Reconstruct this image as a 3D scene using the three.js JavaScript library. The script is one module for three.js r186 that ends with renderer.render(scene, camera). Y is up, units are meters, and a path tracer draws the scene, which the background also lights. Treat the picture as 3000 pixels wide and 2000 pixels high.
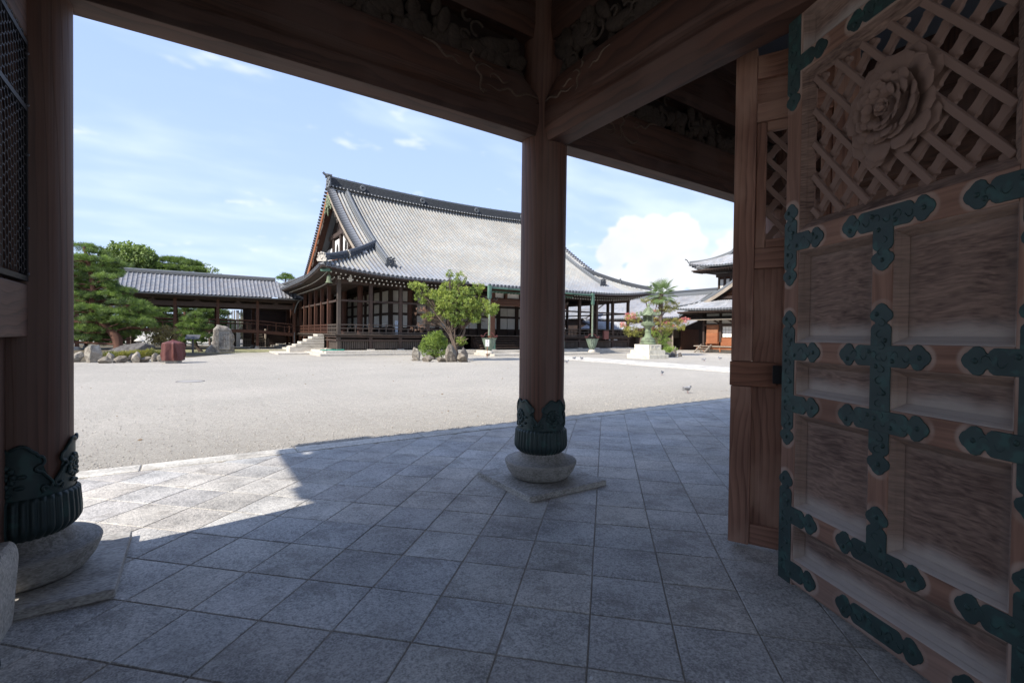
import * as THREE from 'three';
import { mergeGeometries } from 'three/addons/utils/BufferGeometryUtils.js';
import { RoundedBoxGeometry } from 'three/addons/geometries/RoundedBoxGeometry.js';
import { ImprovedNoise } from 'three/addons/math/ImprovedNoise.js';

// ---------------------------------------------------------------- camera, sky, sun, exposure
const scene = new THREE.Scene();
const RAD = Math.PI / 180;
const camera = new THREE.PerspectiveCamera(71.07, 1024 / 682, 0.05, 600);
camera.rotation.order = 'YXZ';
camera.position.set(0, 1.5, 0);
camera.rotation.set(-0.8516 * RAD, -33.909 * RAD, 0.6792 * RAD);
const renderer = new THREE.WebGLRenderer({ antialias: true });
renderer.toneMapping = THREE.LinearToneMapping;
renderer.toneMappingExposure = 1.5;
renderer.shadowMap.enabled = true;

const sun = new THREE.DirectionalLight(new THREE.Color(1.0, 0.94, 0.85), 5.0);
const sunDir = new THREE.Vector3(-0.721, 0.682, 0.118).normalize();
sun.position.copy(sunDir).multiplyScalar(120).add(new THREE.Vector3(15, 0, -25));
sun.target.position.set(15, 0, -25);
sun.castShadow = true;
sun.shadow.mapSize.set(4096, 4096);
sun.shadow.camera.left = -60; sun.shadow.camera.right = 60; sun.shadow.camera.top = 60; sun.shadow.camera.bottom = -60;
sun.shadow.camera.near = 1; sun.shadow.camera.far = 300;
scene.add(sun, sun.target);

// ---------------------------------------------------------------- random numbers and noise
function rng(seed) { let a = seed >>> 0; return () => { a = (a + 0x6D2B79F5) | 0; let t = Math.imul(a ^ (a >>> 15), 1 | a); t = (t + Math.imul(t ^ (t >>> 7), 61 | t)) ^ t; return ((t ^ (t >>> 14)) >>> 0) / 4294967296; }; }
const HT = new Float32Array(65536); { const r = rng(77); for (let i = 0; i < 65536; i++) HT[i] = r(); }
const mod = (a, n) => ((a % n) + n) % n;
function pn(x, y, px, py, s = 0) {              // value noise that repeats after px, py cells
  const xi = Math.floor(x), yi = Math.floor(y); let fx = x - xi, fy = y - yi;
  fx = fx * fx * (3 - 2 * fx); fy = fy * fy * (3 - 2 * fy);
  const x0 = mod(xi, px), x1 = mod(xi + 1, px), y0 = mod(yi, py), y1 = mod(yi + 1, py);
  const h = (a, b) => HT[(a * 1619 + b * 31337 + s * 6971 + ((a * b) & 1023) * 13) & 65535];
  const p = h(x0, y0), q = h(x1, y0), u = h(x0, y1), v = h(x1, y1);
  return (p + (q - p) * fx) * (1 - fy) + (u + (v - u) * fx) * fy;
}
function fbm(x, y, px, py, oct = 4, s = 0) { let a = 0.5, r = 0, n = 0; for (let i = 0; i < oct; i++) { r += a * pn(x, y, px, py, s + i); n += a; a *= 0.5; x *= 2; y *= 2; px *= 2; py *= 2; } return r / n; }
const N3 = new ImprovedNoise();
const n3 = (x, y, z) => N3.noise(x, y, z);
function fbm3(x, y, z, o = 4) { let a = 0.5, r = 0; for (let i = 0; i < o; i++) { r += a * n3(x, y, z); a *= 0.5; x *= 2.03; y *= 2.03; z *= 2.03; } return r; }
const clamp = (x, a = 0, b = 1) => Math.min(b, Math.max(a, x));
const lerp = (a, b, t) => a + (b - a) * t;
const smooth = (a, b, x) => { const t = clamp((x - a) / (b - a)); return t * t * (3 - 2 * t); };
const mix3 = (a, b, t) => [lerp(a[0], b[0], t), lerp(a[1], b[1], t), lerp(a[2], b[2], t)];

// ---------------------------------------------------------------- the sky: air, cirrus and cumulus
{
  const W = 2048, H = 1024, d = new Float32Array(W * H * 4);
  const puffs = [];
  const pr = rng(5);
  // the tall cumulus seen between the pillars, and a ring of others round the horizon
  const heap = (az, el, wide, high, n) => { for (let i = 0; i < n; i++) { const u = (pr() - 0.5) * 2, t = Math.pow(pr(), 0.7); puffs.push([az + u * wide * (1 - 0.55 * t), el + t * high, (0.35 + 0.5 * pr()) * wide * 0.42 * (1 - 0.35 * t)]); } };
  heap(50.2, 1.5, 8.0, 11.2, 110);
  heap(41, 2, 5, 3, 14); heap(61, 3, 6, 8, 40);
  for (const az of [95, 130, 162, 205, 238, 275, 312]) heap(az + pr() * 6, 1.5, 7 + pr() * 4, 5 + pr() * 5, 40);
  for (let j = 0; j < H; j++) {
    const el = ((j + 0.5) / H - 0.5) * 180, y = Math.sin(el * RAD);
    for (let i = 0; i < W; i++) {
      const th = ((i + 0.5) / W - 0.5) * 2 * Math.PI;           // atan2(z, x)
      const dx = Math.cos(th) * Math.cos(el * RAD), dz = Math.sin(th) * Math.cos(el * RAD);
      const az = mod(Math.atan2(dx, -dz) / RAD, 360);           // degrees right of -z
      let c;
      if (el < 0) c = [0.42, 0.43, 0.44];
      else {
        const t = Math.pow(y, 0.62);
        c = mix3([0.535, 0.675, 0.895], [0.16, 0.285, 0.70], t);
        // cirrus: thin streaks on a high layer
        const k = 1 / (y + 0.12), cx = dx * k, cz = dz * k;
        const w1 = fbm3(cx * 0.55 + 3.1, cz * 0.9, 1.7, 4), w2 = fbm3(cx * 2.1 + w1 * 1.5, cz * 4.4 + w1, 8.2, 5);
        const ci = smooth(-0.22, 0.38, w1 + 0.45 * w2) * 0.78 * smooth(0.0, 0.12, y);
        c = mix3(c, [0.62, 0.72, 0.89], ci); c = mix3(c, [0.64, 0.74, 0.90], 0.08);
        const tuft = smooth(0.22, 0.5, fbm3(cx * 5.2, cz * 8.0, 4.4, 4) + 0.22 * w1) * 0.45;
        c = mix3(c, [0.78, 0.81, 0.87], tuft);
        if (el < 24) {
          let cov = 0;
          for (const p of puffs) {
            let da = az - p[0]; if (da > 180) da -= 360; if (da < -180) da += 360;
            if (Math.abs(da) > p[2] * 1.6) continue;
            const de = el - p[1], r = Math.sqrt(da * da + de * de * 1.25) / p[2];
            if (r < 1.6) cov = Math.max(cov, 1.25 - r);
          }
          if (cov > 0) {
            const e = fbm3(dx * 22, y * 26, dz * 22, 5);
            const a = smooth(0.0, 0.24, cov + e * 1.0 - 0.1) * smooth(0, 3, el);
            const sh = clamp(0.72 + 0.75 * fbm3(dx * 12 + 4, y * 14 + 0.35, dz * 12, 4) + 0.012 * el);
            c = mix3(c, [lerp(0.46, 0.73, sh), lerp(0.52, 0.735, sh), lerp(0.62, 0.75, sh)], a * 0.95);
          }
          c = mix3(c, [0.60, 0.71, 0.88], 0.5 * (1 - smooth(0, 7, el)));
        }
      }
      const o = (j * W + i) * 4; d[o] = c[0]; d[o + 1] = c[1]; d[o + 2] = c[2]; d[o + 3] = 1;
    }
  }
  const sky = new THREE.DataTexture(d, W, H, THREE.RGBAFormat, THREE.FloatType);
  sky.mapping = THREE.EquirectangularReflectionMapping; sky.magFilter = sky.minFilter = THREE.LinearFilter; sky.needsUpdate = true;
  scene.background = sky; scene.environment = sky; scene.environmentIntensity = 1;
}

// ---------------------------------------------------------------- textures
const enc = (x) => Math.round(255 * clamp(x <= 0.0031308 ? 12.92 * x : 1.055 * Math.pow(x, 1 / 2.4) - 0.055));
function tex(w, h, fn, rx = 1, ry = 1) {        // fn(u, v) -> [r, g, b, height] in linear values
  const c = new Uint8Array(w * h * 4), b = new Uint8Array(w * h * 4);
  for (let j = 0; j < h; j++) for (let i = 0; i < w; i++) {
    const r = fn((i + 0.5) / w, (j + 0.5) / h), o = (j * w + i) * 4;
    c[o] = enc(r[0]); c[o + 1] = enc(r[1]); c[o + 2] = enc(r[2]); c[o + 3] = 255;
    b[o] = b[o + 1] = b[o + 2] = Math.round(255 * clamp(r[3])); b[o + 3] = 255;
  }
  const mk = (a, srgb) => { const t = new THREE.DataTexture(a, w, h, THREE.RGBAFormat); t.wrapS = t.wrapT = THREE.RepeatWrapping; t.magFilter = THREE.LinearFilter; t.minFilter = THREE.LinearMipmapLinearFilter; t.generateMipmaps = true; if (srgb) t.colorSpace = THREE.SRGBColorSpace; t.repeat.set(rx, ry); t.needsUpdate = true; return t; };
  return { map: mk(c, true), bumpMap: mk(b, false) };
}
// wood: 1 m across the grain (u), 2 m along it (v)
function woodTex(seed, dark, light, rings = 16, fig = 0.35, w = 512, h = 1024, grey = null) {
  return tex(w, h, (u, v) => {
    const wob = fbm(u * 2, v * 2, 2, 2, 4, seed), wob2 = fbm(u * 6, v * 3, 6, 3, 3, seed + 9);
    const r = rings * (u + fig * (wob - 0.5)) + 1.2 * wob2;
    const f = r - Math.floor(r), late = Math.pow(f, 2.2) * (1 - smooth(0.9, 1, f));
    const fib = fbm(u * 120, v * 6, 120, 6, 3, seed + 3), blot = fbm(u * 3, v * 4, 3, 4, 3, seed + 17);
    let t = 0.5 + 0.35 * (fib - 0.5) - 0.5 * late + 0.7 * (blot - 0.5);
    const crack = smooth(0.80, 0.9, pn(u * 46, v * 3, 46, 3, seed + 40)) * smooth(0.5, 0.6, pn(u * 150, v * 5, 150, 5, seed + 41));
    t -= 0.45 * crack;
    let c = mix3(dark, light, clamp(t));
    if (grey) c = mix3(c, grey, smooth(0.42, 0.75, fbm(u * 4, v * 5, 4, 5, 4, seed + 60)) * 0.7);
    return [c[0], c[1], c[2], clamp(0.55 - 0.4 * late + 0.35 * (fib - 0.5) - 0.5 * crack)];
  });
}
const T = {};
T.gate = woodTex(3, [0.062, 0.027, 0.017], [0.215, 0.098, 0.062], 18, 0.26, 512, 1024, [0.16, 0.095, 0.07]);
T.beam = woodTex(11, [0.038, 0.017, 0.011], [0.125, 0.056, 0.035], 18, 0.16, 512, 1024, [0.10, 0.058, 0.045]);
T.door = woodTex(21, [0.15, 0.068, 0.044], [0.40, 0.21, 0.14], 22, 0.14, 512, 1024, [0.42, 0.25, 0.175]);
T.hall = woodTex(31, [0.022, 0.014, 0.011], [0.085, 0.05, 0.036], 14, 0.25, 256, 512);
T.red = woodTex(41, [0.17, 0.062, 0.026], [0.36, 0.16, 0.075], 14, 0.25, 256, 512);
T.pale = woodTex(51, [0.20, 0.165, 0.13], [0.42, 0.36, 0.29], 14, 0.25, 256, 512);
// granite, 1 m square
const granite = (seed, a, b, rough = 1) => tex(512, 512, (u, v) => {
  const s = pn(u * 150, v * 150, 150, 150, seed), s2 = pn(u * 70, v * 70, 70, 70, seed + 2), bl = fbm(u * 4, v * 4, 4, 4, 4, seed + 4), s3 = pn(u * 230, v * 230, 230, 230, seed + 6);
  let t = 0.5 + (s - 0.5) * 0.75 + (s2 - 0.5) * 0.45 + (bl - 0.5) * 0.7 + (s3 - 0.5) * 0.4;
  let c = mix3(a, b, clamp(t));
  const st = smooth(0.62, 0.8, fbm(u * 7, v * 7, 7, 7, 3, seed + 11)) * 0.35; c = mix3(c, [a[0] * 0.8, a[1] * 0.72, a[2] * 0.62], st);
  if (pn(u * 260, v * 260, 260, 260, seed + 20) > 0.965) c = [0.6, 0.6, 0.58];
  return [c[0], c[1], c[2], clamp(0.5 + (s - 0.5) * 0.5 + (s2 - 0.5) * 0.6 + (s3 - 0.5) * 0.4)];
});
T.slab = granite(100, [0.215, 0.207, 0.192], [0.60, 0.58, 0.54]);
T.stone = granite(130, [0.17, 0.16, 0.14], [0.38, 0.36, 0.33]);
T.rock = tex(512, 512, (u, v) => {
  const f = fbm(u * 5, v * 5, 5, 5, 6, 150), g = fbm(u * 22, v * 22, 22, 22, 4, 160), li = smooth(0.5, 0.7, fbm(u * 9, v * 9, 9, 9, 4, 170));
  let c = mix3([0.11, 0.10, 0.09], [0.40, 0.38, 0.35], clamp(0.2 + 0.9 * (f - 0.25) + 0.6 * (g - 0.5)));
  c = mix3(c, [0.50, 0.50, 0.46], li * 0.45);
  return [c[0], c[1], c[2], clamp(f * 0.6 + g * 0.5)];
});
T.plaster = tex(256, 256, (u, v) => { const f = fbm(u * 6, v * 6, 6, 6, 4, 200); const k = 0.86 + 0.2 * (f - 0.5); return [k, k, k, f]; });
T.gravel = tex(1024, 1024, (u, v) => {          // 1.6 m square: small angular stones
  let best = 9, sec = 9, id = 0; const n = 110, x = u * n, y = v * n, xi = Math.floor(x), yi = Math.floor(y);
  for (let a = -1; a < 2; a++) for (let b = -1; b < 2; b++) {
    const cx = mod(xi + a, n), cy = mod(yi + b, n), h = (cx * 1619 + cy * 31337 + ((cx * cy) & 1023) * 7) & 65535;
    const px = xi + a + 0.15 + 0.7 * HT[h], py = yi + b + 0.15 + 0.7 * HT[(h + 777) & 65535], dd = Math.hypot(x - px, y - py);
    if (dd < best) { sec = best; best = dd; id = h; } else if (dd < sec) sec = dd;
  }
  const e = clamp((sec - best) * 1.6), t = HT[(id + 4242) & 65535], f = fbm(u * 12, v * 12, 12, 12, 4, 220);
  let c = t < 0.3 ? mix3([0.33, 0.302, 0.262], [0.445, 0.415, 0.365], t / 0.3) : mix3([0.445, 0.415, 0.365], [0.62, 0.585, 0.53], (t - 0.3) / 0.7);
  const k = (0.72 + 0.34 * e) * (0.9 + 0.2 * f);
  return [c[0] * k, c[1] * k, c[2] * k, clamp(e * (0.5 + 0.5 * t))];
});
T.bronze = tex(256, 256, (u, v) => {
  const f = fbm(u * 6, v * 6, 6, 6, 5, 240), g = smooth(0.55, 0.75, fbm(u * 14, v * 14, 14, 14, 3, 250));
  let c = mix3([0.012, 0.024, 0.025], [0.03, 0.054, 0.052], f); c = mix3(c, [0.035, 0.10, 0.088], g * 0.4);
  return [c[0], c[1], c[2], clamp(f + 0.3 * g)];
});
T.verdigris = tex(256, 256, (u, v) => {
  const f = fbm(u * 5, v * 3, 5, 3, 5, 260), g = smooth(0.5, 0.7, fbm(u * 12, v * 5, 12, 5, 4, 270));
  let c = mix3([0.115, 0.15, 0.085], [0.225, 0.27, 0.165], f); c = mix3(c, [0.085, 0.095, 0.065], g * 0.7);
  return [c[0], c[1], c[2], f];
});
T.bark = tex(256, 512, (u, v) => { const f = fbm(u * 10, v * 8, 10, 8, 5, 280), r = Math.abs(2 * fbm(u * 9, v * 5, 9, 5, 3, 290) - 1); const c = mix3([0.035, 0.024, 0.018], [0.17, 0.125, 0.095], clamp(f * 0.7 + r * 0.6)); return [c[0], c[1], c[2], clamp(f * 0.5 + r)]; });

const std = (o) => new THREE.MeshStandardMaterial(o);
const lin = (r, g, b) => new THREE.Color().setRGB(r, g, b);
const wm = (t, o = {}) => std({ map: t.map, bumpMap: t.bumpMap, bumpScale: 0.003, roughness: 0.72, ...o });
const M = {
  gate: wm(T.gate, { roughness: 0.62 }), beam: wm(T.beam, { roughness: 0.7 }), carvedDoor: wm(T.plaster, { color: lin(0.29, 0.185, 0.142), roughness: 0.85, bumpScale: 0.002 }), beamWarm: wm(T.beam, { color: lin(1.08, 1.0, 0.95), roughness: 0.7 }), door: wm(T.door, { roughness: 0.78 }), ceiling: wm(T.beam, { color: lin(0.24, 0.22, 0.22), roughness: 0.9 }),
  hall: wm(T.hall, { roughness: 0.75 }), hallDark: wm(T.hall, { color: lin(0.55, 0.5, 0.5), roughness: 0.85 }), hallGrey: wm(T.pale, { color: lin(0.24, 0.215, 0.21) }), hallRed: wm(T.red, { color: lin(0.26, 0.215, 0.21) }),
  greyBoard: wm(T.pale, { color: lin(0.55, 0.5, 0.5) }), red: wm(T.red), red2: wm(T.red, { color: lin(0.3, 0.27, 0.27) }), hallPale: wm(T.pale, { color: lin(1.25, 1.22, 1.18) }), orange: wm(T.red, { color: lin(1.15, 1.0, 0.9) }), pale: wm(T.pale),
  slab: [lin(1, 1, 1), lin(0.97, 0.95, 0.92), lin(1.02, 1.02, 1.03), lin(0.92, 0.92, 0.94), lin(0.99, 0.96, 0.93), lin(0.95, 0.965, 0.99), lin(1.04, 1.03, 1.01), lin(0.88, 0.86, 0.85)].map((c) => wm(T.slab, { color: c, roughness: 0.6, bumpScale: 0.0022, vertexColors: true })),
  slabPlain: wm(T.slab, { color: lin(0.8, 0.79, 0.78), roughness: 0.7 }), scroll: wm(T.pale, { color: lin(0.42, 0.33, 0.29), roughness: 0.9 }), carving: wm(T.pale, { color: lin(0.2, 0.165, 0.15), roughness: 0.9 }), curb: wm(T.slab, { color: lin(1.2, 1.18, 1.13), roughness: 0.75 }), joint: std({ color: lin(0.3, 0.265, 0.22), roughness: 1 }),
  stone: wm(T.stone, { roughness: 0.85, bumpScale: 0.002 }), stonePale: wm(T.stone, { color: lin(1.75, 1.72, 1.66), roughness: 0.85, bumpScale: 0.002 }), rock: wm(T.rock, { color: lin(0.62, 0.56, 0.49), roughness: 0.92, bumpScale: 0.02 }), rockPale: wm(T.rock, { color: lin(0.96, 0.90, 0.81), roughness: 0.92, bumpScale: 0.02 }), rockDark: wm(T.rock, { color: lin(0.36, 0.34, 0.34), roughness: 0.92, bumpScale: 0.02 }),
  plaster: wm(T.plaster, { color: lin(0.72, 0.69, 0.62), roughness: 0.9, bumpScale: 0.001 }), white: wm(T.plaster, { color: lin(0.88, 0.87, 0.84), roughness: 0.9, bumpScale: 0.001 }), shoji: std({ color: lin(0.78, 0.77, 0.72), roughness: 0.95 }),
  gravel: wm(T.gravel, { roughness: 1, bumpScale: 0.008, vertexColors: true }),
  bronze: wm(T.bronze, { roughness: 0.5, metalness: 0.25, bumpScale: 0.002 }), fitting: wm(T.bronze, { roughness: 0.6, metalness: 0.2, bumpScale: 0.0015, color: lin(1.15, 1.25, 1.2) }), verdigris: wm(T.verdigris, { roughness: 0.75, metalness: 0.1, bumpScale: 0.002 }), lotus: wm(T.verdigris, { color: lin(1.0, 1.0, 1.25), roughness: 0.8, metalness: 0.05, bumpScale: 0.002 }), copper: wm(T.verdigris, { color: lin(0.5, 0.8, 1.0), roughness: 0.8, bumpScale: 0.002 }),
  iron: std({ color: lin(0.012, 0.012, 0.014), roughness: 0.5, metalness: 0.4 }), steel: std({ color: lin(0.12, 0.12, 0.13), roughness: 0.45, metalness: 0.5 }),
  rust: std({ color: lin(0.22, 0.085, 0.07), roughness: 0.8 }), dark: std({ color: lin(0.012, 0.010, 0.009), roughness: 0.95 }), bark: wm(T.bark, { roughness: 0.95, bumpScale: 0.02 }), barkRed: wm(T.bark, { color: lin(1.0, 0.62, 0.5), roughness: 0.95, bumpScale: 0.02 }), barkPale: wm(T.bark, { color: lin(1.7, 1.55, 1.4), roughness: 0.95, bumpScale: 0.02 }),
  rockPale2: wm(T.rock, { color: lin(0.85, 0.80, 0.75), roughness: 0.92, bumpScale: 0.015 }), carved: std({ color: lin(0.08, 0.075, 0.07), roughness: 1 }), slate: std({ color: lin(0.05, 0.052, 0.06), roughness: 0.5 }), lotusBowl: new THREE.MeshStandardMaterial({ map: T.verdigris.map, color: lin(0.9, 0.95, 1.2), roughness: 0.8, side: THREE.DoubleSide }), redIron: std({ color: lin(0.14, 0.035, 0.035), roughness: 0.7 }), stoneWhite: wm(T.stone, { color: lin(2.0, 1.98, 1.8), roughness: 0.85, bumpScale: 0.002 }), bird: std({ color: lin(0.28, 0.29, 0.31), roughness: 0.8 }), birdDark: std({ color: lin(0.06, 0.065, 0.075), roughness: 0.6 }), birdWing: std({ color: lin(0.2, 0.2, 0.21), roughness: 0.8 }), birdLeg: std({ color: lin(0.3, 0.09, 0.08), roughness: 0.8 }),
  tile: std({ vertexColors: true, roughness: 0.62 }), tileDark: std({ color: lin(0.055, 0.06, 0.068), roughness: 0.55 }), tileMid: std({ color: lin(0.13, 0.14, 0.15), roughness: 0.6 }), under: std({ color: lin(0.02, 0.016, 0.014), roughness: 1 }),
};

// ---------------------------------------------------------------- naming and building
const used = new Map();
function numbered(n) { const k = used.get(n) || 0; used.set(n, k + 1); return k ? `${n}_${String(k).padStart(3, '0')}` : n; }
function tag(o, label, category, group) { o.userData = { ...o.userData, label, category }; if (group) o.userData.group = group; return o; }
function thing(name, label, category, p = [0, 0, 0], turn = 0, group) { const g = new THREE.Group(); g.name = numbered(name); g.position.set(...p); g.rotation.y = turn; scene.add(g); return tag(g, label, category, group); }
function mesh(name, geo, mat, parent) { const m = new THREE.Mesh(geo, mat); m.castShadow = m.receiveShadow = true; m.name = parent ? name : numbered(name); (parent || scene).add(m); return m; }
function struct(name, geo, mat) { const m = mesh(name, geo, mat); m.userData.kind = 'structure'; return m; }
function part(name, parent) { const g = new THREE.Group(); g.name = name; parent.add(g); return g; }
const stuff = (m) => { m.userData.kind = 'stuff'; return m; };
function prep(g, col) {
  g = g.index ? g.toNonIndexed() : g;
  if (!g.attributes.normal) g.computeVertexNormals();
  const n = g.attributes.position.count;
  if (!g.attributes.uv) g.setAttribute('uv', new THREE.BufferAttribute(new Float32Array(n * 2), 2));
  if (col && !g.attributes.color) { const c = new Float32Array(n * 3).fill(1); g.setAttribute('color', new THREE.BufferAttribute(c, 3)); }
  for (const k of Object.keys(g.attributes)) if (!['position', 'normal', 'uv', ...(col ? ['color'] : [])].includes(k)) g.deleteAttribute(k);
  g.morphAttributes = {}; g.clearGroups && g.clearGroups();
  return g;
}
let uvr = rng(9);
function uvGrain(g, L = null, sx = 1, sy = 2) {   // box projection, grain along the longest axis
  g = g.index ? g.toNonIndexed() : g; g.computeBoundingBox();
  const s = g.boundingBox.getSize(new THREE.Vector3()), d = [s.x, s.y, s.z];
  if (L === null) L = d.indexOf(Math.max(...d));
  const P = g.attributes.position, uv = new Float32Array(P.count * 2), ou = uvr(), ov = uvr();
  const a = new THREE.Vector3(), b = new THREE.Vector3(), c = new THREE.Vector3();
  for (let i = 0; i < P.count; i += 3) {
    a.fromBufferAttribute(P, i); b.fromBufferAttribute(P, i + 1); c.fromBufferAttribute(P, i + 2);
    const n = b.clone().sub(a).cross(c.clone().sub(a)), na = [Math.abs(n.x), Math.abs(n.y), Math.abs(n.z)];
    let k = na.indexOf(Math.max(...na)), U, V;
    if (k === L) { U = (L + 1) % 3; V = (L + 2) % 3; } else { V = L; U = 3 - L - k; }
    [a, b, c].forEach((p, j) => { uv[(i + j) * 2] = p.getComponent(U) / sx + ou; uv[(i + j) * 2 + 1] = p.getComponent(V) / sy + ov; });
  }
  g.setAttribute('uv', new THREE.BufferAttribute(uv, 2)); return g;
}
function boxG(w, h, d, bev = 0, L = null) { return uvGrain(bev ? new RoundedBoxGeometry(w, h, d, 1, bev) : new THREE.BoxGeometry(w, h, d), L); }
class MB {
  constructor(col = false) { this.l = []; this.col = col; }
  add(g, m) { g = prep(g, this.col); if (m) { g = g.clone(); g.applyMatrix4(m); } this.l.push(g); return this; }
  at(g, x, y, z, rx = 0, ry = 0, rz = 0, s = 1) { return this.add(g, new THREE.Matrix4().compose(new THREE.Vector3(x, y, z), new THREE.Quaternion().setFromEuler(new THREE.Euler(rx, ry, rz)), typeof s === 'number' ? new THREE.Vector3(s, s, s) : new THREE.Vector3(...s))); }
  box(x0, x1, y0, y1, z0, z1, bev = 0) { return this.at(boxG(Math.abs(x1 - x0), Math.abs(y1 - y0), Math.abs(z1 - z0), bev), (x0 + x1) / 2, (y0 + y1) / 2, (z0 + z1) / 2); }
  bar(p, q, w, h, bev = 0) {                       // a box from p to q; w across, h upright
    const a = new THREE.Vector3(...p), b = new THREE.Vector3(...q), len = a.distanceTo(b), g = boxG(w, h, len, bev, 2);
    const m = new THREE.Matrix4().lookAt(b, a, Math.abs(b.clone().sub(a).normalize().y) > 0.98 ? new THREE.Vector3(1, 0, 0) : new THREE.Vector3(0, 1, 0)); m.setPosition(a.add(b).multiplyScalar(0.5));
    return this.add(g, m);
  }
  cyl(x, y0, y1, z, r0, r1 = r0, n = 16) { const g = new THREE.CylinderGeometry(r1, r0, y1 - y0, n, 1); uvTube(g, 2 * Math.PI * r0, y1 - y0); return this.at(g, x, (y0 + y1) / 2, z); }
  tube(pts, r, seg = 24, n = 6) { const g = new THREE.TubeGeometry(new THREE.CatmullRomCurve3(pts.map((p) => new THREE.Vector3(...p))), seg, r, n); return this.add(g); }
  geo() { return this.l.length === 1 ? this.l[0] : mergeGeometries(this.l); }
  build(name, mat, parent) { return mesh(name, this.geo(), mat, parent); }
}
function uvTube(g, c, h) { const u = g.attributes.uv; const ou = uvr(), ov = uvr(); for (let i = 0; i < u.count; i++) u.setXY(i, u.getX(i) * c + ou, u.getY(i) * h / 2 + ov); return g; }
const S2 = Math.SQRT1_2; const V2 = (x, y) => new THREE.Vector2(x, y), V3 = (x, y, z) => new THREE.Vector3(x, y, z);
function grid(nx, ny, f, uvf) {                    // an indexed sheet; f(a, b) -> [x, y, z]
  const p = [], u = [], id = [];
  for (let j = 0; j <= ny; j++) for (let i = 0; i <= nx; i++) { const a = i / nx, b = j / ny; p.push(...f(a, b)); u.push(...(uvf ? uvf(a, b) : [a, b])); }
  for (let j = 0; j < ny; j++) for (let i = 0; i < nx; i++) { const k = j * (nx + 1) + i; id.push(k, k + 1, k + nx + 2, k, k + nx + 2, k + nx + 1); }
  const g = new THREE.BufferGeometry(); g.setAttribute('position', new THREE.Float32BufferAttribute(p, 3)); g.setAttribute('uv', new THREE.Float32BufferAttribute(u, 2)); g.setIndex(id); g.computeVertexNormals(); return g;
}
function lathe(prof, n = 48) { const g = new THREE.LatheGeometry(prof.map((p) => V2(p[0], p[1])), n); return uvTube(g, 1.2, 1.2); }
// ================================================================ GROUND
{
  // one gravel sheet to the horizon; finer near the gate so that its tone can wander
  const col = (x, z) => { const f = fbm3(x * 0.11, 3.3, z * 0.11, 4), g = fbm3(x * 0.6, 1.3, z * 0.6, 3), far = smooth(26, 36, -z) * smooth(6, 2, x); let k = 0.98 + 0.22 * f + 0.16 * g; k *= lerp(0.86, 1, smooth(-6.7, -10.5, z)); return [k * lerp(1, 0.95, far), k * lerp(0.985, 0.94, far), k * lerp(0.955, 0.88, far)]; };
  const xs = [], zs = [];
  const steps = (a, b, n) => Array.from({ length: n + 1 }, (_, i) => a + (b - a) * i / n);
  xs.push(-500, -150, -60, ...steps(-25, 55, 120), 80, 160, 500); zs.push(-500, -160, -90, ...steps(-65, 12, 120), 30, 80, 500);
  const p = [], c = [], u = [], id = [];
  for (const z of zs) for (const x of xs) { p.push(x, -0.004, z); c.push(...col(x, z)); u.push(x / 1.25, z / 1.25); }
  for (let j = 0; j < zs.length - 1; j++) for (let i = 0; i < xs.length - 1; i++) { const k = j * xs.length + i; id.push(k, k + xs.length, k + 1, k + 1, k + xs.length, k + xs.length + 1); }
  const g = new THREE.BufferGeometry(); g.setAttribute('position', new THREE.Float32BufferAttribute(p, 3)); g.setAttribute('color', new THREE.Float32BufferAttribute(c, 3)); g.setAttribute('uv', new THREE.Float32BufferAttribute(u, 2)); g.setIndex(id); g.computeVertexNormals();
  const m = struct('gravel_ground', g, M.gravel); tag(m, 'pale grey gravel courtyard between the gate and the temple hall', 'gravel');
  // loose stones on the nearest gravel
  const pg = new THREE.DodecahedronGeometry(0.0075, 0); const r = rng(12), N = 5200;
  const im = new THREE.InstancedMesh(pg, std({ color: lin(0.5, 0.48, 0.45), roughness: 1 }), N), mt = new THREE.Matrix4(), q = new THREE.Quaternion();
  for (let i = 0; i < N; i++) { const z = -6.74 - 5 * Math.pow(r(), 1.7), x = -3 + r() * 15; q.setFromEuler(new THREE.Euler(r() * 6, r() * 6, r() * 6)); const s = 0.5 + r() * 0.75; mt.compose(V3(x, 0.002, z), q, V3(s * 1.2, s * 0.7, s)); im.setMatrixAt(i, mt); const k = 0.72 + r() * 0.45; im.setColorAt(i, lin(k, k * 0.97, k * 0.93)); }
  im.name = 'loose_pebbles'; im.receiveShadow = true; stuff(im); tag(im, 'loose pebbles scattered on the gravel just beyond the stone kerb', 'pebbles'); scene.add(im);
}
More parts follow.
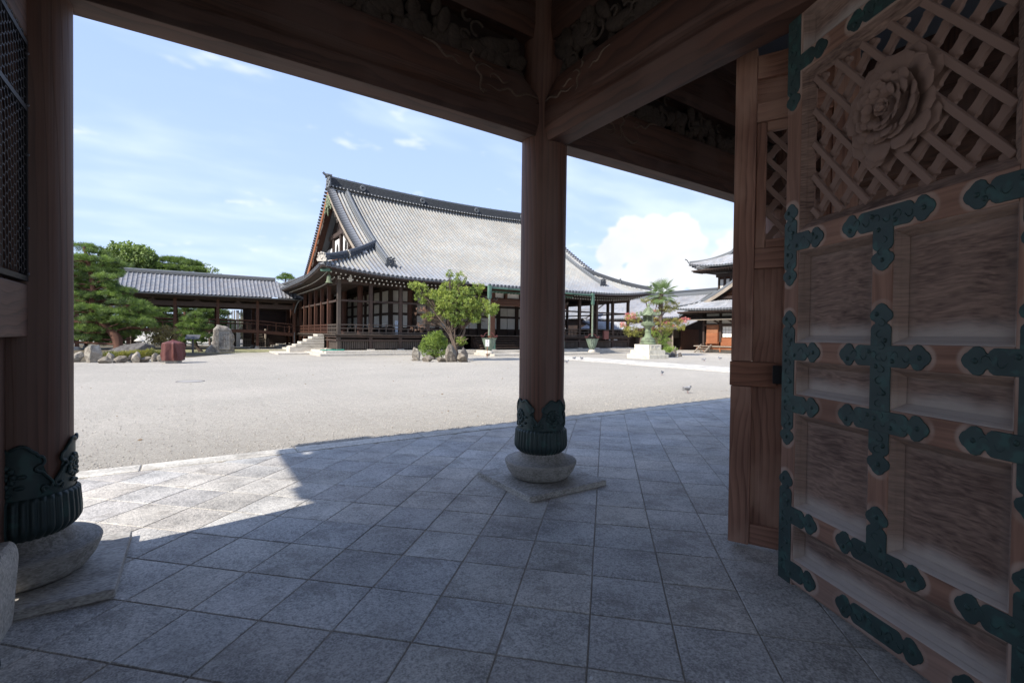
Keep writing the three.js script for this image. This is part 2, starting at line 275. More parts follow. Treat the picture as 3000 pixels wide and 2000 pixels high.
// ================================================================ PAVING UNDER THE GATE: square slabs laid at 45 degrees
{
  const bed = new MB(); bed.box(-7, 18, -0.16, -0.0040, -6.4, 9); const pav = bed.build('pavement', M.joint); pav.userData.kind = 'structure'; tag(pav, 'square granite slabs laid diagonally under the gate', 'pavement');
  const S = Math.SQRT1_2, st = 0.4225, jo = 0.0018, r = rng(31), more = new MB(true);
  const clipZ = (poly, z0) => { const o = []; for (let i = 0; i < poly.length; i++) { const a = poly[i], b = poly[(i + 1) % poly.length], ia = a[1] > z0, ib = b[1] > z0; if (ia) o.push(a); if (ia !== ib) { const t = (z0 - a[1]) / (b[1] - a[1]); o.push([a[0] + t * (b[0] - a[0]), z0]); } } return o; };
  const slabG = (poly, cx, cz, jit) => {                 // a thin prism with worn, chamfered edges
    const n = poly.length, p = [], u = [], ou = r(), ov = r(), c = [0, 0]; poly.forEach((q) => { c[0] += q[0] / n; c[1] += q[1] / n; });
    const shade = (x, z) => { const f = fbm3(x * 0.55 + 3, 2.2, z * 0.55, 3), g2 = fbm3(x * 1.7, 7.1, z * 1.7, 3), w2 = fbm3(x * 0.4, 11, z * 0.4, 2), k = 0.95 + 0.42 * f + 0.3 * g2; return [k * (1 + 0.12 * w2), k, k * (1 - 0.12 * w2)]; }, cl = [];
    const rings = [[1, -0.05], [1, -0.0045], [0.983, 0]].map(([k, y]) => poly.map((q) => [c[0] + (q[0] - c[0]) * k - cx, y + (y > -0.01 ? jit(q) : 0), c[1] + (q[1] - c[1]) * k - cz]));
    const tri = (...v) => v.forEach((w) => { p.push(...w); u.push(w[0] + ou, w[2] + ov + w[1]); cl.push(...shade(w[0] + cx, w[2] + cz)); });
    for (let k = 0; k < 2; k++) for (let i = 0; i < n; i++) { const j = (i + 1) % n; tri(rings[k][i], rings[k][j], rings[k + 1][j]); tri(rings[k][i], rings[k + 1][j], rings[k + 1][i]); }
    if (n === 4) { const T4 = rings[2], at = (a, b) => [0, 1, 2].map((q) => (T4[0][q] * (1 - a) + T4[1][q] * a) * (1 - b) + (T4[3][q] * (1 - a) + T4[2][q] * a) * b); for (let i = 0; i < 4; i++) for (let j = 0; j < 4; j++) { const A = at(i / 4, j / 4), B = at((i + 1) / 4, j / 4), C = at((i + 1) / 4, (j + 1) / 4), Dq = at(i / 4, (j + 1) / 4); tri(A, B, C); tri(A, C, Dq); } } else for (let i = 1; i < n - 1; i++) tri(rings[2][0], rings[2][i], rings[2][i + 1]);
    const g = new THREE.BufferGeometry(); g.setAttribute('position', new THREE.Float32BufferAttribute(p, 3)); g.setAttribute('uv', new THREE.Float32BufferAttribute(u, 2)); g.setAttribute('color', new THREE.Float32BufferAttribute(cl, 3)); g.computeVertexNormals(); return g;
  };
  const list = [];
  for (let d = -9; d < 34; d++) for (let e = -22; e < 30; e++) {
    const D = 3.01 + (d - 6) * st, E = -0.06 + e * st;
    const cx = (D + E + st) * S, cz = (E - D) * S;     // slab centre
    if (cz < -6.7 || cz > 5 || cx < -5 || cx > 13) continue;
    const q = (a, b) => [(a + b) * S, (b - a) * S], w = [jo + r() * 0.0022, jo + r() * 0.0022];
    let poly = [q(D + w[0], E + w[1]), q(D + st - w[0], E + w[1]), q(D + st - w[0], E + st - w[1]), q(D + w[0], E + st - w[1])];
    poly = clipZ(poly, -6.397); if (poly.length < 3) continue;
    const area = Math.abs(poly.reduce((s, a, i) => { const b = poly[(i + 1) % poly.length]; return s + a[0] * b[1] - b[0] * a[1]; }, 0)) / 2; if (area < 0.004) continue;
    // how large it shows: depth along the view axis, and inside the frame
    const fx = 0.558, fz = -0.83, dep = cx * fx + cz * fz, lat = cx * 0.83 + cz * 0.558, vis = dep > 1.3 && Math.abs(lat / dep) < 1.12;
    list.push({ poly, cx, cz, dep, vis: vis && !(lat > 0.48 * dep && cz > -2.2 && cx > 2.6) });
  }
  list.sort((a, b) => (b.vis - a.vis) || a.dep - b.dep);
  list.forEach((s, i) => {
    const t0 = (r() - 0.5) * 0.003, tx = (r() - 0.5) * 0.005, tz = (r() - 0.5) * 0.005, g = slabG(s.poly, s.cx, s.cz, (q) => t0 + tx * (q[0] - s.cx) + tz * (q[1] - s.cz));
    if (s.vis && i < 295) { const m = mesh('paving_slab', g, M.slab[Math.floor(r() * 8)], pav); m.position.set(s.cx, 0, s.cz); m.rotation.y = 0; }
    else more.at(g, s.cx, 0, s.cz);
  });
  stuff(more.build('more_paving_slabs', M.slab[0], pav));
  { const dr = new MB(), q = rng(91); for (let i = 0; i < 46; i++) { const x = -0.6 + q() * 5.2, z = -0.8 - q() * 5, a = 0.004 + 0.011 * q() * q(); dr.at(new THREE.SphereGeometry(1, 8, 4), x, 0.001, z, 0, q() * 3, 0, [a * (1 + q()), 0.0012, a]); } const dm = dr.build('bird_droppings', std({ color: lin(0.62, 0.62, 0.6), roughness: 0.9 })); stuff(dm); tag(dm, 'white specks of bird droppings scattered on the paving', 'droppings'); }
  // kerb stones along the courtyard side
  let x = -6.9; const kr = rng(4);
  for (const L of [2.1, 1.9, 2.45, 1.56, 1.7, 2.0, 2.2, 1.8, 2.1, 1.9, 2.0, 2.1]) { const m = mesh('kerb_stone', boxG(L - 0.012, 0.2, 0.285, 0.012), M.curb, pav); m.position.set(x + L / 2, -0.095 + kr() * 0.006, -6.5475 + (kr() - 0.5) * 0.006); x += L; }
}

// ================================================================ THE GATE THE CAMERA STANDS IN
const gate = thing('temple_gate', 'dark timber temple gate framing the view with round pillars and heavy beams', 'gate');
const P0 = [-0.827, -3.912], P1 = [2.993, -3.9], P2 = [7.68, -3.9], MP = [[2.95, 0.12], [-1.0, 0.12], [7.6, 0.12]];
const loopLathe = (prof, n) => { const g = new THREE.LatheGeometry(prof.map((p) => V2(...p)), n); return uvTube(g, 1.45, 3); };
function petalTop(th) {                                // top edge of the metal shoe, th = degrees from a notch (0) to a petal's middle (45)
  const t = Math.abs(th);
  return t < 3 ? lerp(0.628, 0.64, t / 3) : t < 7 ? lerp(0.64, 0.668, (t - 3) / 4) : t < 11 ? lerp(0.668, 0.722, (t - 7) / 4) : t < 13.5 ? lerp(0.722, 0.765, (t - 11) / 2.5) : t < 18 ? lerp(0.765, 0.80, (t - 13.5) / 4.5) : t < 26 ? lerp(0.80, 0.828, (t - 18) / 8) : 0.832 + 0.014 * Math.sin((t - 26) / 19 * Math.PI * 1.5) + 0.012 * smooth(26, 45, t);
}
const pillarParts = (() => {
  const shaft = loopLathe([[0.2, 0.3], [0.23, 0.34], [0.23, 3.2], [0.229, 5.7]], 56);
  const base = new MB(); base.add(lathe([[0.001, 0.049], [0.262, 0.049], [0.30, 0.075], [0.338, 0.13], [0.362, 0.19], [0.368, 0.213], [0.362, 0.226], [0.352, 0.23], [0.31, 0.236], [0.265, 0.252], [0.222, 0.285], [0.202, 0.325], [0.19, 0.34]], 72));
  const plinth = new MB(); plinth.box(-0.475, 0.475, -0.08, 0.05, -0.475, 0.475, 0.01);
  const shoe = new MB(), rr = 0.2375;
  // upper sleeve with four scalloped petals
  shoe.add(uvTube(grid(240, 14, (a, b) => { const th = a * 360, k = mod(th + 45, 90) - 45, top = petalTop(k), y = lerp(0.53, top, b), q = (th + 45) * RAD; const R = rr + 0.004 * smooth(0.9, 1, b); return [R * Math.sin(q), y, R * Math.cos(q)]; }), 1.5, 0.6));
  // rolled rim along the scallops, ending in curls at the notches
  for (let p = 0; p < 4; p++) {
    const pts = [], c0 = (45 + p * 90) * RAD, at = (deg, y, R = rr + 0.004) => [R * Math.sin(c0 + deg * RAD), y, R * Math.cos(c0 + deg * RAD)];
    for (const sg of [1, -1]) {
      const e = [at(sg * 10.5, 0.575), at(sg * 12, 0.586), at(sg * 12.6, 0.601), at(sg * 10, 0.61), at(sg * 6, 0.598), at(sg * 2.2, 0.604), at(sg * 1.6, 0.625), at(sg * 4.5, 0.645), at(sg * 9.5, 0.672), at(sg * 12.5, 0.69), at(sg * 17.5, 0.702), at(sg * 19.5, 0.715), at(sg * 17, 0.727), at(sg * 12, 0.735), at(sg * 10.2, 0.752), at(sg * 12.5, 0.778)];
      for (let t = 16; t <= 45; t += 2.5) e.push(at(sg * t, petalTop(t)));
      pts.push(e);
    }
    pts.forEach((e) => shoe.tube(e, 0.0095, 90, 6));
    // chrysanthemum in relief on the petal
    const cf = c0 + (45 - 8) * RAD; const fl = (dth, y, s, sy) => { const R = rr + 0.004, q = cf + dth; shoe.at(new THREE.SphereGeometry(1, 7, 5), R * Math.sin(q), y, R * Math.cos(q), 0, q, 0, [s, sy, 0.012]); };
    for (let k = 0; k < 11; k++) { const a = k / 11 * 2 * Math.PI; fl(Math.cos(a) * 0.052 / rr, 0.685 + Math.sin(a) * 0.055, 0.019, 0.019); }
    for (let k = 0; k < 7; k++) { const a = k / 7 * 2 * Math.PI + 0.3; fl(Math.cos(a) * 0.026 / rr, 0.69 + Math.sin(a) * 0.026, 0.015, 0.015); }
    for (const [a, b] of [[-0.1, 0.6], [0.32, 0.62], [-0.22, 0.655], [0.36, 0.68], [0.1, 0.585]]) fl(a, b, 0.026, 0.013);
  }
  // the ribbed skirt
  shoe.add(uvTube(grid(288, 16, (a, b) => { const q = a * 2 * Math.PI, y = lerp(0.308, 0.552, b), rib = Math.abs(Math.sin(q * 20)), ed = smooth(0, 0.12, b) * smooth(1, 0.93, b); const R = 0.2 + 0.058 * smooth(-0.12, 0.3, b) - 0.008 * smooth(0.4, 1, b) + 0.014 * Math.pow(rib, 0.7) * ed - 0.006 * (1 - ed); return [R * Math.sin(q), y - 0.006 * rib * (1 - smooth(0, 0.2, b)), R * Math.cos(q)]; }), 1.5, 0.6));
  shoe.add(lathe([[0.19, 0.31], [0.2, 0.308]], 48));
  return { shaft, base: base.geo(), plinth: plinth.geo(), shoe: shoe.geo() };
})();
function pillar(p) {
  const g = part('pillar', gate); g.position.set(p[0], 0, p[1]);
  const s = mesh('shaft', pillarParts.shaft, M.gate, g); s.rotation.y = p[0] * 2.1;
  mesh('metal_shoe', pillarParts.shoe, M.bronze, g); mesh('base_stone', pillarParts.base, M.stone, g); mesh('plinth', pillarParts.plinth, M.slabPlain, g);
}
[P0, P1, P2].forEach(pillar);
for (const p of MP) { const g = part('main_pillar', gate); g.position.set(p[0], 0, p[1]); const m = new MB(); m.add(loopLathe([[0.27, 0.1], [0.27, 5.7]], 40)); mesh('shaft', m.geo(), M.gate, g); const b = new MB(); b.box(-0.4, 0.4, -0.05, 0.12, -0.4, 0.4, 0.02); mesh('plinth', b.geo(), M.slabPlain, g); }

// rainbow beams: a loft of cross-sections, grooved along the face, the ends tapering into the pillars
function loftBeam(L, o = {}) {
  const { yb = 3.44, yt = 3.985, hw = 0.172, camber = 0.03, n = 64, groove = [0.95, L - 0.78] } = o, secs = [];
  for (let i = 0; i <= n; i++) {
    const x = L * i / n, u = Math.abs(2 * i / n - 1), e = Math.min(x, L - x), tp = 1 - smooth(0.1, 0.55, e), Y0 = yb + camber * (1 - u * u) * 0.6, Y1 = yt + 0.02 * (1 - u * u) - 0.15 * tp * tp, gd = 0.02 * smooth(groove[0] - 0.03, groove[0] + 0.05, x) * smooth(groove[1] + 0.03, groove[1] - 0.05, x), up = 0.06 * tp, H = hw - 0.035 * tp * tp;
    const half = [[Y0, hw * 0.62], [Y0 + 0.004, hw * 0.66], [Y0 + 0.112, H - 0.004], [Y0 + 0.12, H], [Y0 + 0.14 + up, H], [Y0 + 0.152 + up, H - gd], [Y0 + 0.21 + up, H - gd * 1.15], [Y0 + 0.236 + up, H - gd * 0.3], [Y0 + 0.25 + up, H], [Y1 - 0.12, H], [Y1 - 0.045, H * 0.9], [Y1 - 0.012, H * 0.7], [Y1, H * 0.42]];
    secs.push([...half.map(([y, z]) => [x, y, z]), ...half.slice().reverse().map(([y, z]) => [x, y, -z])]);
  }
  const m = secs[0].length, ou = uvr(), ov = uvr();
  const g = grid(m, n, (a, b) => secs[Math.round(b * n)][Math.round(a * m) % m], (a, b) => [a * 1.6 + ou, b * L / 2 + ov]);
  return g;
}
const tubeTaper = (pts, r0, r1, seg = 40, sq = 1) => { const c = new THREE.CatmullRomCurve3(pts.map((p) => V3(...p))), g = new THREE.TubeGeometry(c, seg, 1, 6), P = g.attributes.position; for (let i = 0; i <= seg; i++) { const k = lerp(r0, r1, i / seg) * (0.25 + 0.75 * Math.sin(Math.PI * clamp(i / seg * 0.94 + 0.05))), q = c.getPointAt(i / seg); for (let j = 0; j <= 6; j++) { const t = i * 7 + j; P.setXYZ(t, q.x + (P.getX(t) - q.x) * k, q.y + (P.getY(t) - q.y) * k, q.z + (P.getZ(t) - q.z) * k * sq); } } g.computeVertexNormals(); return g; };
// carved clouds and scrolls near a beam's end, drawn in (x along, y up) on a face
const SCROLL = [
  [[-0.03, -0.035], [0.12, -0.03], [0.27, -0.09], [0.36, -0.045], [0.5, -0.1], [0.62, -0.075], [0.68, -0.10], [0.665, -0.15], [0.62, -0.14]],
  [[0.67, -0.17], [0.72, -0.13], [0.71, -0.02], [0.77, 0.05], [0.70, 0.115], [0.59, 0.105], [0.54, 0.075]],
  [[0.36, 0.03], [0.44, 0.0], [0.50, 0.04], [0.56, 0.055], [0.60, 0.02], [0.575, -0.01], [0.545, 0.01]],
  [[0.78, 0.1], [0.83, 0.15], [0.8, 0.21], [0.83, 0.25]],
  [[1.35, 0.16], [1.22, 0.14], [1.12, 0.06], [1.04, 0.075], [0.98, 0.03], [0.93, 0.04], [0.97, 0.1], [1.02, 0.11]],
];
function scrolls(m, f, y0, dir, k = 1) { for (const s of SCROLL) m.add(tubeTaper(s.map(([a, b]) => f(a * k * dir, y0 + b * k)), 0.018, 0.010, 44, 1)); }
function xBeam(name, xa, xb, z, o = {}) { const g = loftBeam(xb - xa, o), t = mesh(name, g, M.beam, gate); t.position.set(xa, 0, z); return t; }
const carv = (pts, t) => mesh('scroll_carving', pts.geo(), M.scroll, t);
{
  const b1 = xBeam('front_beam', P0[0], P1[0], -3.9); let s = new MB(); scrolls(s, (a, y) => [3.82 - 0.24 + a, y, 0.166], 3.81, -1, 0.86); carv(s, b1);
  const b2 = xBeam('front_beam', P1[0], P2[0], -3.9); s = new MB(); scrolls(s, (a, y) => [0.24 + a, y, 0.166], 3.81, 1, 0.95);
  for (const c of [[[0.55, -0.06], [0.62, 0.02], [0.7, 0.05], [0.8, 0.02], [0.82, -0.05], [0.74, -0.09], [0.68, -0.05], [0.7, -0.02]], [[0.9, 0.05], [0.98, -0.06], [1.1, -0.1], [1.2, -0.04], [1.16, 0.03], [1.08, 0.02]]]) s.add(tubeTaper(c.map(([a, y]) => [a, 3.76 + y, 0.167]), 0.018, 0.010, 40)); carv(s, b2);
  // the cross beam from the middle pillar back to the door row
  const cb = mesh('cross_beam', loftBeam(4.0, { yb: 3.385, yt: 3.955, groove: [0.9, 3.1] }), M.gate, gate); cb.material = M.beamWarm; cb.rotation.y = -Math.PI / 2; cb.position.set(P1[0], 0, P1[1]);
  s = new MB(); scrolls(s, (a, y) => [0.24 + a, y, 0.166], 3.77, 1, 0.62); scrolls(s, (a, y) => [0.24 + a, y, -0.166], 3.77, 1, 0.62); carv(s, cb);
  for (const p of [P0, P2]) { const c2 = mesh('cross_beam', loftBeam(4.0, { yb: 3.385, yt: 3.955 }), M.beam, gate); c2.rotation.y = -Math.PI / 2; c2.position.set(p[0], 0, p[1]); }
  // second tier of beams and the carved panels between
  for (const [xa, xb] of [[P0[0], P1[0]], [P1[0], P2[0]], [P2[0], 11.6]]) { xBeam('upper_beam', xa, xb, -3.9, { yb: 4.4, yt: 4.95, hw: 0.125, groove: [0.3, 0.31] }); }
  for (const p of [P0, P1, P2]) { const u = mesh('upper_beam', loftBeam(4.0, { yb: 4.36, yt: 4.9, hw: 0.125, groove: [0.3, 0.31] }), M.beam, gate); u.rotation.y = -Math.PI / 2; u.position.set(p[0], 0, p[1]); }
  for (const z of [0.12]) for (const [xa, xb] of [[-1, 2.95], [2.95, 7.6]]) { xBeam('lintel', xa, xb, z, { yb: 3.62, yt: 4.2, hw: 0.18, groove: [0.3, 0.31] }); xBeam('upper_beam', xa, xb, z, { yb: 4.4, yt: 4.95, hw: 0.19, groove: [0.3, 0.31] }); }
  // carved transoms: lumps of cloud, leaf and peony before a board
  const cr = rng(55);
  for (const [xa, xb, z, ax] of [[P0[0] + 0.36, P1[0] - 0.36, -3.9, 0], [P1[0] + 0.36, P2[0] - 0.36, -3.9, 0], [-3.9 + 0.36, -0.3, P1[0], 1]]) {
    const m = new MB(), bd = new MB(), L = xb - xa, put = (g, a, y, d, ry, s) => ax ? m.at(g, z - d, y, xa + a, 0, ry + Math.PI / 2, cr() * 2, s) : m.at(g, xa + a, y, z + d, 0, ry, cr() * 2, s);
    for (let i = 0; i < L * 40; i++) { const a = cr() * L, top = 0.42 * (0.35 + 0.65 * Math.abs(Math.sin(a * 2.1 + 0.7))), y = 3.96 + cr() * top; const s = 0.05 + 0.07 * cr(); put(new THREE.SphereGeometry(1, 8, 6), a, y, 0.03 + 0.06 * cr(), 0, [s * (0.9 + cr()), s * 0.7, s * 0.45]); }
    for (let i = 0; i < L * 6; i++) put(new THREE.TorusGeometry(0.035 + 0.04 * cr(), 0.014, 6, 14, 4.2), cr() * L, 4.0 + cr() * 0.34, 0.1, 0, 1);
    if (ax) bd.box(z - 0.02, z + 0.02, 3.9, 4.55, xa, xb); else bd.box(xa - 0.3, xb + 0.3, 3.9, 4.6, z - 0.11, z - 0.07);
    const t = m.build('carved_transom', M.carving, gate); mesh('backing_board', bd.geo(), M.ceiling, t);
  }
  // wall plates, joists and the boarded ceiling
  const cl = new MB(); for (let x = -4.6; x < 13; x += 0.42) cl.box(x, x + 0.405, 5.42, 5.46, -5.3, 5.6); stuff(cl.build('ceiling_boards', M.ceiling, gate));
  for (let z = -5.0; z < 5.5; z += 0.62) { const j = new MB(); j.box(-4.6, 13.2, 5.27, 5.42, z - 0.06, z + 0.06, 0.006); j.build('joist', M.ceiling, gate); }
  for (const [x0, x1, z0, z1] of [[-4.5, 13, -4.1, -3.7], [-4.5, 13, -0.1, 0.32]]) { const j = new MB(); j.box(x0, x1, 5.0, 5.26, z0, z1, 0.01); j.build('wall_plate', M.beam, gate); }
}
// hipped roof: a shell with round tile ends along the eaves
{
  const X0 = -4.64, X1 = 13.6, Z0 = -5.82, Z1 = 6.2, YE = 5.24, up = (x, z) => 0.3 * Math.pow(clamp(1 - Math.min(x - X0, X1 - x) / 3), 2) * Math.pow(clamp(1 - Math.min(z - Z0, Z1 - z) / 3), 2);
  const roofY = (x, z) => { const d = Math.min(x - X0, X1 - x, z - Z0, Z1 - z); return YE + 0.16 + 0.55 * d + 0.035 * d * d + up(x, z); };
  const m = new MB(); const g = grid(60, 50, (a, b) => { const x = lerp(X0 + 0.05, X1 - 0.05, a), z = lerp(Z1 - 0.05, Z0 + 0.05, b); return [x, roofY(x, z), z]; }); m.add(g);
  m.add(grid(60, 50, (a, b) => { const x = lerp(X0 + 0.1, X1 - 0.1, a), z = lerp(Z0 + 0.1, Z1 - 0.1, b); return [x, Math.min(YE + 0.02 + up(x, z), roofY(x, z) - 0.1), z]; }));
  const roof = m.build('roof', M.tileMid, gate);
  const cap = new THREE.CylinderGeometry(0.1, 0.1, 0.7, 10); const rows = new MB();
  for (let x = X0; x <= X1 + 0.01; x += 0.31) for (const [z, s] of [[Z0, 1], [Z1, -1]]) rows.at(cap, x, YE + 0.13 + up(x, z), z + s * 0.3, Math.PI / 2 - s * 0.35, 0, 0);
  for (let z = Z0; z <= Z1 + 0.01; z += 0.31) for (const [x, s] of [[X0, 1], [X1, -1]]) rows.at(cap, x + s * 0.3, YE + 0.13 + up(x, z), z, 0, 0, Math.PI / 2 + s * 0.35);
  stuff(mesh('eave_tiles', rows.geo(), M.tileMid, roof));
  const fas = new MB(); fas.box(X0 + 0.1, X1 - 0.1, YE - 0.1, YE + 0.06, Z0 + 0.08, Z0 + 0.2); fas.box(X0 + 0.08, X0 + 0.2, YE - 0.1, YE + 0.06, Z0 + 0.21, Z1 - 0.1); mesh('eave_board', fas.geo(), M.beam, roof);
}
// the side wall between the left pillar and the door row: sill, boards, rail, and a netted grille above
{
  const xw = -0.752, z1 = -0.2, z0 = -3.72;
  let m = new MB(); m.box(xw - 0.16, xw, 1.455, 1.745, z0, z1, 0.01); m.build('rail', M.gate, gate);
  m = new MB(); m.box(xw - 0.16, xw, 3.1, 3.42, z0, z1, 0.01); m.build('rail', M.gate, gate);
  for (let z = z0; z < z1; z += 0.24) { m = new MB(); m.box(xw - 0.12, xw - 0.085, 0.15, 1.455, z + 0.002, Math.min(z + 0.238, z1)); m.build('board', M.gate, gate); }
  // pale sill, cut round the base stone
  { const sh = new THREE.Shape(); sh.moveTo(0.0, 0.0); sh.lineTo(0.0, 0.25); sh.quadraticCurveTo(0.0, 0.345, 0.035, 0.36); sh.lineTo(0.22, 0.36); sh.lineTo(0.22, 0); const eg = new THREE.ExtrudeGeometry(sh, { depth: 3.2, bevelEnabled: true, bevelSize: 0.012, bevelThickness: 0.012, bevelSegments: 2 }); m = new MB(); m.at(uvGrain(eg, 2, 1, 1), xw - 0.012, 0, -3.56, 0, 0, 0, [-1, 1, 1]); const t = m.geo(); const I = t.attributes.position; for (let i = 0; i < I.count; i++) { const z = I.getZ(i), x = I.getX(i), y = I.getY(i); if (z < -3.4) { const k = 0.16 * (1 - y / 0.36) + 0.02 * Math.sin(y * 9); I.setZ(i, z + k * clamp((-3.4 - z) / 0.17)); } } t.computeVertexNormals(); mesh('sill', t, M.stonePale, gate); }
  const fr = new MB(); for (const y of [1.775, 2.7, 3.06]) fr.box(xw - 0.03, xw + 0.005, y - 0.014, y + 0.014, z0 + 0.03, z1); for (const z of [z0 + 0.035, -2.6, -1.4, z1]) fr.box(xw - 0.03, xw + 0.004, 1.79, 3.045, z - 0.014, z + 0.014);
  const gr = fr.build('grille_frame', M.iron, gate);
  for (const y of [1.8, 2.05, 2.45, 2.72, 3.0]) { const bo = new MB(); bo.at(new THREE.SphereGeometry(0.01, 6, 5), xw + 0.006, y, z0 + 0.05); mesh('bolt', bo.geo(), M.steel, gr); }
  const net = new MB(), cs = 0.03;                      // hexagonal wire netting
  for (let i = 0; i * cs * 1.5 < 1.1; i++) for (let j = 0; j * cs * 1.732 < 1.26; j++) { const zc = z0 + 0.06 + i * cs * 1.5, yc = 1.8 + (j + (i % 2) / 2) * cs * 1.732; for (const k of [0, 1, 2]) { const a = k * 60 * RAD, b = (k + 1) * 60 * RAD; net.bar([xw - 0.002, yc + cs * Math.sin(a), zc + cs * Math.cos(a)], [xw - 0.002, yc + cs * Math.sin(b), zc + cs * Math.cos(b)], 0.0028, 0.0028); } }
  stuff(mesh('wire_netting', net.geo(), M.steel, gr));
  const bk = new MB(); for (let z = z0 + 0.05; z < z1; z += 0.09) bk.box(xw - 0.1, xw - 0.07, 1.75, 3.1, z, z + 0.045); bk.box(xw - 0.2, xw - 0.18, 1.75, 3.1, z0, z1); stuff(bk.build('lattice_bars', M.beam, gate));
}

{ const m = new MB(); m.box(7.58, 7.66, 0.3, 5.25, -3.7, -0.2, 0.006); m.build('side_wall', M.beam, gate); const q = new MB(); q.box(7.52, 7.72, 0, 0.3, -3.6, -0.3, 0.02); q.build('sill', M.stonePale, gate); for (const y of [1.45, 3.2]) { const r = new MB(); r.box(7.54, 7.579, y, y + 0.28, -3.7, -0.2, 0.006); r.build('rail', M.gate, gate); } }
// ---------------------------------------------------------------- door leaves
// a strap of sheet bronze from (x0, y0) to (x1, y1) in the leaf's plane, with cusped cloud heads at the ends asked for
const W = 0.1;
function headPts(hw) { return [[-0.035, hw], [-0.022, hw * 1.02], [-0.008, hw * 0.98], [0.004, hw * 0.78], [0.008, hw * 0.58], [0.016, hw * 0.55], [0.022, hw * 0.7], [0.03, hw * 1.0], [0.045, hw * 1.14], [0.062, hw * 1.08], [0.074, hw * 0.86], [0.082, hw * 0.66], [0.094, hw * 0.5], [0.102, hw * 0.25], [0.106, 0]]; }
function strapShape(x0, y0, x1, y1, w, headA, headB, grow = 0) {
  const dx = x1 - x0, dy = y1 - y0, L = Math.hypot(dx, dy), ux = dx / L, uy = dy / L, pts = [], hw = w / 2, P = (a, b) => [x0 + ux * a - uy * b, y0 + uy * a + ux * b];
  const H = headPts(hw), up = [], lo = [];
  if (headA) { H.slice().reverse().forEach(([a, b]) => up.push([0.106 - a, b])); } else up.push([0, hw]);
  if (headB) H.forEach(([a, b]) => up.push([L - 0.106 + a, b])); else up.push([L, hw]);
  const out = up.map(([a, b]) => [a, b]); for (let i = up.length - 1; i >= 0; i--) if (up[i][1] > 1e-6) out.push([up[i][0], -up[i][1]]);
  let c = [0, 0]; out.forEach((q) => pts.push(P(q[0], q[1])));
  if (grow) { const n = pts.length; let ar = 0; for (let i = 0; i < n; i++) { const a = pts[i], b = pts[(i + 1) % n]; ar += a[0] * b[1] - b[0] * a[1]; } const sg = ar > 0 ? 1 : -1; return pts.map((p, i) => { const a = pts[(i + n - 1) % n], b = pts[(i + 1) % n], tx = b[0] - a[0], ty = b[1] - a[1], l = Math.hypot(tx, ty) || 1; return [p[0] + sg * grow * ty / l, p[1] - sg * grow * tx / l]; }); }
  return pts;
}
const DW = 1.32, DT = 3.51;
const FIT = (() => {                                    // [x0, y0, x1, y1, width, head at start, head at end], grouped into fittings
  const F = [], m = 0.0475, wS = 0.098, wM = 0.104, wA = 0.098, rows = [[3.11, 0.09]];
  const side = (s) => { const X = (x) => s ? DW - x : x; F.push([[X(m), 3.5, X(m), 2.86, wS, 0, 1], [X(0.06), 3.115, X(0.30), 3.115, 0.088, 0, 1], [X(0.06), 3.45, X(0.30), 3.45, 0.088, 0, 1]], [[X(m), 2.30, X(m), 1.812, wS, 1, 1], [X(0.06), 2.065, X(0.302), 2.065, wA, 0, 1]], [[X(m), 1.662, X(m), 0.853, wS, 1, 1], [X(0.06), 1.418, X(0.294), 1.418, wA, 0, 1], [X(0.06), 1.107, X(0.294), 1.107, wA, 0, 1]], [[X(m), 0.695, X(m), 0.032, wS, 1, 0], [X(0.06), 0.444, X(0.297), 0.444, wA, 0, 1], [X(0.06), 0.12, X(0.297), 0.12, wA, 0, 1]]); };
  side(0); side(1);
  F.push([[0.428, 3.115, 0.905, 3.115, 0.09, 1, 1]], [[0.426, 2.072, 0.908, 2.072, wA, 1, 1], [0.664, 2.06, 0.664, 1.824, wM, 0, 1]], [[0.664, 1.668, 0.664, 0.85, wM, 1, 1], [0.427, 1.418, 0.904, 1.418, wA, 1, 1], [0.427, 1.107, 0.904, 1.107, wA, 1, 1]], [[0.426, 0.446, 0.904, 0.446, wA, 1, 1], [0.664, 0.46, 0.664, 0.696, wM, 0, 1]], [[0.434, 0.119, 0.902, 0.119, wA, 1, 1]]);
  return F;
})();
// frame layout: [name, x0, x1, y0, y1]; openings are closed by recessed panels
const FRAME = [['stile', 0, 0.114, 0.03, DT], ['stile', DW - 0.114, DW, 0.03, DT], ['rail', 0.114, DW - 0.114, 3.4, DT], ['rail', 0.114, DW - 0.114, 3.055, 3.17], ['rail', 0.114, DW - 0.114, 2.005, 2.135], ['rail', 0.114, DW - 0.114, 1.362, 1.476], ['rail', 0.114, DW - 0.114, 1.048, 1.168], ['rail', 0.114, DW - 0.114, 0.386, 0.497], ['rail', 0.114, DW - 0.114, 0.045, 0.186], ['muntin', 0.607, 0.716, 1.476, 2.005], ['muntin', 0.607, 0.716, 1.168, 1.362], ['muntin', 0.607, 0.716, 0.497, 1.048]];
const OPEN = [[0.114, 0.607, 1.476, 2.005], [0.716, DW - 0.114, 1.476, 2.005], [0.114, 0.607, 1.168, 1.362], [0.716, DW - 0.114, 1.168, 1.362], [0.114, 0.607, 0.497, 1.048], [0.716, DW - 0.114, 0.497, 1.048], [0.114, DW - 0.114, 0.186, 0.386], [0.114, DW - 0.114, 3.17, 3.4]];
const LAT = [0.114, DW - 0.114, 2.135, 3.055];          // the latticed opening
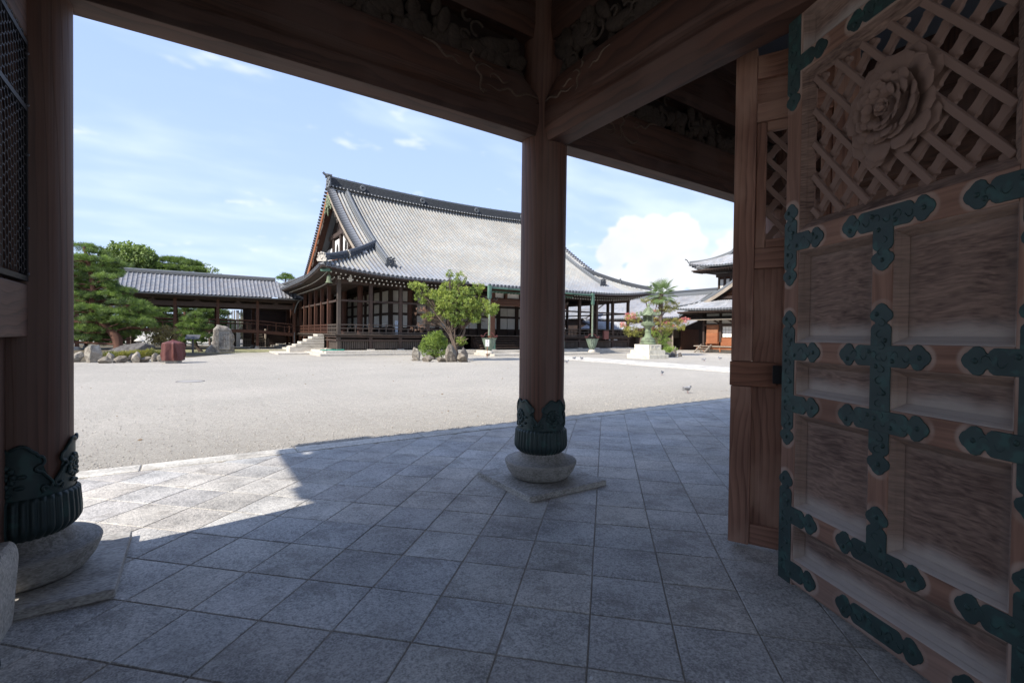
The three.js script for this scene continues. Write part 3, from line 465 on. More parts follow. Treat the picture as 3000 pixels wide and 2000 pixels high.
// one map for the leaf's timber: grain by member, bleached halos round the bronze, dusty lower edges of the panels
const doorMap = (() => {
  const segs = FIT.flat().map((q) => { const L = Math.hypot(q[2] - q[0], q[3] - q[1]), ux = (q[2] - q[0]) / L, uy = (q[3] - q[1]) / L, a = q[5] ? 0.046 : 0.03, b = q[6] ? 0.046 : 0.03; return [q[0] + ux * a, q[1] + uy * a, q[2] - ux * b, q[3] - uy * b, q[4]]; });
  const w = 720, h = 1920, D = (x, y) => { let d = 9; for (const s of segs) { const dx = s[2] - s[0], dy = s[3] - s[1], L2 = dx * dx + dy * dy, t = clamp(((x - s[0]) * dx + (y - s[1]) * dy) / L2), px = s[0] + t * dx - x, py = s[1] + t * dy - y, ds = Math.max(Math.abs(px), Math.abs(py)) < 0.2 ? Math.hypot(px, py) : 9; d = Math.min(d, ds - s[4] / 2); } return d; };
  const t = tex(w, h, (u, v) => {
    const x = u * DW, y = v * DT; let k = 'panel', op = null;
    for (const f of FRAME) if (x >= f[1] && x <= f[2] && y >= f[3] && y <= f[4]) { k = f[0]; break; }
    if (k === 'panel') for (const o of OPEN) if (x >= o[0] && x <= o[1] && y >= o[2] && y <= o[3]) op = o;
    let c, ht;
    if (k === 'panel') {                                // burl figure: fine wavering horizontal fleck, dark in clouds
      const wv = fbm(x * 5, y * 4, 64, 64, 4, 301), fl = 0.6 * fbm(x * 26 + wv * 3, y * 165 + wv * 5, 1024, 1024, 3, 310) + 0.4 * fbm(x * 10 + wv * 2, y * 85 + wv * 6, 512, 512, 3, 315), bl = fbm(x * 3.1, y * 3.3, 64, 64, 4, 320);
      c = mix3([0.09, 0.053, 0.04], [0.31, 0.2, 0.15], clamp(0.42 + 1.7 * (fl - 0.5) + 0.9 * (bl - 0.5)));
      ht = 0.5 + 0.5 * (fl - 0.5);
      if (op) { const dn = y - op[2], du = smooth(0.09, 0, dn - 0.035 - 0.05 * (fbm(x * 9, y * 2, 64, 64, 3, 330) - 0.5)), ed = Math.min(x - op[0], op[1] - x, op[3] - y); c = mix3(c, [0.50, 0.44, 0.39], du * 0.75); c = mix3(c, [0.34, 0.25, 0.20], 0.35 * smooth(0.09, 0.03, ed)); }
    } else {
      const a = k === 'rail' ? y : x, b = k === 'rail' ? x : y, wv = fbm(a * 6, b * 1.5, 64, 64, 3, 340), gr = fbm(a * 95 + wv * 9, b * 3, 1024, 64, 3, 350), rg = Math.pow(Math.abs(Math.sin((a * 40 + wv * 8))), 4), bl = fbm(a * 5, b * 1.7, 64, 64, 3, 360);
      c = mix3([0.15, 0.073, 0.048], [0.375, 0.205, 0.138], clamp(0.5 + 0.55 * (gr - 0.5) - 0.2 * rg + 0.8 * (bl - 0.5)));
      ht = 0.5 + 0.3 * (gr - 0.5) - 0.2 * rg;
      const d = D(x, y), hal = smooth(0.024, 0.006, d + 0.012 * (bl - 0.5)); c = mix3(c, [0.54, 0.42, 0.345], hal * (0.25 + 0.75 * smooth(0.35, 0.65, fbm(x * 7, y * 7, 64, 64, 3, 377))) * 0.5);
      const low = smooth(0.5, 0.06, y); c = mix3(c, [0.42, 0.33, 0.28], low * 0.25);
    }
    return [c[0], c[1], c[2], ht];
  });
  return std({ map: t.map, bumpMap: t.bumpMap, bumpScale: 0.003, roughness: 0.82 });
})();
function planarUV(g) { const p = g.attributes.position, u = new Float32Array(p.count * 2); for (let i = 0; i < p.count; i++) { u[i * 2] = p.getX(i) / DW; u[i * 2 + 1] = p.getY(i) / DT; } g.setAttribute('uv', new THREE.BufferAttribute(u, 2)); return g; }
const shapeOf = (pts) => { const s = new THREE.Shape(); pts.forEach((p, i) => i ? s.lineTo(p[0], p[1]) : s.moveTo(p[0], p[1])); return s; };
const leafGeo = (() => {
  const P = {}; const th = 0.052;                       // frame is 104 mm thick, panels lie 72 mm back
  P.frame = FRAME.map(([n, x0, x1, y0, y1]) => { const m = new MB(); m.at(new RoundedBoxGeometry(x1 - x0 - 0.001, y1 - y0 - 0.001, 2 * th, 1, 0.004), (x0 + x1) / 2, (y0 + y1) / 2, 0); const mx = Math.max(x1 - x0, y1 - y0); return [n, planarUV(m.geo())]; });
  P.panel = [...OPEN].map(([x0, x1, y0, y1]) => { const m = new MB(); m.at(new THREE.BoxGeometry(x1 - x0 + 0.02, y1 - y0 + 0.02, 0.024), (x0 + x1) / 2, (y0 + y1) / 2, -0.012); return planarUV(m.geo()); });
  // mouldings: a sloped fillet round every opening
  P.mould = [...OPEN, LAT].map(([x0, x1, y0, y1], k) => {
    const m = new MB(), d = 0.0495, b = 0.0, wi = k === OPEN.length ? 0.052 : 0.036, p = [], q = [[x0, y0], [x1, y0], [x1, y1], [x0, y1]], r = [[x0 + wi, y0 + wi], [x1 - wi, y0 + wi], [x1 - wi, y1 - wi], [x0 + wi, y1 - wi]];
    const bead = [[0, d], [0.006, d - 0.004], [0.45 * wi, d * 0.62], [0.5 * wi, d * 0.5], [wi, b + 0.002]];
    for (let i = 0; i < 4; i++) { const j = (i + 1) % 4; for (let s = 0; s < bead.length - 1; s++) { const at = (c, t, z) => [lerp(q[c][0], r[c][0], t), lerp(q[c][1], r[c][1], t), z], A = at(i, bead[s][0] / wi, bead[s][1]), B = at(j, bead[s][0] / wi, bead[s][1]), C = at(j, bead[s + 1][0] / wi, bead[s + 1][1]), Dd = at(i, bead[s + 1][0] / wi, bead[s + 1][1]); p.push(...A, ...B, ...C, ...A, ...C, ...Dd); } }
    const g = new THREE.BufferGeometry(); g.setAttribute('position', new THREE.Float32BufferAttribute(p, 3)); g.computeVertexNormals(); return planarUV(g);
  });
  P.fit = FIT.map((f) => {
    const m = new MB(), hd = new MB();
    f.forEach((s, i) => {
      const eg = new THREE.ExtrudeGeometry(shapeOf(strapShape(...s)), { depth: 0.003, bevelEnabled: true, bevelThickness: 0.0018, bevelSize: 0.002, bevelSegments: 1 }); m.at(uvGrain(eg, 0, 0.6, 0.6), 0, 0, th - 0.001 + i * 0.0009);
      const L = Math.hypot(s[2] - s[0], s[3] - s[1]), ux = (s[2] - s[0]) / L, uy = (s[3] - s[1]) / L, tack = new THREE.SphereGeometry(0.0115, 8, 5);
      for (let a = s[5] ? 0.05 : 0.04; a < L - 0.02; a += s[6] && a > L - 0.2 ? Math.max(0.02, L - 0.05 - a) || 0.05 : 0.125) { const o = (Math.round(a * 8) % 2 ? 1 : -1) * s[4] * 0.22 * (a > L - 0.06 ? 0 : 1); m.at(tack, s[0] + ux * a - uy * o, s[1] + uy * a + ux * o, th + 0.005, 0, 0, 0, [1, 1, 0.6]); if (a > L - 0.06) break; }
      // engraved arabesque in low relief along the strap
      for (let a = 0.07; a < L - 0.09; a += 0.055) { const sg = Math.round(a / 0.055) % 2 ? 1 : -1, cv = [[0, 0], [0.018, 0.014], [0.034, 0.010], [0.036, -0.004], [0.026, -0.006]].map(([p, q]) => { const A = a + p, B = sg * q * s[4] / 0.1 * 1.6; return [s[0] + ux * A - uy * B, s[1] + uy * A + ux * B, th + 0.0042]; }); m.add(tubeTaper(cv, 0.003, 0.002, 8)); }
    });
    return m.geo();
  });
  // lattice: two crossed layers of bars in the upper opening, each bar notched with little cusps
  P.lattice = (lx0, lx1, ly0, ly1) => { const out = [], sp = 0.158, cx = (lx0 + lx1) / 2, cy = (ly0 + ly1) / 2;
  for (const [sx, sy, z] of [[0.84, 1, -0.012], [-0.84, 1, 0.009]]) {
    const l = Math.hypot(sx, sy), ux = sx / l, uy = sy / l;
    for (let k = -7; k <= 7; k++) {
      const ox = cx + k * sp, oy = cy; let t0 = -9, t1 = 9;
      for (const [o, u, a, b] of [[ox, ux, lx0, lx1], [oy, uy, ly0, ly1]]) { const p = (a - o) / u, q = (b - o) / u; t0 = Math.max(t0, Math.min(p, q)); t1 = Math.min(t1, Math.max(p, q)); }
      if (t1 - t0 < 0.07) continue;
      const pts = [], up = [], w = z < 0 ? 0.0185 : 0.0135, cells = sp / (2 * Math.abs(ux));
      for (let t = t0; t <= t1 + 1e-6; t += (t1 - t0) / Math.max(4, Math.round((t1 - t0) / 0.012))) { const c = Math.abs(mod(t / cells, 1) - 0.5), ww = w * (1 + (z < 0 ? 0.4 : 0.06) * Math.exp(-Math.pow((c - 0.5 + 0.24) / 0.05, 2)) + 0.02 * (0.5 - c)); up.push([t, ww]); }
      up.forEach(([t, b]) => pts.push([ox + ux * t - uy * b, oy + uy * t + ux * b])); up.slice().reverse().forEach(([t, b]) => pts.push([ox + ux * t + uy * b, oy + uy * t - ux * b]));
      const m = new MB(); m.at(new THREE.ExtrudeGeometry(shapeOf(pts), { depth: 0.014, bevelEnabled: true, bevelThickness: 0.004, bevelSize: 0.003, bevelSegments: 1 }), 0, 0, z - 0.012); out.push(planarUV(m.geo()));
    }
  }
  return out; };
  P.bar = P.lattice(LAT[0] + 0.05, LAT[1] - 0.05, LAT[2] + 0.05, LAT[3] - 0.05);
  // peony medallion: overlapping cupped petals round a heart, leaves outside
  { const m = new MB(), r = rng(88), pet = (R, a, y, s, tilt, wd = 1) => { const g = grid(8, 8, (u, v) => { const k = 2 * v - 1, w = (u - 0.5) * 2 * Math.sqrt(Math.max(0, 1 - Math.pow(Math.abs(k), 2.6))) * 0.62 * wd, rip = 0.022 * Math.sin(u * 9 + v * 3) * v; return [w, v + 0.025 * Math.cos(u * 16) * v, 0.2 * Math.sin(v * 2.6) - 0.2 * w * w + rip]; }); const mt = new THREE.Matrix4().makeRotationZ(a).multiply(new THREE.Matrix4().makeTranslation(0, R, 0)).multiply(new THREE.Matrix4().makeRotationX(tilt)).multiply(new THREE.Matrix4().makeScale(s, s, s)); m.add(g, new THREE.Matrix4().makeTranslation(0.66, 2.595, y).multiply(new THREE.Matrix4().makeScale(0.68, 0.68, 0.55)).multiply(mt)); };
    m.at(new THREE.SphereGeometry(0.15, 20, 14), 0.66, 2.595, 0.0, 0, 0, 0, [1.1, 1.1, 0.25]);
    for (let i = 0; i < 17; i++) pet(0.17 + 0.03 * r(), i / 13 * 6.283 + r() * 0.2, 0.012 + 0.012 * r(), 0.15 + 0.03 * r(), 0.12, 0.9);
    for (let i = 0; i < 11; i++) pet(0.11 + 0.02 * r(), i / 11 * 6.283 + r() * 0.4, 0.03, 0.12 + 0.02 * r(), 0.28);
    for (let i = 0; i < 9; i++) pet(0.06 + 0.015 * r(), i / 9 * 6.283 + r() * 0.4, 0.045, 0.095 + 0.015 * r(), 0.5);
    for (let i = 0; i < 22; i++) pet(0.13 + 0.05 * r(), i / 22 * 6.283 + r() * 0.3, 0.045 + 0.02 * r(), 0.075 + 0.02 * r(), 0.35, 0.9);
    for (let i = 0; i < 16; i++) pet(0.085 + 0.03 * r(), i / 16 * 6.283 + r() * 0.3, 0.06 + 0.015 * r(), 0.06 + 0.015 * r(), 0.5, 0.9);
    for (let i = 0; i < 7; i++) pet(0.02, i / 7 * 6.283 + r() * 0.4, 0.055, 0.06, 0.8);
    for (let i = 0; i < 10; i++) m.at(new THREE.SphereGeometry(0.011, 6, 5), 0.66 + 0.03 * (r() - 0.5), 2.595 + 0.03 * (r() - 0.5), 0.085);
    for (const [a, s] of [[0.5, 0.2], [1.05, 0.17], [2.2, 0.19], [2.75, 0.2], [3.5, 0.17], [4.1, 0.2], [5.2, 0.19], [5.8, 0.2]]) pet(0.2, a, 0.0, s, 0.05, 0.8);
    P.peony = planarUV(m.geo()); }
  return P;
})();
function leaf(label, origin, dirDeg, flip) {            // origin: free edge; x runs towards the hinge
  const g = part('door_leaf', gate); g.userData.label = label; g.position.set(origin[0], 0, origin[1]); g.rotation.y = dirDeg * RAD; if (flip) g.scale.z = -1;
  leafGeo.frame.forEach(([n, q]) => mesh(n, q, doorMap, g)); leafGeo.panel.forEach((q) => mesh('panel', q, doorMap, g)); leafGeo.mould.forEach((q) => mesh('moulding', q, doorMap, g));
  leafGeo.bar.forEach((q) => mesh('lattice_bar', q, M.carvedDoor, g)); mesh('peony_carving', leafGeo.peony, M.carvedDoor, g); leafGeo.fit.forEach((q) => mesh('bronze_fitting', q, M.fitting, g));
  return g;
}
// x axis of a leaf turned by phi about y is (cos phi, 0, -sin phi)
leaf('open door leaf with green bronze straps and a carved peony in its lattice', [3.018 + 0.052 * 0.899, -1.504 + 0.052 * 0.438], -(90 + 26));
leaf('far door leaf, seen as a thin studded edge', [-0.462, -1.75], -(90 + 16), true);
// the plain back of the next bay's leaf, standing behind
{
  const g = part('door_leaf', gate); g.userData.label = 'plain brown door leaf standing ajar behind the bronze bound one'; g.position.set(3.219, 0, -1.967); g.rotation.y = -(90 - 24) * RAD;
  const BW = 0.72, put = (n, x0, x1, y0, y1, z0, z1, bev = 0.006) => { const m = new MB(); m.box(x0, x1, y0, y1, z0, z1, bev); return mesh(n, m.geo(), M.door, g); };
  put('stile', 0, 0.135, 1.33, 3.52, -0.1, 0); put('stile', 0, 0.135, 0.03, 1.152, -0.1, 0); put('stile', BW - 0.135, BW, 0.03, 3.52, -0.1, 0);
  put('wood_patch', -0.006, 0.29, 1.155, 1.327, -0.104, 0.004, 0.004).material = wm(T.door, { color: lin(0.82, 0.7, 0.6), roughness: 0.78 });
  put('rail', 0.136, BW - 0.136, 3.30, 3.46, -0.095, -0.006); put('rail', 0.136, BW - 0.136, 3.0, 3.13, -0.095, -0.006); put('rail', 0.136, BW - 0.136, 1.98, 2.12, -0.095, -0.006); put('rail', 0.136, BW - 0.136, 0.035, 0.18, -0.095, -0.006);
  put('panel', 0.13, BW - 0.13, 3.12, 3.31, -0.07, -0.045, 0); for (let k = 0; k < 2; k++) put('board', 0.136 + k * 0.224, 0.136 + k * 0.224 + 0.2225, 0.18, 1.98, -0.07, -0.028, 0.003);
  put('latch', 0.268, 0.36, 1.185, 1.31, -0.02, 0.05, 0.004).material = M.iron;
  leafGeo.lattice(0.2, BW - 0.2, 2.19, 2.93).forEach((q) => { const b = mesh('lattice_bar', q, M.carvedDoor, g); b.position.z = -0.05; });
  for (const [x0, x1, y0, y1] of [[0.137, 0.2, 2.121, 2.999], [BW - 0.2, BW - 0.137, 2.121, 2.999], [0.201, BW - 0.201, 2.121, 2.185], [0.201, BW - 0.201, 2.935, 2.999]]) put('lattice_frame', x0, x1, y0, y1, -0.075, -0.022, 0.008);
}
// ================================================================ TILED ROOFS
// one row of tiles down a slope. path(s) -> [x, y, z] for s from 0 (eave) to 1 (top); side = unit vector across the row
const TR = rng(404);
function tileRow(path, n, side, w, o = {}) {
  const { r = 0.094, wave = false, base = [0.30, 0.305, 0.305], vary = 0.22, disc = true, warm = 0, lip = 0.011, low = null } = o;
  const p = [], c = [], S = V3(...side);
  const prof = wave ? [[-0.5, 0.012], [-0.38, 0.0], [-0.1, -0.012], [0.12, 0.004], [0.24, 0.04], [0.34, 0.052], [0.42, 0.044], [0.5, 0.012]].map(([a, h]) => [a * w, h * w / 0.28]) : [[-w / 2, -0.05], [-r * 1.08, -0.035], [-r, r * 0.35], [-r * 0.7, r * 0.95], [0, r * 1.25], [r * 0.7, r * 0.95], [r, r * 0.35], [r * 1.08, -0.035], [w / 2, -0.05]];
  const at = (s, lift) => { const q = path(s), q2 = path(Math.min(1, s + 0.01)), q1 = path(Math.max(0, s - 0.01)); const T = V3(q2[0] - q1[0], q2[1] - q1[1], q2[2] - q1[2]).normalize(), N = V3().crossVectors(S, T).normalize(); if (N.y < 0) N.negate(); return prof.map(([a, h], i) => [q[0] + S.x * a + N.x * (h + lift), q[1] + S.y * a + N.y * (h + lift), q[2] + S.z * a + N.z * (h + lift)]); };
  const push = (A, B, C, D, k) => { p.push(...A, ...B, ...C, ...A, ...C, ...D); for (let i = 0; i < 6; i++) c.push(...k); };
  let prev = null;
  const flipS = (() => { const a = at(0, 0), b = at(0.05, 0); const u = V3(a[1][0] - a[0][0], a[1][1] - a[0][1], a[1][2] - a[0][2]), v = V3(b[0][0] - a[0][0], b[0][1] - a[0][1], b[0][2] - a[0][2]); return u.cross(v).y < 0; })();
  for (let i = 0; i < n; i++) {
    const lo = at(i / n, lip), hi = at((i + 1) / n, 0.0), k1 = 1 + (TR() - 0.5) * 2 * vary, k2 = 1 + (TR() - 0.5) * 2 * vary, wv = (TR() - 0.5) * 0.08 + warm, t = i / n;
    const q0 = path(t), pt = 1 + 0.32 * fbm3(q0[0] * 0.35, q0[1] * 0.4, q0[2] * 0.35, 4), b0 = low ? mix3(low, base, smooth(0, 0.3, t)) : base, bb = [b0[0] * pt, b0[1] * pt, b0[2] * pt];  // low: bluish sheen of the sunlit eave, put into the tile colour
    const kr = [bb[0] * k1 * (1 + wv), bb[1] * k1, bb[2] * k1 * (1 - wv)], kp = [bb[0] * k2 * 0.28 * (1 + wv), bb[1] * k2 * 0.28, bb[2] * k2 * 0.28 * (1 - wv)];  // pan strips darkened: the shadow gaps between rows are painted in
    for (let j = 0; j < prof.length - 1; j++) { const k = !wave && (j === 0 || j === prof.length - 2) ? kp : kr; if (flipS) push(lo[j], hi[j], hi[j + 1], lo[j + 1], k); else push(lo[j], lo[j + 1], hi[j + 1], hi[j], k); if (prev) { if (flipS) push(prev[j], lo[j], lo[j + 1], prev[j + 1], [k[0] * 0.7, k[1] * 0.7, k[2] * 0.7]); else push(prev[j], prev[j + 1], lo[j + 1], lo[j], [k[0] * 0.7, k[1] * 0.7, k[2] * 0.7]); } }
    prev = hi;
  }
  if (disc) {                                            // round end tile with a rolled rim
    const q = path(0), q1 = path(0.03), T = V3(q[0] - q1[0], 0, q[2] - q1[2]).normalize(), dk = [0.07, 0.075, 0.085], R = disc === true ? Math.max(r * 1.15, 0.05) : disc, cy = q[1] + r * 0.35, m = 10;
    const ring = (R2, e) => Array.from({ length: m }, (_, i) => { const a = i / m * 2 * Math.PI; return [q[0] + S.x * R2 * Math.cos(a) + T.x * e, cy + R2 * Math.sin(a), q[2] + S.z * R2 * Math.cos(a) + T.z * e]; });
    const a = ring(R, -0.12), b = ring(R, 0.035), b2 = ring(R * 0.76, 0.035), d = ring(R * 0.7, 0.018), ct = [q[0] + T.x * 0.022, cy, q[2] + T.z * 0.022];
    for (let i = 0; i < m; i++) { const j = (i + 1) % m; push(a[i], a[j], b[j], b[i], dk); push(b[i], b[j], b2[j], b2[i], [0.13, 0.135, 0.145]); push(b2[i], b2[j], d[j], d[i], dk); p.push(...d[i], ...d[j], ...ct); c.push(...dk, ...dk, ...dk); }
    // drip lip of the pan tile between the discs
    for (const sg of [-1, 1]) { const A = [q[0] + S.x * sg * r + T.x * 0.02, q[1] - 0.01, q[2] + S.z * sg * r + T.z * 0.02], B = [q[0] + S.x * sg * w / 2 + T.x * 0.02, q[1] - 0.03, q[2] + S.z * sg * w / 2 + T.z * 0.02], C = [B[0], B[1] - 0.055, B[2]], D = [A[0], A[1] - 0.05, A[2]]; push(A, B, C, D, [0.16, 0.165, 0.17]); }
  }
  const g = new THREE.BufferGeometry(); g.setAttribute('position', new THREE.Float32BufferAttribute(p, 3)); g.setAttribute('color', new THREE.Float32BufferAttribute(c, 3)); g.computeVertexNormals(); return g;
}
const rowMesh = (g, parent) => mesh('tile_row', prep(g, true), M.tile, parent);
// a built-up ridge: courses of thin tiles under a round cap, along a path
function ridgeCourses(path, n, side, hgt, wid, courses, mat = null) {
  const m = new MB(); const S = V3(...side), pts = Array.from({ length: n + 1 }, (_, i) => path(i / n));
  for (let k = 0; k < courses; k++) {
    const y0 = hgt * k / courses, y1 = hgt * (k + 0.8) / courses, w = wid / 2 * (1 - 0.22 * k / courses) + (k % 2 ? 0.012 : 0);
    const sec = (q, a) => [[-w * 0.96, y0], [-w, y1], [w, y1], [w * 0.96, y0]].map(([s, y]) => [q[0] + S.x * s, q[1] + y, q[2] + S.z * s]);
    const A = pts.map((q) => sec(q));
    m.add(grid(4, n, (a, b) => A[Math.round(b * n)][Math.round(a * 4) % 4]));
    for (const e of [0, n]) { const q = A[e], g = new THREE.BufferGeometry(); g.setAttribute('position', new THREE.Float32BufferAttribute([...q[0], ...q[1], ...q[2], ...q[0], ...q[2], ...q[3]], 3)); g.computeVertexNormals(); m.add(g); }
  }
  const cap = Array.from({ length: n + 1 }, (_, i) => { const q = pts[i]; return V3(q[0], q[1] + hgt + 0.02, q[2]); });
  m.add(new THREE.TubeGeometry(new THREE.CatmullRomCurve3(cap), n, wid * 0.30, 8));
  return m;
}
// an ogre tile: a shield with scrolls and three round ends above
function ogreTile(m, x, y, z, s, ry) {
  const M4 = new THREE.Matrix4().compose(V3(x, y, z), new THREE.Quaternion().setFromEuler(new THREE.Euler(0, ry, 0)), V3(s, s, s)), a = (g, px, py, pz, rx = 0, rz = 0, sc = [1, 1, 1]) => m.add(g, M4.clone().multiply(new THREE.Matrix4().compose(V3(px, py, pz), new THREE.Quaternion().setFromEuler(new THREE.Euler(rx, 0, rz)), V3(...sc))));
  a(new THREE.BoxGeometry(0.8, 0.75, 0.18), 0, 0.38, 0); a(new THREE.BoxGeometry(1.15, 0.3, 0.16), 0, 0.1, 0.02);
  for (const q of [-1, 1]) { a(new THREE.TorusGeometry(0.16, 0.06, 6, 12), q * 0.48, 0.2, 0.06); a(new THREE.TorusGeometry(0.12, 0.05, 6, 12), q * 0.42, 0.62, 0.06); a(new THREE.SphereGeometry(0.09, 8, 6), q * 0.17, 0.45, 0.11); a(new THREE.ConeGeometry(0.06, 0.3, 6), q * 0.28, 0.9, 0, 0, -q * 0.4); }
  a(new THREE.SphereGeometry(0.16, 8, 6), 0, 0.28, 0.1, 0, 0, [1, 0.8, 0.8]); a(new THREE.TorusGeometry(0.2, 0.05, 6, 12, Math.PI), 0, 0.6, 0.08);
  for (const [q, yy] of [[-0.33, 0.92], [0, 1.02], [0.33, 0.92]]) { a(new THREE.CylinderGeometry(0.105, 0.105, 0.4, 10), q, yy, 0.02, Math.PI / 2); }
}

// ================================================================ THE TEMPLE HALL
const hall = thing('temple_hall', 'large timber temple hall with a sweeping grey tiled roof and gabled end across the courtyard', 'temple', [0, 0, 0]);
const HX = 21.9, ZE = -31, ZR = -44.4, HLEN = 15.3, XE = 6.6, XV = 10.05, XD = 11.6, DEP = 13.4, ZB = -57.8;
const K0 = HX - 4.85, K1 = HX + 4.85, ZK = -28.35;        // the step canopy
const upX = (x, t) => 0.5 * Math.pow(clamp((Math.abs(x - HX) - 8.5) / 6.8), 2) * Math.pow(1 - clamp(t), 2) + 0.38 * Math.pow((x - HX) / 11.9, 2) * Math.pow(clamp(t), 1.5);
function mainY(x, z) { const t = (DEP - Math.abs(z - ZR)) / DEP; if (t < 0) return 5.22 + 1.9 * t + upX(x, 0); return 5.22 + 8.62 * (0.75 * t + 0.25 * t * t) + upX(x, t); }
function sideY(x, z) { const d = Math.min(x - XE, HX + HLEN - x), t = clamp(d / DEP), e = Math.abs(z - ZR); return 5.22 + 8.5 * (0.75 * t + 0.25 * t * t) + 0.5 * Math.pow(clamp((e - 6.6) / 6.8), 2) * Math.pow(1 - t, 2); }
{
  const roof = part('roof', hall), W0 = 0.3154;
  const nRows = Math.round(2 * HLEN / W0);
  for (let i = 0; i < nRows; i++) {
    const x = XE + (i + 0.5) * 2 * HLEN / nRows, dEdge = Math.min(x - XE, HX + HLEN - x), inner = x > XV && x < 2 * HX - XV;
    const zTop = inner ? ZR - 0.0 : ZE - dEdge, z0 = x > K0 && x < K1 ? ZK : ZE, L = z0 - zTop; if (L < 0.35) continue;
    rowMesh(tileRow((s) => { const z = z0 - s * L; return [x, mainY(x, z), z]; }, Math.max(2, Math.round(L / 0.3)), [1, 0, 0], 2 * HLEN / nRows, { base: [0.285, 0.28, 0.262], low: [0.225, 0.238, 0.265], vary: 0.075 }), roof);
  }
  // pent roof under the left gable, rows running in x
  const nS = 85;
  for (let i = 0; i < nS; i++) { const z = ZE - (i + 0.5) * (ZE - ZB) / nS, e = Math.min(ZE - z, z - ZB), L = Math.min(XD - XE - 0.2, e); if (L < 0.3) continue; rowMesh(tileRow((s) => [XE + s * L, sideY(XE + s * L, z), z], Math.max(2, Math.round(L / 0.3)), [0, 0, 1], (ZE - ZB) / nS, { base: [0.30, 0.30, 0.305], low: [0.26, 0.275, 0.305] }), roof); }
  const back = new MB(); back.add(grid(30, 16, (a, b) => { const x = lerp(XV, 2 * HX - XV, a), z = lerp(ZR, ZB, b); return [x, mainY(x, z) + 0.02, z]; })); back.add(grid(44, 10, (a, b) => { const z = lerp(ZE, ZB, a), e = Math.max(0.01, Math.min(ZE - z, z - ZB)), x = HX + HLEN - b * Math.min(XD - XE, e); return [x, sideY(x, z), z]; })); mesh('back_slope', back.geo(), M.tileMid, roof);
  // left gable verge: short tiles laid across the edge, front and back
  const vg = (() => { const m = new MB(true); const cy = new THREE.CylinderGeometry(0.095, 0.095, 0.62, 10, 1, false); m.at(cy, 0, 0.03, 0, 0, 0, Math.PI / 2); m.at(new THREE.TorusGeometry(0.085, 0.018, 5, 12), -0.31, 0.03, 0, 0, Math.PI / 2); m.at(new THREE.BoxGeometry(0.6, 0.03, 0.2), 0.02, -0.06, 0.02); const g = m.geo(), c = g.attributes.color, p = g.attributes.position; for (let i = 0; i < c.count; i++) { const k = p.getX(i) < -0.29 || p.getY(i) < -0.03 ? 0.05 : 0.34; c.setXYZ(i, k, k * 1.01, k * 1.04); } return g; })();
  const vStep = 0.335; for (const sg of [1, -1]) for (let s = 0.25; ; s += vStep) { const z = ZR + sg * s * 0.81; if (Math.abs(z - ZR) > DEP - (XV - XE) + 0.2) break; const m = mesh('verge_tile', vg, M.tile, roof); m.position.set(XV + 0.12, mainY(XV, z) + 0.09, z); const sl = (mainY(XV, z + 0.05) - mainY(XV, z - 0.05)) / 0.1; m.rotation.x = -Math.atan(sl); }
  for (const sg of [1, -1]) for (let s = 0.25; s < 9; s += vStep) { const z = ZR + sg * s; const m = mesh('verge_tile', vg, M.tile, roof); m.position.set(2 * HX - XV - 0.12, mainY(XV, z) + 0.09, z); m.rotation.y = Math.PI; m.rotation.x = 0.6 * -sg; }
  // main ridge
  const rp = (s) => { const x = lerp(XV + 0.15, 2 * HX - XV - 0.15, s); return [x, mainY(x, ZR) + 0.12, ZR]; };
  const rg = part('ridge', roof); mesh('courses', ridgeCourses(rp, 60, [0, 0, 1], 0.82, 0.62, 8).geo(), M.tileDark, rg);
  { const d = new MB(), w = new MB(), n = 75; for (let i = 0; i < n; i++) { const q = rp((i + 0.5) / n); d.at(new THREE.CylinderGeometry(0.10, 0.10, 0.3, 10), q[0], q[1] + 0.05, q[2] + 0.3, Math.PI / 2 - 0.2, 0, 0); w.at(new THREE.SphereGeometry(0.05, 6, 4), q[0], q[1] + 0.03, q[2] + 0.45, 0, 0, 0, [1, 1, 0.5]); } stuff(mesh('ridge_discs', d.geo(), M.tileDark, rg)); stuff(mesh('disc_bosses', w.geo(), M.plaster, rg)); }
  { const c = new MB(); for (const s of [0.12, 0.37, 0.63, 0.88]) { const q = rp(s); c.at(new THREE.TorusGeometry(0.22, 0.05, 6, 14), q[0], q[1] + 0.5, q[2] + 0.34); for (let k = 0; k < 8; k++) c.at(new THREE.SphereGeometry(0.06, 6, 5), q[0] + 0.13 * Math.cos(k * 0.785), q[1] + 0.5 + 0.13 * Math.sin(k * 0.785), q[2] + 0.34); } mesh('crest', c.geo(), M.tileMid, rg); }
  { const w = new MB(); for (let i = 1; i < 34; i++) { const q = rp(i / 34); w.box(q[0] - 0.01, q[0] + 0.01, q[1] + 0.55, q[1] + 1.05, q[2] + 0.2, q[2] + 0.22); } stuff(mesh('ridge_clamps', w.geo(), M.copper, rg)); }
  { const o = new MB(); for (const s of [0, 1]) { const q = rp(s); ogreTile(o, q[0] + (s ? 0.1 : -0.1), q[1] + 0.0, q[2], 1.05, s ? Math.PI / 2 : -Math.PI / 2); o.tube([[q[0], q[1] + 0.95, q[2]], [q[0] + (s ? 0.35 : -0.35), q[1] + 1.02, q[2]], [q[0] + (s ? 0.6 : -0.6), q[1] + 1.22, q[2]]], 0.11, 8, 8); } mesh('ogre_tile', o.geo(), M.tileMid, roof); }
  // descending ridges, hip ridges
  const desc = (x, zb) => (s) => { const z = lerp(zb, ZR + 0.5, s); return [x, mainY(x, z) + 0.05, z]; };
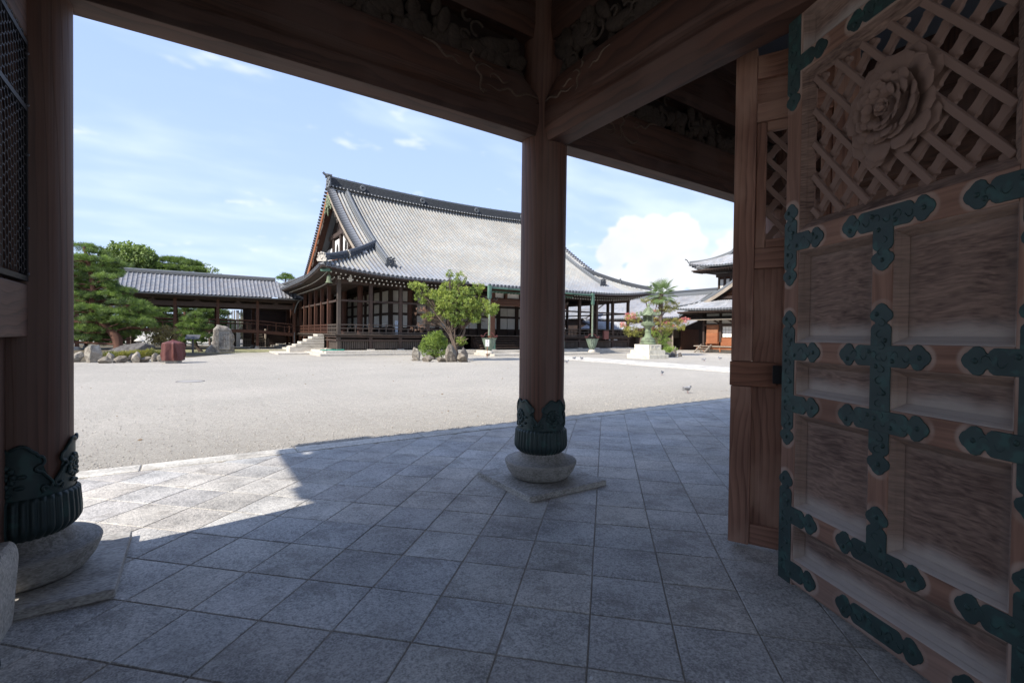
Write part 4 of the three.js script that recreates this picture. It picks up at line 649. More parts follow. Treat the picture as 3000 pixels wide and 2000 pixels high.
  for (const x of [XD, 2 * HX - XD]) { const r = ridgeCourses(desc(x, -32.75), 30, [1, 0, 0], 0.26, 0.42, 4); mesh('descending_ridge', r.geo(), M.tileMid, roof); const o = new MB(); ogreTile(o, x, mainY(x, -32.7) + 0.02, -32.62, 0.62, 0); mesh('ogre_tile', o.geo(), M.tileDark, roof); const tl = new MB(); for (let s = 0.03; s < 1; s += 0.022) { const q = desc(x, -32.75)(s); tl.at(new THREE.TorusGeometry(0.16, 0.028, 5, 8, Math.PI), q[0], q[1] + 0.24, q[2]); } stuff(mesh('ridge_rolls', tl.geo(), M.tileMid, roof)); }
  for (const [sx, sz] of [[1, 1], [-1, 1], [1, -1]]) {
    const x0 = sx > 0 ? XE + 0.1 : HX + HLEN - 0.1, z0 = sz > 0 ? ZE - 0.1 : ZB + 0.1, kk = XD - XE - 0.1, hp = (s) => { const k = s * kk, x = x0 + sx * k, z = z0 - sz * k; return [x, mainY(x, z) + 0.08 + 0.10 * Math.pow(1 - s, 3), z]; }, sd = [S2 * sz, 0, S2 * sx];
    mesh('hip_ridge', ridgeCourses(hp, 20, sd, sz > 0 && sx > 0 ? 0.34 : 0.24, 0.34, 4).geo(), M.tileDark, roof);
    const o = new MB(), q = hp(0), q2 = hp(0.42); ogreTile(o, q[0], q[1] - 0.03, q[2], 0.5, sx > 0 ? (sz > 0 ? -Math.PI / 4 : -3 * Math.PI / 4) : Math.PI / 4); ogreTile(o, q2[0], q2[1] + 0.02, q2[2], 0.42, sx > 0 ? -Math.PI / 4 : Math.PI / 4); mesh('ogre_tile', o.geo(), sx > 0 && sz > 0 ? M.stonePale : M.tileMid, roof);
  }
  // gable end: bargeboards, pendant, recessed wall with a cusped window
  const gb = part('gable', hall);
  for (const sg of [1, -1]) {
    const end = DEP - (XV - XE) - 0.3, sec = (s, dy0, dy1, x0, x1) => { const z = ZR + sg * s * end, y = mainY(XV, z) - 0.06 + 0.0 * s, wd = lerp(0.62, 0.5, s); return [[x0, y + dy0, z], [x0, y + dy1 * wd / 0.6, z], [x1, y + dy1 * wd / 0.6, z], [x1, y + dy0, z]]; };
    const m = new MB(), A = Array.from({ length: 31 }, (_, i) => sec(i / 30, 0, -0.56, XV - 0.03, XV + 0.1)); m.add(uvTube(grid(4, 30, (a, b) => A[Math.round(b * 30)][Math.round(a * 4) % 4]), 1, 8)); mesh('bargeboard', m.geo(), sg > 0 ? M.hallPale : M.orange, gb);  // orange stands for sunlight on the left board, painted by material
    const s2 = new MB(), B2 = Array.from({ length: 31 }, (_, i) => sec(i / 30, 0.02, -0.1, XV + 0.1, XV + 0.75)); s2.add(uvTube(grid(4, 30, (a, b) => B2[Math.round(b * 30)][Math.round(a * 4) % 4]), 1, 8)); mesh('soffit', s2.geo(), M.hallRed, gb);
    // carved fins hanging along the board
    const cv = new MB(), r = rng(66 + sg); for (let i = 0; i < 34; i++) { const s = 0.1 + 0.62 * r(), z = ZR + sg * s * end, y = mainY(XV, z) - 0.72 - 0.25 * r(); cv.at(new THREE.TorusGeometry(0.08 + 0.09 * r(), 0.035, 5, 9, 4.6), XV + 0.06, y, z, 0, Math.PI / 2, r() * 6); } mesh('carved_fringe', cv.geo(), M.hallGrey, gb);
  }
  { const m = new MB(), yA = mainY(XV, ZR) - 0.6; for (const [y, z, s] of [[-0.3, 0, 0.42], [-0.85, 0, 0.36], [-1.3, 0, 0.2], [-0.55, 0.45, 0.28], [-0.55, -0.45, 0.28], [-0.95, 0.75, 0.26], [-0.95, -0.75, 0.26], [-1.3, 1.05, 0.2], [-1.3, -1.05, 0.2], [-0.4, 0.2, 0.25], [-0.4, -0.2, 0.25]]) m.at(new THREE.TorusGeometry(s * 0.6, s * 0.24, 6, 14), XV - 0.02, yA + y, ZR + z, 0, Math.PI / 2, 0); m.at(new THREE.SphereGeometry(0.16, 10, 8), XV - 0.05, yA - 0.45, ZR, 0, 0, 0, [0.5, 1, 1]); m.at(new THREE.ConeGeometry(0.14, 0.5, 8), XV, yA - 1.65, ZR, Math.PI, 0, 0); mesh('pendant', m.geo(), M.verdigris, gb); }
  { // the wall inside the gable, in a plane 1.2 m back
    const xw = XV + 1.25, wall = new MB(); const tri = (n) => { const s = []; for (let i = 0; i <= n; i++) { const z = ZR + (DEP - (XD - XE)) * (1 - 2 * i / n); s.push([z, mainY(XV, z) - 0.3]); } return s; };
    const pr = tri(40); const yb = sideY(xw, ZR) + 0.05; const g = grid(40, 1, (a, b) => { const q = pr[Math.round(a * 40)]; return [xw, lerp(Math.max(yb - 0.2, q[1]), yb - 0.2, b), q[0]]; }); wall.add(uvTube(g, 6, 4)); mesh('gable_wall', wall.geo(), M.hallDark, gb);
    const b = new MB(); b.box(xw - 0.3, xw, yb + 0.05, yb + 0.5, ZR - 7.6, ZR + 7.6); mesh('gable_beam', b.geo(), M.red, gb); const b2 = new MB(); b2.box(xw - 0.26, xw, yb + 2.5, yb + 2.85, ZR - 4, ZR + 4); b2.box(xw - 0.22, xw, yb + 0.5, yb + 4.6, ZR - 0.2, ZR + 0.2); for (const q of [-2.6, 2.6]) b2.box(xw - 0.2, xw, yb + 0.5, yb + 2.5, ZR + q - 0.16, ZR + q + 0.16); mesh('gable_strut', b2.geo(), M.hall, gb);
    for (const q of [-4.6, -1.45, 1.45, 4.6]) { const h = Math.abs(q) > 3 ? 1.25 : 1.75, m = new MB(); m.box(xw - 0.05, xw - 0.005, yb + 0.52, yb + 0.55 + h, ZR + q - 0.95, ZR + q + 0.95); mesh('plaster_panel', m.geo(), M.white, gb);
      if (Math.abs(q) < 3) { const sh = new THREE.Shape(); sh.moveTo(-0.4, 0); sh.bezierCurveTo(-0.3, 0.5, -0.36, 0.8, -0.3, 1.0); sh.bezierCurveTo(-0.26, 1.15, -0.1, 1.2, 0, 1.36); sh.bezierCurveTo(0.1, 1.2, 0.26, 1.15, 0.3, 1.0); sh.bezierCurveTo(0.36, 0.8, 0.3, 0.5, 0.4, 0); const w = new MB(); w.at(new THREE.ExtrudeGeometry(sh, { depth: 0.04, bevelEnabled: false, curveSegments: 6 }), xw - 0.06, yb + 0.56, ZR + q, 0, -Math.PI / 2, 0); mesh('cusped_window', w.geo(), M.dark, gb); } }
    for (const sg of [1]) { const m = new MB(); m.box(xw - 0.9, xw - 0.8, yb - 0.15, yb + 0.5, ZR + sg * 6.6, ZR + sg * 8.3); mesh('plaster_panel', m.geo(), M.white, gb); }
  }
  // closed underside of the eaves and the rafters' pale ends
  const sof = new MB();
  const sy = (x, z) => { const dx = Math.min(x - XE, HX + HLEN - x), e = Math.abs(z - ZR), d = Math.max(0, Math.min(dx, DEP - e)); return Math.min(5.03 + 0.055 * d + 0.5 * Math.pow(clamp((Math.abs(x - HX) - 8.5) / 6.8), 2) * Math.pow(clamp((e - 6.6) / 6.8), 2) * clamp(1 - d / 5), Math.min(mainY(x, z), sideY(x, z)) - 0.14); };
  sof.add(grid(80, 12, (a, b) => { const x = lerp(XE + 0.12, HX + HLEN - 0.12, a), z = lerp(ZE - 0.12, ZE - 7.3, b); return [x, sy(x, z), z]; }));
  for (const [xa, xb] of [[XE + 0.12, XE + 7.3], [HX + HLEN - 0.12, HX + HLEN - 7.3]]) sof.add(grid(12, 40, (a, b) => { const x = lerp(xa, xb, a), z = lerp(ZE - 7.29, ZB + 0.12, b); return [x, sy(x, z), z]; }));
  sof.add(grid(20, 4, (a, b) => { const x = lerp(K0 + 0.05, K1 - 0.05, a), z = lerp(ZK - 0.1, ZE - 0.2, b); return [x, mainY(x, z) - 0.16, z]; }));
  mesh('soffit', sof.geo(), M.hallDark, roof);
  const fas = new MB(), eave = (x, z, y) => [x, y, z]; const line = (f, n, h, t, dy) => { for (let i = 0; i < n; i++) { fas.bar(f(i / n, dy), f((i + 1) / n, dy), t, h); } };
  line((s, dy) => { const x = lerp(XE + 0.1, K0, s); return [x, mainY(x, ZE) - 0.1 + dy, ZE - 0.1]; }, 20, 0.13, 0.1, 0); line((s, dy) => { const x = lerp(K1, HX + HLEN - 0.1, s); return [x, mainY(x, ZE) - 0.1 + dy, ZE - 0.1]; }, 20, 0.13, 0.1, 0);
  line((s, dy) => { const x = lerp(K0, K1, s); return [x, mainY(x, ZK) - 0.1, ZK - 0.1]; }, 8, 0.13, 0.1, 0); line((s, dy) => { const z = lerp(ZE - 0.1, ZB + 0.1, s); return [XE + 0.1, sideY(XE, z) - 0.1, z]; }, 26, 0.13, 0.1, 0); line((s, dy) => { const z = lerp(ZE - 0.1, ZB + 0.1, s); return [HX + HLEN - 0.1, sideY(XE, z) - 0.1, z]; }, 26, 0.13, 0.1, 0);
  mesh('eave_board', fas.geo(), M.hall, roof);
  const ra = new MB(), re = new MB();
  for (const [off, drop, sz] of [[0.55, 0.26, 0.075], [1.15, 0.42, 0.085]]) {
    for (let x = XE + off + 0.2; x < HX + HLEN - off; x += 0.3) { const y = mainY(x, ZE) - drop; if (x > K0 - 0.1 && x < K1 + 0.1) continue; ra.box(x - sz / 2, x + sz / 2, y - sz, y, ZE - off - 2.2, ZE - off); re.box(x - sz * 0.55, x + sz * 0.55, y - sz * 1.03, y + 0.002, ZE - off, ZE - off + 0.02); }
    for (let z = ZE - off - 0.2; z > ZB + off; z -= 0.3) { const y = sideY(XE, z) - drop; ra.box(XE + off, XE + off + 2.2, y - sz, y, z - sz / 2, z + sz / 2); re.box(XE + off - 0.02, XE + off, y - sz * 1.03, y + 0.002, z - sz * 0.55, z + sz * 0.55); const xr = HX + HLEN - off; ra.box(xr - 2.2, xr, y - sz, y, z - sz / 2, z + sz / 2); }
  }
  stuff(mesh('rafters', ra.geo(), M.hall, roof)); stuff(mesh('rafter_ends', re.geo(), M.plaster, roof));
}
{
  // ---- podium, columns, veranda
  const pod = new MB(); pod.box(XE + 0.0, HX + HLEN, -0.2, 0.15, ZB, ZE + 0.05, 0.01); const p1 = pod.build('podium', M.stonePale, hall); const pd2 = new MB(); pd2.box(XE + 0.42, HX + HLEN - 0.42, 0.1, 0.3, ZB + 0.4, ZE - 0.36, 0.012); mesh('upper_step', pd2.geo(), M.stonePale, p1);
  const XC0 = 8.12, XC1 = 35.69, ZC = -32.7, colX = []; for (let i = 0; i < 14; i++) colX.push(XC0 + (XC1 - XC0) * i / 13);
  const colZ = [ZC, -35.44, -37.55, -39.72, -41.85, -44.0, -46.2, -48.4, -50.6, -52.8, -55.6], open = (x) => x > K0 + 0.6 && x < K1 - 0.6;
  const foot = new MB(); foot.box(-0.24, 0.24, 0.29, 0.36, -0.24, 0.24, 0.01); const fg = foot.geo();
  const post = (h, w) => { const m = new MB(); m.box(-w / 2, w / 2, 0.34, h, -w / 2, w / 2, 0.01); return m.geo(); };
  const pg = post(5.15, 0.23), put = (x, z, mat) => { const m = mesh('column', pg, mat, hall); m.position.set(x, 0, z); const f = mesh('column_base', fg, M.stonePale, m); return m; };
  colX.forEach((x, i) => { if (open(x)) return; put(x, ZC, i === 0 ? M.hallGrey : M.hall); });
  colZ.slice(1).forEach((z, i) => { put(XC0, z, M.hallRed); if (i < 8) put(XC1, z, M.hall); });
  // inner round columns
  const ig = (() => { const m = new MB(); m.cyl(0, 1.38, 5.9, 0, 0.2, 0.2, 20); return m.geo(); })(); const inner = (x, z) => { const m = mesh('inner_column', ig, M.hallRed, hall); m.position.set(x, 0, z); };
  for (const x of [10.3, 14.16, 17.5, 26.3, 29.65, 33.4]) inner(x, -35.4); for (const z of [-39.8, -44, -48.4]) { inner(10.3, z); inner(33.4, z); }
  // veranda deck, fascia, skirting
  const dk = new MB(); for (let i = 0; i < 18; i++) dk.box(XC0 - 0.3, XC1 + 0.3, 1.33, 1.395, ZC + 0.32 - i * 0.31, ZC + 0.32 - i * 0.31 - 0.305); dk.box(XC0 - 0.3, 13.5, 1.325, 1.395, -38.3, ZB + 1); dk.box(30.3, XC1 + 0.3, 1.325, 1.395, -38.3, -52); const deck = dk.build('veranda_deck', M.hallGrey, hall);
  const be = new MB(); for (const [x0, x1] of [[XC0 - 0.2, K0 + 0.3], [K1 - 0.3, XC1 + 0.2]]) { be.box(x0, x1, 1.15, 1.33, ZC + 0.02, ZC + 0.16); be.box(x0, x1, 0.91, 1.04, ZC + 0.02, ZC + 0.12); be.box(x0, x1, 3.56, 3.69, ZC - 0.05, ZC + 0.05); be.box(x0, x1, 4.75, 5.0, ZC - 0.07, ZC + 0.07); }
  be.box(XC0 - 0.05, XC0 + 0.05, 3.56, 3.69, ZB + 2.4, ZC); be.box(XC0 - 0.07, XC0 + 0.07, 4.75, 5.0, ZB + 2.4, ZC); be.box(XC0 - 0.16, XC0 - 0.02, 1.15, 1.33, ZB + 2.4, ZC); be.box(XC0 - 0.12, XC0, 0.91, 1.04, -37.4, ZC); be.box(XC1 - 0.05, XC1 + 0.05, 3.56, 3.69, -51, ZC); be.box(XC1 - 0.07, XC1 + 0.07, 4.75, 5.0, -51, ZC); be.box(XC1 + 0.02, XC1 + 0.16, 1.15, 1.33, -51, ZC);
  mesh('girts', be.geo(), M.hall, hall);
  const sk = new MB(), sr = rng(71); for (const [x0, x1] of [[XC0, K0 + 0.4], [K1 - 0.4, XC1]]) for (let x = x0 + 0.12; x < x1; x += 0.145) { const y0 = 0.36 + sr() * 0.03, d = sr() * 0.02; sk.box(x, x + 0.105, y0, 0.91, ZC + 0.0 + d, ZC + 0.025 + d); } for (let z = ZC - 0.2; z > -37.3; z -= 0.145) sk.box(XC0 - 0.02, XC0 + 0.005, 0.36 + sr() * 0.05, 0.91, z - 0.105, z); for (let z = ZC - 0.2; z > -44; z -= 0.145) sk.box(XC1 - 0.02, XC1 + 0.005, 0.36, 0.91, z - 0.105, z); stuff(mesh('skirting_slats', sk.geo(), M.hallGrey, hall));
  const dkb = new MB(); dkb.box(XC0 + 0.6, XC1 - 0.6, 0.3, 1.3, ZC - 2.4, ZC - 2.45); mesh('underfloor', dkb.geo(), M.dark, hall);
  // railings, one per bay
  const bay = (L, lat) => { const m = new MB(); for (const [y, t] of [[2.02, 0.07], [1.78, 0.055], [1.5, 0.075]]) m.box(0, L, y - t / 2, y + t / 2, -t / 2, t / 2); for (let k = 1; k < 4; k++) m.box(L * k / 4 - 0.03, L * k / 4 + 0.03, 1.4, k === 2 ? 1.99 : 1.76, -0.03, 0.03); if (lat) for (let x = 0.1; x < L; x += 0.19) { m.box(x - 0.012, x + 0.012, 1.52, 2.0, -0.012, 0.012); } return m.geo(); };
  const bf = bay(2.02, false); for (let i = 0; i < 13; i++) { if (open(colX[i]) || open(colX[i + 1])) continue; const m = mesh('railing', bf, M.hallGrey, hall); m.position.set(colX[i] + 0.05, 0, ZC + 0.1); }
  for (let i = 0; i < 9; i++) { const L = colZ[i] - colZ[i + 1] - 0.1, m = mesh('railing', bay(L, true), i < 1 ? M.hallGrey : M.hallRed, hall); m.rotation.y = Math.PI / 2; m.position.set(XC0 - 0.1, 0, colZ[i] - 0.05); if (i === 1) { m.visible = true; } if (i < 7) { const q = mesh('railing', bay(L, false), M.hall, hall); q.rotation.y = Math.PI / 2; q.position.set(XC1 + 0.1, 0, colZ[i] - 0.05); } }
  // the hall's walls: posts, head rails, plaster above, paper doors below
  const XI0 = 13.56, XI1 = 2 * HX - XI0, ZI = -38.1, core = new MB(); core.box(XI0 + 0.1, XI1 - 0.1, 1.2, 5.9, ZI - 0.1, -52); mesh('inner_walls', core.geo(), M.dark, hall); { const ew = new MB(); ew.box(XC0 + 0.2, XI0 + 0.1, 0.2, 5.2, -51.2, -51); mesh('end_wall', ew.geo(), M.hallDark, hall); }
  const wp = new MB(), bays = [];
  const bw = (XI1 - XI0) / 8; for (let i = 0; i <= 8; i++) wp.box(XI0 + i * bw - 0.16, XI0 + i * bw + 0.16, 1.38, 5.9, ZI - 0.14, ZI + 0.18, 0.01); for (let i = 1; i < 7; i++) wp.box(XI0 - 0.18, XI0 + 0.14, 1.38, 5.9, ZI - i * 2.15 - 0.16, ZI - i * 2.15 + 0.16, 0.01);
  for (const [a, b] of [[2.98, 3.18], [3.95, 4.12], [5.0, 5.25], [1.9, 1.98]]) { wp.box(XI0, XI1, a, b, ZI - 0.05, ZI + 0.1); wp.box(XI0 - 0.1, XI0 + 0.05, a, b, ZI - 14, ZI - 0.05); } stuff(mesh('wall_frame', wp.geo(), M.hall, hall));
  for (let i = 0; i < 8; i++) { const x0 = XI0 + i * bw + 0.16, x1 = x0 + bw - 0.32; for (let k = 0; k < 2; k++) { const m = new MB(); m.box(lerp(x0, x1, k / 2) + 0.03, lerp(x0, x1, (k + 1) / 2) - 0.03, 1.98, 2.98, ZI - 0.02, ZI + 0.02 + k * 0.03); mesh('paper_door', m.geo(), M.shoji, hall); const l = new MB(); l.box(lerp(x0, x1, k / 2) + 0.03, lerp(x0, x1, (k + 1) / 2) - 0.03, 1.4, 1.9, ZI - 0.02, ZI + 0.03); mesh('door_board', l.geo(), M.hall, hall); } for (const [a, b] of [[3.18, 3.95], [4.12, 5.0]]) for (let k = 0; k < 2; k++) { const m = new MB(); m.box(lerp(x0, x1, k / 2) + 0.02, lerp(x0, x1, (k + 1) / 2) - 0.02, a + 0.015, b - 0.015, ZI - 0.02, ZI + 0.02); mesh('plaster_panel', m.geo(), M.plaster, hall); } }
  for (let i = 0; i < 6; i++) { const z1 = ZI - i * 2.15 - 0.16, z0 = z1 - 2.15 + 0.32; for (const [a, b, mt, nm] of [[1.98, 2.98, M.shoji, 'paper_door'], [3.18, 3.95, M.plaster, 'plaster_panel'], [4.12, 5.0, M.plaster, 'plaster_panel']]) for (let k = 0; k < 2; k++) { const m = new MB(); m.box(XI0 - 0.03, XI0 + 0.02, a + 0.015, b - 0.015, lerp(z0, z1, k / 2) + 0.025, lerp(z0, z1, (k + 1) / 2) - 0.025); mesh(nm, m.geo(), mt, hall); } }
  // the step canopy: pillars with bronze shoes, a rainbow beam, wide timber steps, stone steps
  for (const x of [K0 + 1.5, K1 - 1.5]) { const g = part('canopy_pillar', hall); g.position.set(x, 0, ZE + 0.65); const m = new MB(); m.box(-0.2, 0.2, 0.36, 4.6, -0.2, 0.2, 0.03); mesh('shaft', m.geo(), M.red2, g); const s = new MB(); s.box(-0.23, 0.23, 0.36, 0.98, -0.23, 0.23, 0.03); mesh('metal_shoe', s.geo(), M.copper, g); const b = new MB(); b.box(-0.38, 0.38, 0.16, 0.27, -0.38, 0.38, 0.02); b.box(-0.29, 0.29, 0.265, 0.37, -0.29, 0.29, 0.02); mesh('base_stone', b.geo(), M.stonePale, g); for (const [dx, sg] of [[0.2, 1], [-0.2, -1]]) mesh('carved_nosing', prep(tubeTaper([[dx, 4.05, 0], [dx + sg * 0.25, 4.1, 0], [dx + sg * 0.42, 4.02, 0], [dx + sg * 0.5, 4.18, 0]], 0.1, 0.08, 14)), M.hallGrey, g); mesh('carved_nosing', prep(tubeTaper([[0, 4.05, 0.2], [0, 4.1, 0.5], [0, 4.0, 0.68], [0, 4.2, 0.8]], 0.12, 0.09, 14)), M.hallGrey, g); }
  { const g = loftBeam(7.6, { yb: 3.62, yt: 4.2, hw: 0.16, groove: [0.6, 7.0] }), m = mesh('canopy_beam', g, M.hallRed, hall); m.position.set(K0 + 1.05, 0, ZE + 0.65); const p = new MB(); for (let i = 0; i < 5; i++) { p.box(K0 + 1.4 + i * 1.42, K0 + 2.6 + i * 1.42, 4.24, 4.66, ZE + 0.5, ZE + 0.54); } mesh('plaster_panel', p.geo(), M.plaster, hall); const q = new MB(); for (let i = 0; i < 6; i++) q.box(K0 + 1.2 + i * 1.42, K0 + 1.38 + i * 1.42, 4.2, 4.68, ZE + 0.5, ZE + 0.8); q.box(K0 + 0.4, K1 - 0.4, 4.66, 4.84, ZE + 0.5, ZE + 0.8); mesh('canopy_struts', q.geo(), M.hallRed, hall); for (const x of [K0 + 1.05, K1 - 1.05]) { const b = mesh('canopy_beam', loftBeam(3.4, { yb: 3.9, yt: 4.3, hw: 0.12, groove: [0.3, 0.31] }), M.hall, hall); b.rotation.y = Math.PI / 2; b.position.set(x, 0, ZE + 0.65); } }
  for (let i = 0; i < 6; i++) { const m = new MB(); m.box(K0 + 1.3, K1 - 1.3, 0.3 + i * 0.18 + 0.12, 0.3 + (i + 1) * 0.18, ZC + 1.4 - i * 0.3, ZC + 1.4 - i * 0.3 - 0.36, 0.008); m.box(K0 + 1.3, K1 - 1.3, 0.3, 0.3 + i * 0.18 + 0.12, ZC + 1.4 - i * 0.3 - 0.3, ZC + 1.4 - i * 0.3 - 0.34); mesh('timber_step', m.geo(), M.hall, hall); }
  // gutters with downpipes over the canopy's edge
  const gu = new MB(); gu.box(K0 + 0.1, K1 - 0.1, mainY(HX, ZK) - 0.2, mainY(HX, ZK) - 0.09, ZK + 0.05, ZK + 0.19, 0.02); mesh('gutter', gu.geo(), M.copper, hall); const g2 = new MB(); g2.box(K0 + 0.9, K1 - 0.9, 4.58, 4.66, ZK - 1.4, ZK - 1.2, 0.01); for (let x = K0 + 1; x < K1 - 1; x += 0.28) g2.box(x, x + 0.08, 4.5, 4.58, ZK - 1.38, ZK - 1.1); stuff(mesh('copper_trim', g2.geo(), M.copper, hall));
  // bell under the corner
  const bl = new MB(); bl.add(lathe([[0.001, 0.5], [0.09, 0.49], [0.12, 0.42], [0.14, 0.2], [0.16, 0.08], [0.23, 0.0], [0.2, 0.0], [0.13, 0.1]], 16)); bl.cyl(0, 0.5, 0.85, 0, 0.012, 0.012, 6); const b = bl.build('corner_bell', M.verdigris, hall); b.position.set(XE + 0.62, 4.62, ZE - 0.55); const bx = new MB(); bx.box(-0.16, 0.16, 0.0, 0.24, -0.3, 0.3, 0.01); const cb = bx.build('corner_rafter_cap', M.copper, hall); cb.position.set(XE + 0.42, 5.32, ZE - 0.42); cb.rotation.y = Math.PI / 4; const cr = new MB(); cr.box(-0.13, 0.13, -0.1, 0.14, -1.4, 1.4, 0.01); const cx = cr.build('corner_rafter', M.hall, hall); cx.position.set(XE + 1.65, 5.32, ZE - 1.65); cx.rotation.y = -Math.PI / 4 + Math.PI / 2;
  const pl = new MB(); pl.box(-0.1, 0.1, 0, 0.42, -0.05, 0.05, 0.01); for (const [x, y, z] of [[XC0 - 0.02, 5.0, ZC + 0.13], [XC0 + 0.6, 4.85, ZC + 0.5]]) { const m = mesh('beam_end', pl.geo().clone(), M.plaster, hall); m.position.set(x, y, z); } for (let i = 1; i < 8; i++) { const m = new MB(); m.box(-0.07, 0.07, -0.07, 0.07, -0.05, 0.05); const q = m.build('beam_end', M.plaster, hall); q.position.set(XC0 - 0.15, 5.02, colZ[i]); q.rotation.y = Math.PI / 2; }
  // stone steps at the left side
  for (let i = 0; i < 6; i++) { const m = new MB(); m.box(XC0 - 0.25 - (5 - i) * 0.36 - 0.42, XC0 - 0.2, 0.3 + i * 0.18 - (i ? 0 : 0.28), 0.3 + (i + 1) * 0.18 - 0.02, -37.3, -35.9, 0.015); mesh('stone_step', m.geo(), M.stonePale, hall); }
  const lw = new MB(); lw.box(4.7, XE - 0.01, -0.1, 0.09, -38.6, -34.2, 0.01); mesh('landing', lw.geo(), M.stonePale, hall);
}
// stepping platforms before the canopy and the pale path leading away from it
{
  const platforms = [[17.0, 26.8, 0.15, -30.2, -27.4, 'wide'], [17.6, 26.2, 0.30, -30.95, -29.5, 'upper']];
  for (const [x0, x1, h, z0, z1, w] of platforms) { const m = new MB(); m.box(x0, x1, -0.1, h, z0, z1, 0.012); const o = m.build('stone_platform', M.stonePale); o.name = numbered('stone_platform'); tag(o, `${w} pale stone step slab laid before the hall steps`, 'platform'); o.userData.kind = 'structure'; }
  const pv = new THREE.Group(); pv.name = 'stone_path'; pv.userData = { kind: 'structure', label: 'pale stone path running from the hall steps past the bronze lantern', category: 'path' }; scene.add(pv);
  const r = rng(61); for (let z = -27.35; z < 6; z += 0.9) for (let k = 0; k < 3; k++) { const m = new MB(); m.box(0, 0.97, -0.05, 0.02 + r() * 0.004, 0, 0.888); const q = mesh('flagstone', m.geo(), M.curb, pv); q.position.set(19.0 + k * 0.98, 0, z); }
}
